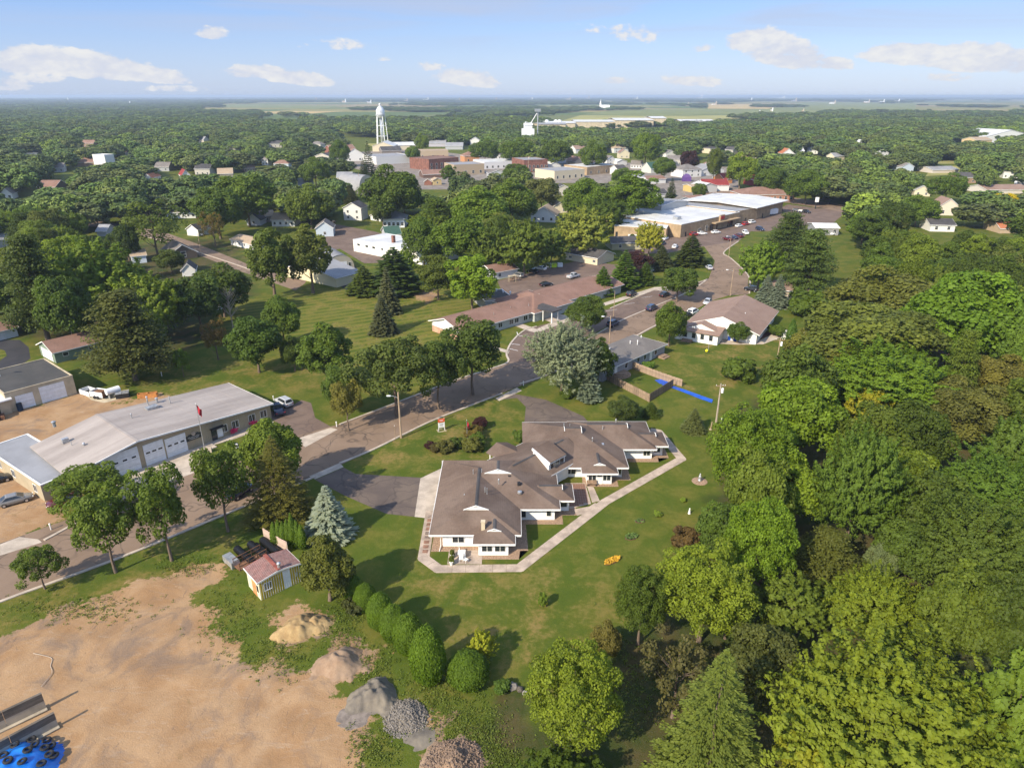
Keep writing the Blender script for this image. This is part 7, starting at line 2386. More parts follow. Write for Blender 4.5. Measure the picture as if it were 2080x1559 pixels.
# the rest of the canopy, out to the woods on the horizon: one mass of instanced crowns
pts, scl, rot, idx, cols = [], [], [], [], []
for (x, y, r, h, td, tx, ty) in AUTO[NAUTO:]:
 pts.append((x, y, 0))
 scl.append((r / 5.4, r / 5.4, h / 13.3))
 idx.append(tr_.randrange(4))
 cc = tr_.choice(PAL)
 kf = tr_.uniform(.7, 1.4)
 cols.append(tuple(v * kf for v in cc))
FIELDGAP = [[(1130, 247), (1360, 250), (1560, 245), (1800, 238), (1880, 236), (1880, 224), (1560, 219), (1430, 222), (1150, 226)], [(400, 236), (640, 236), (720, 226), (720, 210), (420, 211)], [(1430, 222), (1680, 222), (1700, 208), (1430, 209)], [(1560, 226), (2080, 222), (2080, 206), (1560, 206)]]
fw = random.Random(11)
def belt(y0, y1, n, thr, rmin, rmax, hmin, hmax, wide=.82):
 k = 0
 while k < n:
  t = fw.random()
  y = y0 * (y1 / y0) ** t
  x = fw.uniform(-wide, wide) * y
  k += 1
  v = float(vnoise(np.array([x]), np.array([y]), 260.0 + y * .06, 77)[0]) * .65 + float(vnoise(np.array([x]), np.array([y * 1.6]), 90.0 + y * .03, 78)[0]) * .35
  bx, by, bd = PJ(x, y, 0)
  if any(inpoly(bx, by, g) for g in FIELDGAP):
   v -= .16
  if bx < 520 and by > 205:
   v += .22
  if v < thr:
   continue
  ok = True
  for K in KEEP:
   if len(K) > 6 and y < K[6] and K[0] - 6 < bx < K[2] + 6 and by - 10 < K[3] and by > K[1]:
    ok = False
  if not ok:
   continue
  r = fw.uniform(rmin, rmax) * (.65 + .8 * float(vnoise(np.array([x]), np.array([y]), 190.0, 32)[0]))
  pts.append((x, y, -.5))
  scl.append((r / 5.4, r / 5.4, fw.uniform(hmin, hmax) / 13.3))
  idx.append(fw.randrange(4))
  kf = fw.uniform(.65, 1.35)
  cols.append(tuple(c * kf for c in fw.choice(PAL)))
belt(1250, 2600, 4800, .46, 13, 23, 11, 17)
belt(2600, 7000, 10000, .50, 15, 30, 10, 15)
belt(7000, 30000, 9000, .40, 40, 90, 12, 20)
fm = bpy.data.meshes.new('far_woods')
fm.from_pydata(pts, [], [])
for nm, typ, data in (('scl', 'FLOAT_VECTOR', scl),):
 a = fm.attributes.new(nm, typ, 'POINT')
 a.data.foreach_set('vector', np.array(data, np.float32).ravel())
a = fm.attributes.new('idx', 'INT', 'POINT')
a.data.foreach_set('value', np.array(idx, np.int32))
a = fm.attributes.new('rz', 'FLOAT', 'POINT')
a.data.foreach_set('value', np.array([fw.uniform(0, 6.28) for _ in pts], np.float32))
a = fm.attributes.new('tint', 'FLOAT_COLOR', 'POINT')
a.data.foreach_set('color', np.array([(*c, 1) for c in cols], np.float32).ravel())
fo = link('far_woods', fm)
tag(fo, 'wide mass of distant trees reaching to the horizon', 'woods', kind='stuff')
def far_leafmat():
 m, t, b = principled('distant_foliage')
 at = t.attr('leaf')
 ti = t.node('ShaderNodeAttribute', attribute_name='tint', attribute_type='INSTANCER')
 s_ = t.node('ShaderNodeSeparateColor')
 t.l.new(at.outputs['Color'], s_.inputs[0])
 c = t.mul(ti.outputs['Color'], t.mix(s_.outputs[0], (.85, .9, .9), (1.9, 1.75, 1.4)))
 t.l.new(c, b.inputs['Base Color'])
 b.inputs['Roughness'].default_value = .7
 return m
FL = far_leafmat()
farsrc = []
for s in range(4):
 me = broadleaf(200 + s, 30, 90, .30, (.26, .42), up=.3, jag=.15)
 me.materials.clear()
 me.materials.append(FL)
 me.name = 'distant_crown'
 farsrc.append(me)
ng = bpy.data.node_groups.new('scatter_crowns', 'GeometryNodeTree')
ng.interface.new_socket('Geometry', in_out='INPUT', socket_type='NodeSocketGeometry')
ng.interface.new_socket('Geometry', in_out='OUTPUT', socket_type='NodeSocketGeometry')
gi = ng.nodes.new('NodeGroupInput')
go = ng.nodes.new('NodeGroupOutput')
join = ng.nodes.new('GeometryNodeGeometryToInstance')
src_col = bpy.data.collections.new('crown_shapes')
for me in farsrc:
 o = bpy.data.objects.new('distant_crown', me)
 src_col.objects.link(o)
ci = ng.nodes.new('GeometryNodeCollectionInfo')
ci.inputs[0].default_value = src_col
ci.inputs['Separate Children'].default_value = True
ci.inputs['Reset Children'].default_value = True
ip = ng.nodes.new('GeometryNodeInstanceOnPoints')
ng.links.new(gi.outputs[0], ip.inputs['Points'])
ng.links.new(ci.outputs[0], ip.inputs['Instance'])
ip.inputs['Pick Instance'].default_value = True
def nattr(nm, typ):
 n = ng.nodes.new('GeometryNodeInputNamedAttribute')
 n.data_type = typ
 n.inputs[0].default_value = nm
 return n.outputs[0]
ng.links.new(nattr('idx', 'INT'), ip.inputs['Instance Index'])
ng.links.new(nattr('scl', 'FLOAT_VECTOR'), ip.inputs['Scale'])
cx_ = ng.nodes.new('ShaderNodeCombineXYZ')
ng.links.new(nattr('rz', 'FLOAT'), cx_.inputs[2])
ng.links.new(cx_.outputs[0], ip.inputs['Rotation'])
ng.links.new(ip.outputs[0], go.inputs[0])
md = fo.modifiers.new('scatter', 'NODES')
md.node_group = ng
print('TREES', len(TREES), 'auto', len(AUTO), 'individual auto', NAUTO, 'far', len(pts))
# ------------------------------------------------------------------ vehicles
M['tail'] = mat('tail_lamp', (.3, .01, .01), .3, .1)
M['head'] = mat('head_lamp', (.75, .75, .72), .15, .05)
M['rim'] = mat('wheel_rim', (.45, .45, .46), .35, .1, metal=.7)
def loft(mb, rings):
 n = len(rings[0])
 i0 = len(mb.v)
 for r in rings:
  mb.v += [tuple(p) for p in r]
 for k in range(len(rings) - 1):
  for j in range(n):
   j2 = (j + 1) % n
   mb.f.append([i0 + k * n + j, i0 + k * n + j2, i0 + (k + 1) * n + j2, i0 + (k + 1) * n + j])
   mb.mi.append(mb.cur)
 mb.f.append([i0 + j for j in range(n - 1, -1, -1)])
 mb.f.append([i0 + (len(rings) - 1) * n + j for j in range(n)])
 mb.mi += [mb.cur, mb.cur]
def car_proto(kind):
 # stations along the car (x forward): (x, half width, z bottom, z shoulder, z top)
 if kind == 'sedan':
  st_ = [(-2.35, .62, .42, .62, .82), (-2.2, .8, .28, .72, .98), (-1.5, .88, .22, .72, 1.0), (0, .9, .2, .7, .95), (1.3, .88, .22, .68, .88), (2.05, .8, .28, .6, .74), (2.35, .6, .38, .52, .62)]
  cab = [(-1.95, -1.15, .55, 1.35)]
  xb0, xr0, xr1, xb1, zr = -1.85, -1.0, .35, 1.25, 1.43
 elif kind == 'suv':
  st_ = [(-2.35, .72, .45, .8, 1.0), (-2.25, .86, .32, .85, 1.08), (-1.4, .93, .26, .85, 1.08), (0, .94, .25, .82, 1.06), (1.2, .93, .26, .82, 1.04), (2.1, .86, .34, .75, .95), (2.38, .68, .45, .62, .75)]
  xb0, xr0, xr1, xb1, zr = -2.2, -1.85, .45, 1.2, 1.72
 else:
  st_ = [(-2.75, .88, .5, .8, 1.05), (-2.7, .95, .45, .85, 1.12), (-1.0, .96, .4, .85, 1.12), (0, .96, .38, .85, 1.12), (1.4, .95, .38, .85, 1.1), (2.4, .9, .45, .8, 1.0), (2.65, .75, .5, .7, .8)]
  xb0, xr0, xr1, xb1, zr = -.75, -.55, .75, 1.35, 1.82
 body = MB()
 rings = []
 for x, w, zb, zs, zt in st_:
  rings.append([(x, -w * .9, zb), (x, -w, zb + .12), (x, -w, zs), (x, -w * .9, zt), (x, -w * .4, zt + .03), (x, w * .4, zt + .03), (x, w * .9, zt), (x, w, zs), (x, w, zb + .12), (x, w * .9, zb)])
 loft(body, rings)
 zt = max(s[4] for s in st_) - .06
 wb = st_[3][1] * .93
 wr = wb * .76
 B_ = [(xb0, -wb, zt), (xb1, -wb, zt), (xb1, wb, zt), (xb0, wb, zt)]
 T_ = [(xr0, -wr, zr), (xr1, -wr, zr), (xr1, wr, zr), (xr0, wr, zr)]
 for i in range(4):
  j = (i + 1) % 4
  body.face([B_[i], B_[j], T_[j], T_[i]])
 Tm = [(xr0 + .12, -wr * .9, zr + .05), (xr1 - .12, -wr * .9, zr + .05), (xr1 - .12, wr * .9, zr + .05), (xr0 + .12, wr * .9, zr + .05)]
 for i in range(4):
  j = (i + 1) % 4
  body.face([T_[i], T_[j], Tm[j], Tm[i]])
 body.face(Tm)
 if kind == 'pickup':
  # bed: rails and dark floor
  body.box(-2.65, -.85, -.93, -.86, 1.1, 1.22)
  body.box(-2.65, -.85, .86, .93, 1.1, 1.22)
  body.box(-2.72, -2.62, -.93, .93, 1.1, 1.22)
 def pane(i, j, in_, lo=.12, hi=.9):
  b0, b1, t0, t1 = map(Vector, (B_[i], B_[j], T_[i], T_[j]))
  n = (b1 - b0).cross(t0 - b0).normalized() * .012
  a = b0.lerp(t0, lo).lerp(b1.lerp(t1, lo), in_)
  b = b0.lerp(t0, lo).lerp(b1.lerp(t1, lo), 1 - in_)
  c = b0.lerp(t0, hi).lerp(b1.lerp(t1, hi), 1 - in_)
  d = b0.lerp(t0, hi).lerp(b1.lerp(t1, hi), in_)
  return [p + n for p in (a, b, c, d)]
 meshes = {'body': body.mesh('car_body')}
 meshes['body'].materials.append(M['carpaint'])
 meshes['body'].polygons.foreach_set('use_smooth', [k < 90 for k in range(len(meshes['body'].polygons))])
 for nm, (i, j, q) in {'windscreen': (1, 2, .06), 'rear_window': (3, 0, .08), 'side_window': (0, 1, .07), 'side_window_b': (2, 3, .07)}.items():
  g = MB()
  g.face(pane(i, j, q))
  me = g.mesh(nm)
  me.materials.append(M['glass'])
  meshes[nm] = me
 tw = MB()
 tw.tube((0, -.11, 0), (0, .11, 0), .33, n=14)
 meshes['tyre'] = tw.mesh('tyre')
 meshes['tyre'].materials.append(M['dark'])
 rw = MB()
 rw.tube((0, -.125, 0), (0, .125, 0), .2, n=10)
 meshes['rim'] = rw.mesh('rim')
 meshes['rim'].materials.append(M['rim'])
 hl = MB()
 hl.box(-.06, .06, -.18, .18, -.07, .07)
 for nm, m_ in (('headlight', M['head']), ('tail_light', M['tail'])):
  me = hl.mesh(nm)
  me.materials.append(m_)
  meshes[nm] = me
 ax = {'sedan': (-1.42, 1.42, .8), 'suv': (-1.42, 1.42, .85), 'pickup': (-1.75, 1.65, .86)}[kind]
 return meshes, ax, st_
PROTO = {k: car_proto(k) for k in ('sedan', 'suv', 'pickup')}
def car(kind, a, b, col, label, group='vehicles parked and driving in the town'):
 me, ax, st_ = PROTO[kind]
 pa, pb = P(*a), P(*b)
 d = pb - pa
 c = (pa + pb) / 2
 e = empty({'sedan': 'sedan_car', 'suv': 'suv_car', 'pickup': 'pickup_truck'}[kind], (c.x, c.y, .03), math.atan2(d.y, d.x), label, 'car' if kind != 'pickup' else 'pickup', group)
 bo = link('body', me['body'], e)
 bo.color = (*col, 1)
 for k in ('windscreen', 'rear_window', 'side_window', 'side_window_b'):
  link('side_window' if k.endswith('_b') else k, me[k], e)
 for x in ax[:2]:
  for s in (-1, 1):
   w = link('wheel', me['tyre'], e)
   w.location = (x, s * ax[2], .33)
   link('rim', me['rim'], w)
 for s in (-1, 1):
  f, r = st_[-1], st_[0]
  h = link('headlight', me['headlight'], e)
  h.location = (f[0] - .06, s * (f[1] - .12), (f[3] + f[4]) / 2 + .02)
  h = link('tail_light', me['tail_light'], e)
  h.location = (r[0] + .03, s * (r[1] - .12), (r[3] + r[4]) / 2)
 return e
SIL, WHI, BLK, NAV, MAR, REDC, GRC = (.42, .43, .45), (.78, .78, .77), (.012, .012, .014), (.015, .025, .06), (.09, .008, .012), (.3, .02, .02), (.19, .18, .17)
CARS = [
 ('sedan', (4, 1028), (60, 1013), GRC, 'taupe-grey sedan on the dirt by the left edge, facing the annex'),
 ('sedan', (-34, 987), (20, 972), BLK, 'black sedan cut by the left edge beside the annex wall'),
 ('suv', (162, 1016), (104, 1032), MAR, 'maroon car half under the tree in front of the annex window'),
 ('suv', (591, 829), (564, 815), SIL, 'silver car on the asphalt behind the right end of the works garage'),
 ('pickup', (572, 848), (556, 826), NAV, 'dark blue pickup tight against the right end of the works garage'),
 ('suv', (476, 1012), (500, 996), NAV, 'dark car under the shaggy spruce by the works garage'),
 ('suv', (1232, 668), (1258, 655), NAV, 'dark blue SUV on the main street near the silvery tree'),
 ('suv', (1312, 635), (1335, 624), NAV, 'dark blue car on the street left of the neat round tree'),
 ('suv', (1269, 607), (1296, 594), BLK, 'black SUV in the parking bay below the cone trees'),
 ('sedan', (1338, 606), (1362, 597), BLK, 'black car at the far end of the parking bay under the leaning tree'),
 ('sedan', (1445, 610), (1428, 623), SIL, 'silver car driving on the street behind the clinic'),
 ('suv', (1396, 643), (1418, 632), WHI, 'white car parked at the left front of the clinic'),
 ('sedan', (1386, 648), (1404, 639), BLK, 'black car beside the white one at the clinic'),
 ('sedan', (1446, 551), (1434, 542), SIL, 'silver-blue car at the kerb under the street corner cone tree'),
 ('suv', (1537, 593), (1515, 589), BLK, 'black SUV on the driveway left of the twin blue spruces'),
 ('sedan', (1095, 556), (1071, 551), BLK, 'black car in the rear car park next to the white one'),
 ('sedan', (1110, 550), (1086, 546), WHI, 'white convertible-like car by the dumpsters in the rear car park'),
 ('suv', (1064, 566), (1041, 560), GRC, 'dark grey car by the white garage in the rear car park'),
 ('sedan', (1100, 582), (1118, 579), BLK, 'black car against the brown roof in the rear car park'),
 ('pickup', (1155, 567), (1174, 562), SIL, 'grey pickup by the brown roof in the rear car park'),
 ('sedan', (1442, 475), (1465, 473), WHI, 'white sedan in front of the arched shop window'),
 ('sedan', (1415, 477), (1436, 476), WHI, 'white sedan by the shop corner next to the red car'),
 ('suv', (1401, 480), (1419, 478), REDC, 'red car at the front corner of the tan shop'),
 ('suv', (1505, 471), (1523, 480), WHI, 'white SUV alone in the middle of the shop car park'),
 ('suv', (1486, 490), (1468, 486), MAR, 'dark red car, first of the trio in the shop car park'),
 ('sedan', (1498, 487), (1481, 483), NAV, 'dark blue car, middle of the trio in the shop car park'),
 ('suv', (1508, 484), (1491, 480), MAR, 'maroon car, last of the trio in the shop car park'),
 ('suv', (1535, 466), (1552, 470), NAV, 'dark blue SUV near the big pine group in the shop car park'),
 ('sedan', (1490, 463), (1511, 459), WHI, 'white car nearest the shop entrance'),
 ('suv', (1507, 459), (1522, 456), REDC, 'red car between two white cars at the shop entrance'),
 ('suv', (1519, 455), (1535, 452), WHI, 'white SUV right of the red car at the shop entrance'),
 ('suv', (1575, 430), (1592, 427), BLK, 'black SUV beside the white trailer'),
 ('suv', (1612, 430), (1624, 431), BLK, 'black car, left of the three by the sign post'),
 ('sedan', (1622, 431), (1634, 432), NAV, 'dark blue car, middle of the three by the sign post'),
 ('suv', (1632, 432), (1644, 434), BLK, 'black car, right of the three by the sign post'),
 ('sedan', (1346, 489), (1356, 485), WHI, 'white car left of the shop corner'),
 ('suv', (1338, 500), (1352, 495), NAV, 'dark car below the yellow tree by the tan shop end wall'),
 ('sedan', (1366, 507), (1376, 500), WHI, 'white car behind the parking-bay spruce'),
 ('suv', (1424, 394), (1444, 390), GRC, 'grey car in front of the pale grey garage'),
 ('sedan', (1316, 556), (1327, 549), SIL, 'grey car behind the cone trees'),
 ('sedan', (1687, 478), (1703, 476), WHI, 'white car at the grey metal building'),
 ('sedan', (668, 456), (682, 451), MAR, 'maroon car behind the small pale house'),
 ('sedan', (2060, 432), (2078, 434), SIL, 'silver car below the bright yellow tree'),
]
for c in CARS:
 car(*c)
def trailer(a, b, h, label, name='box_trailer'):
 pa, pb = P(*a), P(*b)
 d = pb - pa
 L = d.length
 e = empty(name, pa, math.atan2(d.y, d.x), label, 'trailer')
 mb = MB()
 loft(mb, [[(x, -1.15, .55), (x, -1.15, h - .25), (x, -.9, h), (x, .9, h), (x, 1.15, h - .25), (x, 1.15, .55)] for x in (0, .02, L * .9)] + [[(L, -.9, .8), (L, -.9, h - .6), (L, -.7, h - .4), (L, .7, h - .4), (L, .9, h - .6), (L, .9, .8)]])
 mb.build('body', M['white_metal'], e)
 for x in (L * .35, L * .5):
  for s in (-1, 1):
   w = link('wheel', PROTO['sedan'][0]['tyre'], e)
   w.location = (x, s * 1.1, .33)
 mb = MB()
 mb.tube((L, 0, .6), (L + 1.0, 0, .5), .06)
 mb.build('drawbar', M['steel'], e)
trailer((1553, 438), (1577, 435), 3.2, 'big white trailer parked at the end of the far tan shop')
trailer((2062, 377), (2084, 376), 3.0, 'white camper cut by the right edge beyond the tan-roofed house', 'camper')
# ------------------------------------------------------------------ poles, lamps, flags
def pole(a, h, label, name='utility_pole', cat='pole', arm=None, lamp=None, tr=0, cross=0, m=None, r=.15, az=0.0):
 p = P(*a)
 e = empty(name, p, az, label, cat)
 mb = MB()
 mb.tube((0, 0, -.2), (0, 0, h), r, r * .62, 8)
 mb.build('post', m or M['pole'], e)
 if cross:
  mb = MB()
  mb.box(-cross, cross, -.07, .05, h - .55, h - .42)
  mb.build('cross_arm', M['wood'], e)
  for x in (-cross * .9, cross * .9, cross * .45):
   mb = MB()
   mb.tube((x, 0, h - .42), (x, 0, h - .22), .05, .04, 6)
   mb.build('insulator', M['trim'], e)
 for k in range(tr):
  mb = MB()
  mb.lathe([(.2, 0), (.24, .08), (.24, .8), (.18, .95)], (.42 - .84 * k, 0, h - 1.9), 12)
  mb.build('transformer', M['white_metal'], e)
 if lamp:
  lx, lz = lamp
  mb = MB()
  mb.tube((0, 0, lz), (lx * .6, 0, lz + .35), .05, .045, 6)
  mb.tube((lx * .6, 0, lz + .35), (lx, 0, lz + .42), .045, .04, 6)
  mb.build('arm', M['steel'], e)
  mb = MB()
  s = 1 if lx > 0 else -1
  loft(mb, [[(lx + s * x, -w, lz + .36), (lx + s * x, w, lz + .36), (lx + s * x, w * .8, lz + .5), (lx + s * x, -w * .8, lz + .5)] for x, w in ((-.1, .08), (.1, .17), (.5, .16), (.65, .08))])
  mb.build('lamp_head', M['white_metal'], e)
 return e
pole((815, 889), 9.0, 'leaning-looking wooden pole with a lamp arm at the street edge left of the sale sign', 'utility_pole', lamp=(-1.4, 7.9), r=.2)
pole((1454, 862), 8.4, 'pale utility pole with a grey transformer on the lawn by the bright-edged maple', tr=1, cross=.9, m=M['bark_pale'], r=.19)
mb = MB()
p = P(1454, 862)
mb.lathe([(.5, 0), (.45, .12), (.2, .2)], (p.x, p.y, 0), 10)
o = mb.build('pole_mound', M['block'])
tag(o, 'small heap of earth round the foot of the pale utility pole', 'mound')
pole((1573, 764), 9.0, 'utility pole with transformer beside the low thicket on the clinic lawn', tr=1, cross=1.0)
pole((1237, 706), 8.2, 'street lamp pole left of the grey ranch house', 'street_lamp', 'street lamp', lamp=(-1.6, 7.6), m=M['pole'], r=.13)
pole((1246, 644), 7.5, 'thin pole between the parking bay and the street', r=.1)
pole((1483, 601), 8.4, 'street lamp at the kerb behind the clinic', 'street_lamp', 'street lamp', lamp=(-1.6, 7.8), r=.13)
pole((1480, 522), 8.0, 'street lamp at the mouth of the shop car park', 'street_lamp', 'street lamp', lamp=(-1.2, 7.5), r=.12)
pole((409, 517), 8.0, 'street lamp beside the dark brown gabled house', 'street_lamp', 'street lamp', lamp=(1.2, 7.4), r=.13)
pole((1262, 449), 11.0, 'utility pole with twin transformers behind the white shop roof', tr=2, cross=1.3, r=.2)
pole((832, 418), 10.0, 'slim white-topped pole among the trees left of the sales lot', tr=1, r=.15)
pole((731, 386), 11.0, 'thin pole in front of the grey round-roofed barn', r=.14)
pole((1073, 352), 13, 'tall utility pole beside the two-storey brick store', cross=1.3, tr=1, r=.2)
pole((1656, 424), 6.0, 'thick sign post with a pale board in the shop car park', 'sign_post', 'sign', m=M['dark'], r=.35)
pole((1388, 415), 9.0, 'bare pole behind the white cottages', r=.14)
mb = MB()
p = P(1656, 424)
mb.box(p.x - 1.0, p.x + 1.0, p.y - .5, p.y - .38, 3.6, 6.2)
o = mb.build('sign_board', M['trim'])
tag(o, 'pale board hung on the thick sign post', 'sign')
def flag(a, h, label, scale=1.0, az=.2):
 p = P(*a)
 e = empty('flag_pole', p, az, label, 'flag pole')
 mb = MB()
 mb.tube((0, 0, 0), (0, 0, h), .06 * scale, .035 * scale, 8)
 mb.build('post', M['steel'], e)
 mb = MB()
 mb.lathe([(.02, 0), (.09, .08), (.02, .16)], (0, 0, h), 8)
 mb.build('finial', M['rim'], e)
 # limp flag: folded cloth with red and white stripes and a blue field
 f = MB()
 n, mrows = 7, 13
 for j in range(mrows):
  for i in range(n):
   def pt(u, v):
    drop = u * .75
    return (.06 + u * .55 * scale * (1 - .3 * v), .12 * math.sin(u * 7 + v * 2) * scale, h - .15 - (v * 1.05 + drop) * scale * 1.1)
   u0, u1, v0, v1 = i / n, (i + 1) / n, j / mrows, (j + 1) / mrows
   mi = 2 if (v0 < .52 and u0 < .4) else (0 if (j + i // 3) % 2 == 0 else 1)
   f.face([pt(u0, v0), pt(u0, v1), pt(u1, v1), pt(u1, v0)], mi)
 f.build('flag', [mat('flag_red', (.35, .02, .03), .8, .05), M['trim'], mat('flag_blue', (.02, .03, .14), .8, .05)], e)
flag((415.5, 911), 8.6, 'flag pole with a limp striped flag before the works garage', 1.25, .2)
flag((949, 890), 3.6, 'small flag pole with a limp flag beside the purple shrub', .8, .1)
# stone kerb plot at the big flag pole
mb = MB()
p = P(415, 912)
mb.box(-1.8, 1.8, -1.1, 1.1, 0, .18)
o = mb.build('plinth', M['concrete'])
o.location = p
o.rotation_euler = (0, 0, srz)
tag(o, 'low paved plinth round the foot of the works garage flag pole', 'plinth')
mb = MB()
mb.box(-.5, .5, -.12, .12, 0, 1.0)
o = mb.build('memorial_stone', M['concrete'])
o.location = P(425, 918)
tag(o, 'pale upright stone beside the flag pole plinth', 'stone')
# for-sale board on a timber frame
p = P(897, 874)
e = empty('sale_sign', p, .35, 'white sale board with an orange-red header standing on a frame by the street', 'sign')
for x in (-.55, .55):
 mb = MB()
 mb.box(x - .05, x + .05, -.05, .05, 0, 2.5)
 mb.build('post', M['trim'], e)
mb = MB()
mb.box(-.62, .62, -.07, -.05, .65, 1.6)
mb.build('board', M['trim'], e)
mb = MB()
mb.box(-.62, .62, -.07, -.05, 1.75, 2.45)
mb.build('header', mat('sign_orange', (.62, .09, .03), .6, .05), e)
for (z, w_, mm) in ((2.15, .7, 'trim'), (1.95, .5, 'trim'), (1.3, .7, 'dark'), (1.1, .5, 'steel'), (.9, .6, 'steel')):
 mb = MB()
 x = -w_ / 2
 while x < w_ / 2:
  l = rnd.uniform(.05, .1)
  mb.box(x, x + l, -.085, -.07, z, z + .09)
  x += l + .05
 mb.build('lettering', M[mm], e)
mb = MB()
for (x0, y0, x1, y1) in ((-.8, -.55, .8, -.47), (-.8, .47, .8, .55), (-.8, -.5, -.72, .5), (.72, -.5, .8, .5)):
 mb.box(x0, x1, y0, y1, 0, .1)
mb.build('base_frame', M['block'], e)
# ------------------------------------------------------------------ yellow tin shed and its yard
shd = house('tin_shed', 'yellow ribbed metal shed with a rusty striped roof beside the evergreen hedge', 'shed', (531, 1219), (612, 1180), 3.6, 2.75, .42, 'y', wall=(.62, .58, .42), roof=mat('shed_roof_base', (.17, .055, .042), .6, .2, 1.5), over=.22, keep=False)
SW = (P(531, 1219) - P(612, 1180)).length
ym = mat('yellow_sheet', (.42, .31, .03), .55, .12, .8)
wm_ = M['white_metal']
x = .12
while x < SW - .25:
 pale = SW * .56 < x < SW * .74
 mb = MB()
 mb.box(x, x + .23, -.03, 0, .05, 2.7)
 mb.build('panel', wm_ if pale else ym, shd)
 mb = MB()
 mb.box(x + .245, x + .285, -.045, 0, .05, 2.7)
 mb.build('rib', wm_, shd)
 x += .3
window(shd, 'F', SW * .2, 1.15, .9, 1.0, SW, 3.6, 't')
mb = MB()
mb.box(SW * .86, SW * .93, -.16, -.06, 1.2, 1.75)
mb.build('meter_box', M['steel'], shd)
dd = door(shd, 'L', 1.6, SW, w=1.15, h=2.1, m=mat('plywood_door', (.5, .22, .09), .8, .15))
mb = MB()
mb.box(-.0, .14, -.08, 2.9, 0, .02)
ho = MB()
ho.box(2.45, 2.9, 0, 0, 1, 1.7)
mb = MB()
mb.box(-.06, -.005, .35, .75, 1.0, 1.9)
mb.build('opening', M['dark'], shd)
# roof ribs along the slope, ridge cap and flue
s_ = .42 / (SW / 2)
zr_ = 2.75 + .42 + .14
rm_ = [mat('roof_rib_white', (.4, .33, .3), .5, .15, 2), mat('roof_rib_rust', (.24, .075, .055), .6, .2, 2)]
k = 0
y = -.18
while y < 3.75:
 rib = MB()
 for (xa, za, xb, zb) in ((-.22, zr_ - s_ * (SW / 2 + .22), SW / 2, zr_), (SW / 2, zr_, SW + .22, zr_ - s_ * (SW / 2 + .22))):
  rib.face([(xa, y, za + .004), (xb, y, zb + .004), (xb, y + .03, zb + .05), (xa, y + .03, za + .05)])
  rib.face([(xa, y + .03, za + .05), (xb, y + .03, zb + .05), (xb, y + .07, zb + .004), (xa, y + .07, za + .004)])
 rib.build('roof_rib', rm_[0], shd)
 y += .235
mb = MB()
mb.box(SW / 2 - .22, SW / 2 + .22, -.25, 3.85, zr_ + .03, zr_ + .1)
mb.build('ridge_cap', rm_[1], shd)
pipe(shd, SW / 2 + .2, .15, 2.9, 1.0, .2, 'flue', M['steel'], 1.3)
def board_fence(pts, h, label, m, name='board_fence', bw=.24, steps=False):
 ws = [P(*p) for p in pts]
 e = empty(name, ws[0], 0, label, 'fence')
 bm_cache = {}
 for a, b in zip(ws[:-1], ws[1:]):
  d = b - a
  L = d.length
  az = math.atan2(d.y, d.x)
  n = max(1, int(L / bw))
  for i in range(n):
   q = a + d * ((i + .5) / n) - ws[0]
   k = rnd.randrange(3)
   if k not in bm_cache:
    mb = MB()
    mb.box(-bw * .46, bw * .46, -.02, .02, 0.03, h - .05 + k * .04)
    me = mb.mesh('board')
    me.materials.append(m[k % len(m)])
    bm_cache[k] = me
   o = link('board', bm_cache[k], e)
   o.location = (q.x, q.y, 0)
   o.rotation_euler = (0, 0, az)
  npost = max(2, int(L / 2.4) + 1)
  for i in range(npost):
   q = a + d * (i / (npost - 1)) - ws[0]
   nn = Vector((-math.sin(az), math.cos(az), 0)) * .09
   mb = MB()
   mb.box(-.05, .05, -.05, .05, 0, h - .1)
   o = mb.build('post', m[0], e)
   o.location = (q.x + nn.x, q.y + nn.y, 0)
  for z in (.4, h - .4):
   mb = MB()
   mb.box(0, L, .03, .075, z, z + .09)
   o = mb.build('rail', m[0], e)
   o.location = (a - ws[0])
   o.rotation_euler = (0, 0, az)
 return e
wf = [mat('fence_board_a', (.22, .16, .11), .9, .2, 1.5, streak=(3, 3, .5)), mat('fence_board_b', (.27, .195, .135), .9, .2, 1.5), mat('fence_board_c', (.18, .13, .09), .9, .2, 1.5)]
board_fence([(1231, 771), (1318, 816), (1367, 785)], 1.8, 'weathered wooden fence round the near side of the grey house yard', wf)
board_fence([(1284, 748), (1312, 759), (1346, 772), (1384, 785)], 1.7, 'pinkish wooden fence stepping down beside the blue slide', [mat('fence_pink_a', (.29, .205, .145), .9, .15, 1.5), mat('fence_pink_b', (.33, .24, .17), .9, .15, 1.5), wf[1]])
board_fence([(537, 1096), (560, 1110), (584, 1124)], 2.0, 'short pale board fence behind the black pipes', [mat('fence_pale', (.5, .37, .3), .85, .1, 1.5)])
# blue water slide sheet through the yard
bl = mat('blue_plastic', (.006, .075, .42), .3, .15, .8)
sl_ = MB()
for poly in ([(1330, 772), (1345, 770), (1358, 776), (1352, 780), (1340, 779)], [(1350, 779), (1366, 784), (1366, 788), (1344, 781)], [(1367, 783.5), (1400, 795), (1448, 812), (1446, 818), (1420, 809), (1390, 797), (1366, 788)]):
 q = [P(*p) for p in poly]
 if (q[1] - q[0]).cross(q[2] - q[0]).z < 0:
  q = q[::-1]
 sl_.prism([p[:2] for p in q], 0.015, .09)
o = sl_.build('water_slide', bl)
tag(o, 'bright blue plastic slide sheet laid across the fenced lawn', 'slide')
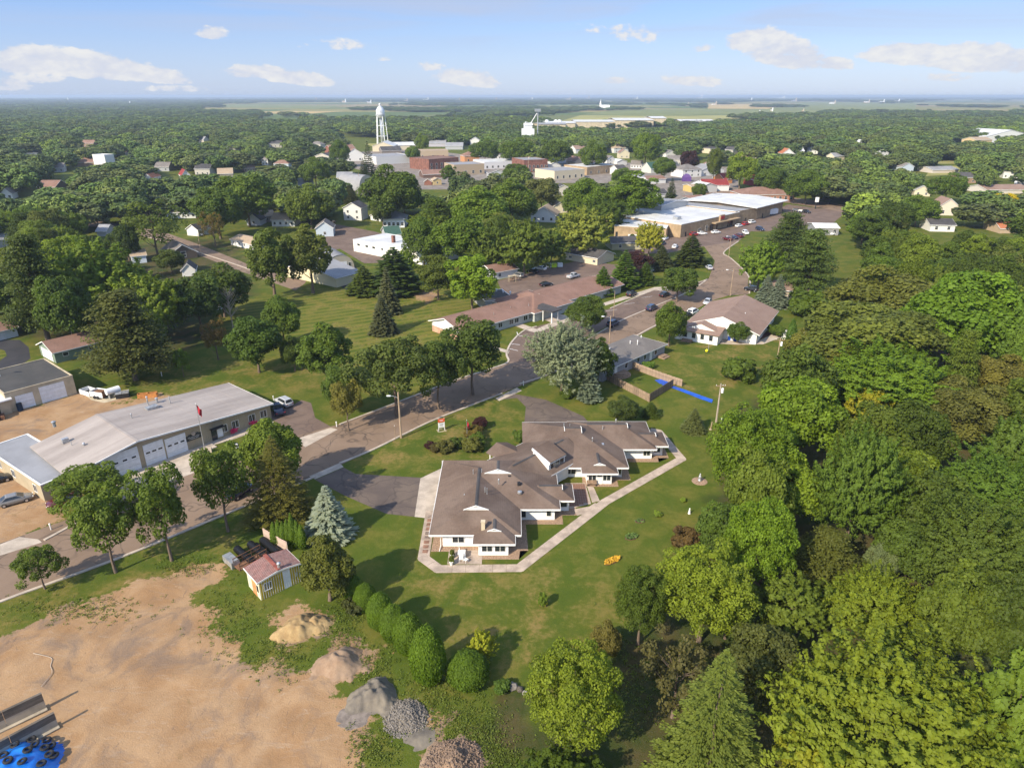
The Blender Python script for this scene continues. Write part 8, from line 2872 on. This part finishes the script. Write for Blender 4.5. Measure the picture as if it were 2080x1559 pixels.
# black ribbed culvert pipes
pm2 = mat('black_plastic', (.012, .012, .013), .28, .2, 2)
cme = None
a0, a1 = P(479, 1122), P(506, 1146)
az = math.atan2((a1 - a0).y, (a1 - a0).x)
for i, (px, py, sc_, lab) in enumerate([(482, 1120, 1.0, 'black ribbed pipe nearest the concrete block'), (509, 1110, 1.0, 'black ribbed pipe in the middle of the row'), (520, 1112, .85, 'thinner black ribbed pipe between two thick ones'), (534, 1102, 1.0, 'black ribbed pipe nearest the pale board fence'), (496, 1128, .7, 'small black ribbed pipe lying behind the trailer')]):
 if cme is None:
  mb = MB()
  prof = []
  z = 0
  while z < 4.4:
   prof += [(.46, z), (.52, z + .05), (.52, z + .12), (.46, z + .17)]
   z += .2
  mb.lathe(prof, (0, 0, 0), 16)
  cme = mb.mesh('culvert_pipe')
  cme.materials.append(pm2)
  mi = MB()
  mi.lathe([(.40, -.02), (.40, .0)], (0, 0, 0), 14)
  cmi = mi.mesh('pipe_mouth')
  cmi.materials.append(M['dark'])
 e = empty('culvert_pipe', P(px, py), az, lab, 'pipe', 'black ribbed pipes behind the shed')
 o = link('barrel', cme, e)
 o.rotation_euler = (0, math.pi / 2, 0)
 o.location = (0, 0, .53 * sc_)
 o.scale = (sc_, sc_, 1 if sc_ > .9 else .8)
 b2 = link('mouth', cmi, e)
 b2.rotation_euler = (0, math.pi / 2, 0)
 b2.location = (-.005, 0, .53 * sc_)
 b2.scale = (sc_, sc_, 1)
mb = MB()
mb.box(0, 2.6, -.55, .55, .3, 1.15)
mb.box(.1, .5, -.5, .5, 0, .3)
mb.box(2.0, 2.4, -.5, .5, 0, .3)
o = mb.build('concrete_block', M['steel'])
o.location = P(462, 1138)
o.rotation_euler = (0, 0, az)
tag(o, 'grey blocky tank on skids at the left end of the black pipes', 'tank')
te = empty('yard_trailer', P(489, 1166), srz, 'rusty open rack trailer against the shed', 'trailer')
rust = mat('rusty_steel', (.16, .08, .045), .85, .25, 2)
mb = MB()
mb.box(0, 4.0, 0, 1.5, .5, .62)
mb.build('deck', rust, te)
for y in (0, 1.5):
 mb = MB()
 for x in (0, 1.3, 2.6, 3.9):
  mb.box(x, x + .08, y - .04, y + .04, .62, 1.7)
 mb.box(0, 4, y - .04, y + .04, 1.62, 1.72)
 mb.box(0, 4, y - .04, y + .04, 1.1, 1.2)
 mb.build('side_rail', rust, te)
for x in (1.4, 2.3):
 for y in (-.15, 1.65):
  w = link('wheel', PROTO['sedan'][0]['tyre'], te)
  w.location = (x, y, .33)
# ------------------------------------------------------------------ heaps in the bare lot
LAST = []
def heap(c, rx, ry, h, m, label, name, seed, az=0.0, cat='heap', stones=None, rough=.12, power=1.3, plateau=0.0):
 rs = np.random.RandomState(seed)
 rx, ry, h = rx * .9, ry * .9, h * .86
 N = 46
 g = np.linspace(-1.35, 1.35, N)
 U, V = np.meshgrid(g, g)
 X, Y = U * rx, V * ry
 off = seed * 37.0
 n1 = vnoise(X + off, Y + off, 1.5, seed) - .5
 n2 = vnoise(X + off, Y - off, .6, seed + 1) - .5
 n3 = vnoise(X - off, Y + off, .24, seed + 2) - .5
 if name == 'tarpaulin':
  n1, n2 = n1 * .35, n2 * .5
 d = np.sqrt(U ** 2 + V ** 2) * (1 + n1 * .55 + n2 * .16)
 f = np.clip(1.05 - d, 0, None)
 top = 1 - plateau
 Z = h * np.where(f < top * .8, f / max(.3, top) ** .7, (top * .8 + (f - top * .8) * .45) / max(.3, top) ** .7) ** power
 Z = Z * (1 + n2 * .35 * (1 if rough else 0)) + (n2 * .09 + n3 * .06) * h * (Z > .02) * (rough / .12)
 # loader bite out of the flank that faces the open lot
 if rough > .11:
  bite = np.clip((.62 + n2 * .2) - np.hypot(U + .55, V + .75), 0, 1)
  Z = Z - bite * h * .7 * (Z > 0)
 Z = np.where(d > 1.05, -.05, np.maximum(Z, .0))
 LAST[:] = [g, Z, rx, ry]
 mb = MB()
 mb.v = [(float(a), float(b), float(z)) for a, b, z in zip(X.ravel(), Y.ravel(), Z.ravel())]
 for i in range(N - 1):
  for k in range(N - 1):
   q = (i * N + k, i * N + k + 1, (i + 1) * N + k + 1, (i + 1) * N + k)
   if max(mb.v[j][2] for j in q) > -.04:
    mb.f.append(list(q))
    mb.mi.append(0)
 e = empty(name, P(*c), az, label, cat)
 mb.build('mound', m, e, True)
 if stones:
  n, s0, s1, mats_ = stones
  sb = MB()
  for q in range(n):
   a = rs.uniform(0, 6.28)
   t = math.sqrt(rs.rand()) * 1.05 * (1 if rs.rand() < .93 else 1.25)
   iu, iv = [min(N - 1, max(0, int((w_ + 1.35) / 2.7 * (N - 1)))) for w_ in (t * math.cos(a), t * math.sin(a))]
   s = s0 + (s1 * 1.5 - s0) * rs.rand() ** 2.2
   c3 = Vector((g[iu] * rx + rs.normal() * .08, g[iv] * ry + rs.normal() * .08, max(0, Z[iv, iu]) + s * .25))
   R3 = Matrix.Rotation(rs.uniform(0, 6.28), 3, 'Z') @ Matrix.Rotation(rs.uniform(0, 3), 3, 'X')
   base = [Vector(v) for v in ((1, 0, 0), (-1, 0, 0), (0, .8, 0), (0, -.8, 0), (0, 0, .65), (0, 0, -.65))]
   base = [R3 @ (b * s * rs.uniform(.75, 1.2)) + c3 for b in base]
   sb.cur = rs.randint(len(mats_))
   for f in ((0, 2, 4), (2, 1, 4), (1, 3, 4), (3, 0, 4), (2, 0, 5), (1, 2, 5), (3, 1, 5), (0, 3, 5)):
    sb.face([base[k] for k in f])
  so2 = sb.build('cobbles', mats_, e)
  so2['kind'] = 'stuff'
 return e
sand = mat('yellow_sand', (.27, .175, .08), .95, .2, .9, col2=(.37, .26, .125), bump=.4)
sand2 = mat('pale_sand', (.235, .155, .10), .95, .2, .7, col2=(.30, .21, .14), bump=.4)
silt = mat('grey_crusher_dust', (.125, .108, .09), .95, .2, .5, col2=(.2, .17, .13), bump=.3)
ston = [mat('cobble_%d' % i, c, .85, .15, 3) for i, c in enumerate([(.17, .15, .13), (.09, .075, .06), (.13, .105, .09), (.28, .255, .225)])]
ston2 = [mat('cobble_warm_%d' % i, c, .85, .15, 3) for i, c in enumerate([(.18, .125, .09), (.11, .08, .06), (.15, .115, .09), (.27, .215, .17)])]
heap((606, 1278), 2.7, 2.3, 1.7, sand, 'rounded heap of yellow sand with a broken flank', 'sand_heap', 5, .3, rough=.18, power=.75, plateau=.18)
heap((640, 1268), 1.8, 1.7, 1.3, sand, 'smaller yellow sand spill behind the rounded heap', 'sand_heap', 6, .2, rough=.2, power=1.0)
heap((686, 1352), 3.1, 2.6, 1.75, sand2, 'pale tan sand heap in front of the yellow one', 'sand_heap', 7, .1, rough=.15, power=.95, plateau=.12)
heap((756, 1418), 3.0, 2.7, 2.1, silt, 'grey heap of stone dust with a sharp ridge', 'dust_heap', 8, .5, rough=.24, power=1.15)
heap((824, 1458), 2.3, 2.4, 1.2, silt, 'mottled grey heap of small cobbles', 'cobble_heap', 9, .4, stones=(1700, .06, .13, ston))
heap((924, 1556), 2.9, 3.0, 1.7, sand2, 'brownish heap of cobbles at the bottom edge', 'cobble_heap', 10, .0, stones=(2100, .06, .14, ston2))
heap((848, 1496), 1.8, 1.6, .25, silt, 'flat grey smear of dust between the two cobble heaps', 'dust_patch', 12, .3)
heap((715, 1452), 2.2, 1.8, .12, mat('blue_grey_dust', (.17, .14, .118), .95, .2, 1.2), 'flat blue-grey dust patch beside the grey heap', 'dust_patch', 13, .3)
# boulders by the round maple, on the lawn edge
for i, (px, py, s, lab) in enumerate([(1042, 1396, .55, 'pale boulder in the grass right of the egg-shaped evergreens'), (1056, 1401, .4, 'small boulder next to the pale boulder'), (1384, 1092, .5, 'stone among the brown shrubs at the wood edge'), (1066, 1408, .3, 'smallest stone next to the round maple')]):
 bm = bmesh.new()
 bmesh.ops.create_icosphere(bm, subdivisions=2, radius=s)
 for v in bm.verts:
  v.co *= 1 + .18 * math.sin(v.co.x * 9 + i) * math.cos(v.co.y * 8 + i)
  v.co.z *= .7
 me = bpy.data.meshes.new('boulder')
 bm.to_mesh(me)
 bm.free()
 o = link('boulder', me, None, ston[i % 4])
 o.location = P(px, py) + Vector((0, 0, s * .35))
 tag(o, lab, 'boulder')
# precast concrete walls in the lower left corner
cw = mat('stained_precast', (.36, .31, .235), .9, .12, .6)
ctop = mat('dark_weathered_band', (.115, .095, .075), .95, .25, .8, streak=(.3, .3, 3))
for a, b, h, lab in (((95, 1436), (-70, 1516), 2.0, 'upper of two long precast concrete walls with a dark weathered top'), ((119, 1472), (-70, 1575), 1.75, 'lower of two long precast concrete walls, beside the blue tarp')):
 pa, pb = P(*a), P(*b)
 d = pb - pa
 L = d.length
 e = empty('retaining_wall', pa, math.atan2(d.y, d.x), lab, 'wall')
 n = int(L / 2.5)
 for i in range(n):
  mb = MB()
  mb.box(i * L / n + .02, (i + 1) * L / n - .02, -.12, .12, 0, h * .52)
  mb.build('panel', cw, e)
  mb = MB()
  mb.box(i * L / n + .02, (i + 1) * L / n - .02, -.14, .14, h * .52 + .01, h)
  mb.build('cap_panel', ctop, e)
 mb = MB()
 mb.box(0, L, -.5, .5, 0, .12)
 mb.build('footing', cw, e)
# blue tarpaulin weighed down with tyres
tp = mat('blue_tarpaulin', (.007, .10, .45), .22, .12, .5, col2=(.012, .18, .6), spec=.6, bump=.5)
pa = P(45, 1535)
heap((30, 1572), 3.7, 3.9, 1.75, tp, 'bright blue shiny tarpaulin over a mound in the corner', 'tarpaulin', 15, .0, 'tarpaulin', rough=.08, power=.8, plateau=.35)
tm = MB()
for i in range(14):
 for j in range(8):
  def tq(i_, j_):
   a, b = 6.2832 * i_ / 14, 6.2832 * j_ / 8
   return ((.3 + .13 * math.cos(b)) * math.cos(a), (.3 + .13 * math.cos(b)) * math.sin(a), .12 * math.sin(b))
  tm.face([tq(i, j), tq(i + 1, j), tq(i + 1, j + 1), tq(i, j + 1)])
tme = tm.mesh('tyre')
tme.materials.append(M['dark'])
TY = [(71, 1510, 'tyre near the top of the blue tarpaulin'), (56, 1522, 'tyre in the upper middle of the blue tarpaulin'), (45, 1545, 'tyre at the lower middle of the blue tarpaulin'), (16, 1543, 'lower tyre of the pair at the left edge of the tarpaulin'), (7, 1533, 'upper tyre of the pair at the left edge of the tarpaulin'),
  (91, 1517, 'left tyre of the close pair at the right of the tarpaulin'), (104, 1513, 'right tyre of the close pair at the right of the tarpaulin'), (95, 1502, 'tyre at the top right rim of the tarpaulin'), (100, 1530, 'big tyre at the right side of the tarpaulin'), (110, 1533, 'rightmost tyre on the tarpaulin'),
  (85, 1551, 'tyre at the lower right of the tarpaulin'), (30, 1511, 'tyre at the upper left rim of the tarpaulin'), (64, 1501, 'tyre on the top rim of the tarpaulin')]
tc = P(30, 1572)
for (px, py, lab) in TY:
 z = 1.0
 for _ in range(6):
  q = P(px, py, z)
  fu, fv = [int(min(45, max(0, (w_ + 1.35) / 2.7 * 45))) for w_ in ((q.x - tc.x) / LAST[2], (q.y - tc.y) / LAST[3])]
  z = max(0, float(LAST[1][fv, fu])) + .1
 o = link('tyre', tme)
 o.location = (q.x, q.y, z + .02)
 o.rotation_euler = (rnd.uniform(-.2, .2), rnd.uniform(-.2, .2), 0)
 tag(o, lab, 'tyre', 'tyres holding down the blue tarpaulin')
# ------------------------------------------------------------------ smaller things round the yards
def simple(name, label, cat, px, boxes, m, rz=0.0, group=None):
 """a thing whose named parts are given as (part, material, [boxes])"""
 e = empty(name, P(*px), rz, label, cat, group)
 for part, mm, bs in boxes:
  mb = MB()
  for b in bs:
   if len(b) == 6:
    mb.box(*b)
   else:
    mb.tube(b[0], b[1], b[2], b[3] if len(b) > 3 else None, 12)
  mb.build(part, mm or m, e)
 return e
wmm = M['white_metal']
lime = mat('lime_plastic', (.5, .68, .02), .5, .05)
for (px, lab, m_) in (((1114, 543), 'white dumpster, left of the three behind the car park', wmm), ((1125, 543), 'lime green dumpster between the two white ones', lime), ((1137, 542), 'white dumpster, right of the lime green one', wmm)):
 simple('dumpster', lab, 'dumpster', px, [('bin', m_, [(-.9, .9, -.7, .7, .15, 1.35)]), ('lid', m_, [(-.95, .95, -.75, .75, 1.36, 1.45)]), ('wheel', M['dark'], [((-.7, -.6, .1), (-.7, -.45, .1), .1), ((.7, -.6, .1), (.7, -.45, .1), .1)])], wmm, .2)
simple('garden_swing', 'pale wooden swing seat frame by the dark flat roof', 'swing', (1040, 572), [('post', M['block'], [(-1.2, -1.1, -.6, -.5, 0, 2), (1.1, 1.2, -.6, -.5, 0, 2), (-1.2, -1.1, .5, .6, 0, 2), (1.1, 1.2, .5, .6, 0, 2)]), ('beam', M['block'], [(-1.3, 1.3, -.6, .6, 2, 2.1)]), ('seat', M['wood'], [(-.8, .8, -.3, .2, .5, .56), (-.8, .8, .2, .26, .5, 1.1)])], wmm, .3)
# slab behind the works garage: bins, tank, pallets
simple('waste_skip', 'black and white open skip on the concrete yard slab', 'skip', (182, 800), [('wall', wmm, [(-1.7, 1.7, -1, -.92, .1, 1.1), (-1.7, 1.7, .92, 1, .1, 1.1), (-1.7, -1.6, -1, 1, .1, 1.1), (1.6, 1.7, -1, 1, .1, 1.1)]), ('floor', M['dark'], [(-1.6, 1.6, -.9, .9, .1, .3)])], wmm, -.5)
simple('trailer_box', 'open white trailer box with rusty load beside the skip', 'trailer', (205, 806), [('wall', wmm, [(-1.6, 1.6, -1, -.92, .4, 1.5), (-1.6, 1.6, .92, 1, .4, 1.5), (-1.6, -1.52, -.92, .92, .4, 1.5)]), ('load', rust, [(-1.4, 1.4, -.85, .85, .4, 1.2), (-.6, 1.2, -.6, .5, 1.2, 1.5)]), ('wheel', M['dark'], [((-.4, -1.2, .35), (-.4, -1, .35), .35), ((.4, -1.2, .35), (.4, -1, .35), .35)])], wmm, -.3)
simple('fuel_tank', 'white cylindrical fuel tank on a stand beside the works garage yard', 'tank', (232, 806), [('tank', wmm, [((-1.3, 0, 1.5), (1.3, 0, 1.5), .65)]), ('stand', M['steel'], [(-1, -.9, -.5, .5, 0, 1), (.9, 1, -.5, .5, 0, 1)])], wmm, .9)
simple('storage_bin', 'dark low bin with pale lid at the right end of the yard slab', 'bin', (250, 806), [('bin', M['dark'], [(-1.2, 1.2, -.8, .8, 0, 1)]), ('lid', M['steel'], [(-1.25, -.1, -.85, .85, 1, 1.08), (.0, 1.25, -.85, .85, 1, 1.1)])], wmm, .4)
simple('pallet_rack', 'orange wooden crates lying behind the works garage roof', 'crate', (300, 806), [('slat', mat('orange_wood', (.4, .17, .05), .8, .15), [(-1.8, 0, -.5, -.42, 0, .9), (-1.8, 0, .42, .5, 0, .9), (.1, 1.9, -.5, -.42, 0, .9), (.1, 1.9, .42, .5, 0, .9), (-1.8, -1.7, -.5, .5, .3, .9), (-.1, .2, -.5, .5, .3, .9), (1.8, 1.9, -.5, .5, .3, .9)])], wmm, .25)
simple('oil_drum', 'dark blue upright drum by the small overhead door of the block garage', 'drum', (42, 833), [('drum', mat('drum_blue', (.01, .03, .06), .5), [((0, 0, 0), (0, 0, 1.5), .5)]), ('lid', M['dark'], [((0, 0, 1.5), (0, 0, 1.56), .44)])], wmm)
simple('firewood_crate', 'orange crate of firewood between the block garage doors', 'crate', (75, 818), [('crate', M['wood'], [(-.7, .7, -.5, -.44, 0, 1.2), (-.7, .7, .44, .5, 0, 1.2), (-.7, -.64, -.5, .5, 0, 1.2), (.64, .7, -.5, .5, 0, 1.2)]), ('log', mat('cut_wood', (.5, .22, .08), .8), [((-.5 + .25 * i, -.55, .3 + .3 * j), (-.5 + .25 * i, .3, .3 + .3 * j), .11) for i in range(5) for j in range(3)])], wmm, .3)
simple('loader', 'orange-red machine cut by the left edge before the lean-to shed', 'machine', (-6, 852), [('body', mat('machine_orange', (.55, .12, .05), .5), [(-2, .6, -.7, .7, .6, 1.6), (-1.2, 0, -.6, .6, 1.6, 2.5)]), ('wheel', M['dark'], [((-1.4, -1, .55), (-1.4, -.7, .55), .55), ((.2, -1, .45), (.2, -.7, .45), .45)]), ('bucket', rust, [(.7, 1.3, -.9, .9, .1, .8)])], wmm, .6)
simple('roof_antenna_frame', 'thin lamp frame standing on the black flat roof', 'antenna', (8, 800), [('leg', M['steel'], [((-.5, 0, 3.9), (-.2, 0, 6.3), .04), ((.5, 0, 3.9), (.2, 0, 6.3), .04)]), ('lamp', wmm, [(-.7, .7, -.2, .2, 6.3, 6.45)])], wmm)
# terrace furniture at the home
simple('garden_table', 'white square table on the small terrace', 'table', (938, 1130), [('top', M['trim'], [(-.5, .5, -.5, .5, .72, .78)]), ('leg', M['trim'], [(-.45, -.38, -.45, -.38, 0, .72), (.38, .45, -.45, -.38, 0, .72), (-.45, -.38, .38, .45, 0, .72), (.38, .45, .38, .45, 0, .72)])], wmm)
for i, (px, lab) in enumerate((((937, 1139), 'white chair on the walk side of the terrace table'), ((946, 1141), 'white chair at the right corner of the terrace table'), ((937, 1124), 'white tall chair on the wall side of the terrace table'))):
 simple('garden_chair', lab, 'chair', px, [('seat', M['trim'], [(-.28, .28, -.28, .28, .42, .47)]), ('backrest', M['trim'], [(-.28, .28, .22, .28, .47, 1.0)]), ('leg', M['trim'], [(-.27, -.22, -.27, -.22, 0, .42), (.22, .27, -.27, -.22, 0, .42), (-.27, -.22, .22, .27, 0, .42), (.22, .27, .22, .27, 0, .42)])], wmm, i * .9)
for (px, lab) in (((918, 1132), 'white flower pot near the wall of the terrace'), ((917, 1147), 'white flower pot at the walk edge of the terrace')):
 mb = MB()
 mb.lathe([(.18, 0), (.3, .5), (.33, .55), (.28, .55)], (0, 0, 0), 12)
 o = mb.build('flower_pot', M['trim'])
 o.location = P(*px) + Vector((0, 0, .04))
 tag(o, lab, 'pot')
simple('bench', 'dark bench against the courtyard bay of the home', 'bench', (1202, 986), [('seat', M['wood'], [(-.8, .8, -.22, .22, .42, .48)]), ('backrest', M['wood'], [(-.8, .8, .2, .25, .48, .9)]), ('leg', M['dark'], [(-.7, -.62, -.2, .2, 0, .42), (.62, .7, -.2, .2, 0, .42)])], wmm)
# lawn ornaments
stn_m = M['bark_pale']
e = empty('statue', P(1421, 977), 0, 'stone statue on a round gravel bed at the right of the lawn', 'statue')
mb = MB()
mb.lathe([(1.25, 0), (1.2, .06), (.1, .08)], (0, 0, 0), 18)
mb.build('base', gv, e)
mb = MB()
mb.lathe([(.32, .06), (.3, .3), (.22, .35), (.26, .7), (.2, 1.05), (.1, 1.15), (.15, 1.3), (.05, 1.45)], (0, 0, 0), 12)
mb.build('figure', M['steel'], e, True)
mb = MB()
mb.lathe([(.2, 0), (.22, .15), (.12, .2), (.16, .5), (.08, .75), (.12, .88), (.04, 1.0)], (0, 0, 0), 12)
o = mb.build('statue', M['trim'], None, True)
o.location = P(1400, 1043)
tag(o, 'small white figurine on the lawn below the round plants', 'statue')
orange = mat('orange_petals', (.48, .27, .02), .7, .2)
grn = mat('bed_leaves', (.06, .10, .02), .8, .2)
def flowerbed(px, rx, ry, n, h, mats_, label, az, name='flower_bed'):
 fb = MB()
 for i in range(n):
  a, t = rnd.uniform(0, 6.28), math.sqrt(rnd.random())
  c = Vector((rx * t * math.cos(a), ry * t * math.sin(a), rnd.uniform(.1, h)))
  e1 = Vector((rnd.gauss(0, 1), rnd.gauss(0, 1), rnd.gauss(0, .6))).normalized() * .12
  e2 = e1.orthogonal().normalized() * .12
  e1 *= .7
  e2 *= .7
  fb.face([c - e1 - e2, c + e1 - e2, c + e1 + e2, c - e1 + e2], 0 if c.z > h * .45 else 1)
 e = empty(name, P(*px), az, label, 'flower bed')
 o = fb.build('flowers', mats_, e)
 o['kind'] = 'stuff'
 mb = MB()
 mb.lathe([(1, 0), (.95, .07), (.1, .09)], (0, 0, 0), 18)
 o = mb.build('soil', bpy.data.materials['mulch'], e)
 o.scale = (rx, ry, 1)
flowerbed((1244, 1140), 1.3, .42, 380, .5, [orange, grn], 'long bed of bright orange flowers on the lower lawn', .55)
flowerbed((1282, 1091), .95, .6, 160, .35, [grn, grn], 'leafy oval bed on the lawn above the orange flowers', .4)
flowerbed((1300, 1058), .75, .5, 60, .2, [grn, M['block']], 'nearly bare stone-ringed bed on the lawn', .1)
flowerbed((1103, 1228), .5, .35, 90, .5, [mat('yellow_petals', (.6, .5, .03), .7), grn], 'tiny bed at the foot of the lone leafy shrub', 0)
simple('tether_ball', 'yellow ball hanging on a thin pole on the clinic lawn', 'ball pole', (1438, 716), [('post', M['steel'], [((0, 0, 0), (0, 0, 3.2), .05)]), ('ball', mat('yellow_ball', (.75, .68, .02), .5, .03), [((-.35, 0, .2), (-.35, 0, .42), .2, .34), ((-.35, 0, .42), (-.35, 0, .64), .34, .34), ((-.35, 0, .64), (-.35, 0, .86), .34, .18)])], wmm)
simple('lawn_ornament', 'black and white painted animal figure on the grass before the works garage', 'ornament', (482, 909), [('body', M['dark'], [((0, -.3, .62), (0, .35, .62), .3, .26)]), ('head', M['trim'], [((0, -.62, .85), (0, -.3, .8), .14, .19)]), ('leg', M['trim'], [((-.17, -.2, 0), (-.17, -.2, .5), .07), ((.17, -.2, 0), (.17, -.2, .5), .07), ((-.17, .25, 0), (-.17, .25, .5), .07), ((.17, .25, 0), (.17, .25, .5), .07)]), ('patch', M['trim'], [((-.05, .0, .66), (-.3, .0, .7), .16, .12)])], wmm, .5)
for (px, lab) in (((329, 764), 'white post on the lawn behind the works garage'), ((556, 813), 'white round-topped marker by the silver car'), ((684, 866), 'white hydrant-like post by the drive apron'), ((1063, 783), 'white post at the drive mouth by the silvery tree'), ((104, 1075), 'white sign on the grass strip by the left kerb'), ((1465, 858), 'pale marker post beside the bright-edged maple')):
 simple('marker_post', lab, 'post', px, [('post', M['trim'], [((0, 0, 0), (0, 0, .9), .09)]), ('cap', M['trim'], [((0, 0, .9), (0, 0, 1.05), .15, .08)])], wmm)
simple('guy_stub', 'short wooden stub left of the pale utility pole', 'post', (1443, 872), [('post', M['pole'], [((0, 0, 0), (.15, 0, 1.6), .08)]), ('base', M['block'], [((0, 0, 0), (0, 0, .08), .25)])], wmm)
simple('guy_stub', 'thin leaning stake beside the wooden street pole', 'post', (803, 891), [('post', M['pole'], [((0, 0, 0), (0, 0, 2.6), .05)]), ('cap', M['trim'], [((0, 0, 2.6), (0, 0, 2.7), .06)])], wmm)
# clinic odds
simple('vinyl_screen', 'white vinyl screen panels at the right corner of the clinic', 'fence', (1588, 686), [('panel', M['trim'], [(0, 3.2, 0, .08, .05, 2.0)]), ('panel', M['trim'], [(3.4, 3.48, 0, 3, .05, 2.0)]), ('panel', M['trim'], [(6.2, 7.2, .5, .58, .05, 2.2)]), ('post', M['trim'], [(-.1, 0, -.02, .1, 0, 2.1), (3.25, 3.38, -.02, .1, 0, 2.1)])], wmm, .15)
for (px, lab) in (((1482, 690), 'blue bin by the clinic porch, left one'), ((1493, 692), 'blue bin by the clinic porch, right one')):
 simple('blue_bin', lab, 'bin', px, [('bin', mat('bin_blue', (.01, .06, .35), .5), [(-.5, .5, -.4, .4, 0, 1.0)]), ('lid', mat('bin_lid', (.01, .04, .25), .5), [(-.53, .53, -.43, .43, 1.0, 1.08)])], wmm)
simple('play_house', 'purple play structure in the garden left of the hip-roofed white house', 'play house', (1394, 368), [('wall', mat('purple_paint', (.1, .05, .2), .6), [(-3, 3, -2, 2, 0, 3.2)]), ('roof', mat('purple_roof', (.14, .08, .26), .6), [(-2.2, 2.2, -2, 2, 3.2, 4.4), (-1, 1, -2, 2, 4.4, 5.0)])], wmm)
simple('picnic_shelter', 'dark open shelter on the grass strip past the shop car park', 'shelter', (1672, 414), [('post', M['dark'], [(-3, -2.8, -2, -1.8, 0, 2.4), (2.8, 3, -2, -1.8, 0, 2.4), (-3, -2.8, 1.8, 2, 0, 2.4), (2.8, 3, 1.8, 2, 0, 2.4)]), ('roof', M['roof_dark'], [(-4, 4, -3, 3, 2.4, 2.6), (-2.2, 2.2, -1.4, 1.4, 2.6, 3.2)])], wmm)
for (px, lab) in (((708, 444), 'left orange-red chair on the deck of the two-storey white house'), ((714, 446), 'right orange-red chair on the deck of the two-storey white house')):
 simple('deck_chair', lab, 'chair', px, [('seat', mat('orange_chair', (.55, .13, .05), .6), [(-.5, .5, -.5, .5, .4, .5)]), ('backrest', mat('orange_chair', (.55, .13, .05), .6), [(-.5, .5, .4, .5, .5, 1.3)])], wmm)
# white hose line in the dirt
hp = smooth([P(68, 1327), P(92, 1332), P(106, 1338), P(103, 1352), P(106, 1366), P(92, 1385), P(84, 1394)], 5)
mb = MB()
for a, b in zip(hp[:-1], hp[1:]):
 mb.tube(a + Vector((0, 0, .06)), b + Vector((0, 0, .06)), .03, n=6)
o = mb.build('hose', M['concrete'])
tag(o, 'thin pale hose curling over the bare dirt', 'hose')
# weeds along the edge of the bare lot and in the grass: many small tufts in one object
rs = np.random.RandomState(5)
wp = []
for (cx, cy, sx, sy, n) in ((470, 1250, 60, 60, 260), (560, 1330, 70, 40, 240), (690, 1290, 40, 50, 160), (760, 1350, 40, 40, 160), (880, 1410, 60, 50, 260), (960, 1480, 60, 60, 420), (760, 1520, 40, 40, 180), (1010, 1540, 40, 40, 260), (380, 1150, 60, 18, 160), (160, 1240, 120, 25, 240), (1280, 1380, 60, 90, 320), (700, 1240, 30, 40, 160)):
 for _ in range(n):
  q = P(cx + rs.normal() * sx * .6, cy + rs.normal() * sy * .6)
  wp.append((q.x, q.y))
wp = np.array(wp)
k = 7
n = len(wp) * k
c = np.repeat(np.concatenate([wp, np.zeros((len(wp), 1))], 1), k, 0) + rs.normal(size=(n, 3)) * np.array([.16, .16, 0]) + np.stack([np.zeros(n), np.zeros(n), rs.uniform(.02, .16, n)], 1)
nr = unit(rs.normal(size=(n, 3)) + np.array([0, 0, .8]))
e1, e2 = frames(nr, rs, rs.uniform(.03, .075, n), 1.5)
wme = quads('weeds', c, e1, e2, rs.uniform(.2, .9, n))
wo_ = link('weeds', wme)
wo_.color = (.075, .105, .02, 1)
tag(wo_, 'low weeds and grass tufts along the edges of the bare lot', 'weeds', kind='stuff')
# ------------------------------------------------------------------ haze over the plain
hm = bpy.data.materials.new('air')
hm.use_nodes = True
ht = hm.node_tree
ht.nodes.clear()
pv = ht.nodes.new('ShaderNodeVolumePrincipled')
pv.inputs['Color'].default_value = (.62, .75, .93, 1)
pv.inputs['Density'].default_value = HAZE = 1.08e-4
pv.inputs['Anisotropy'].default_value = 0.1
ho_ = ht.nodes.new('ShaderNodeOutputMaterial')
ht.links.new(pv.outputs[0], ho_.inputs['Volume'])
hb = MB()
hb.box(-62000, 62000, -61000, 62000, -1.2, 66.0)
hz = hb.build('haze', hm)
tag(hz, 'thin blue haze over the whole plain', 'haze', kind='stuff')
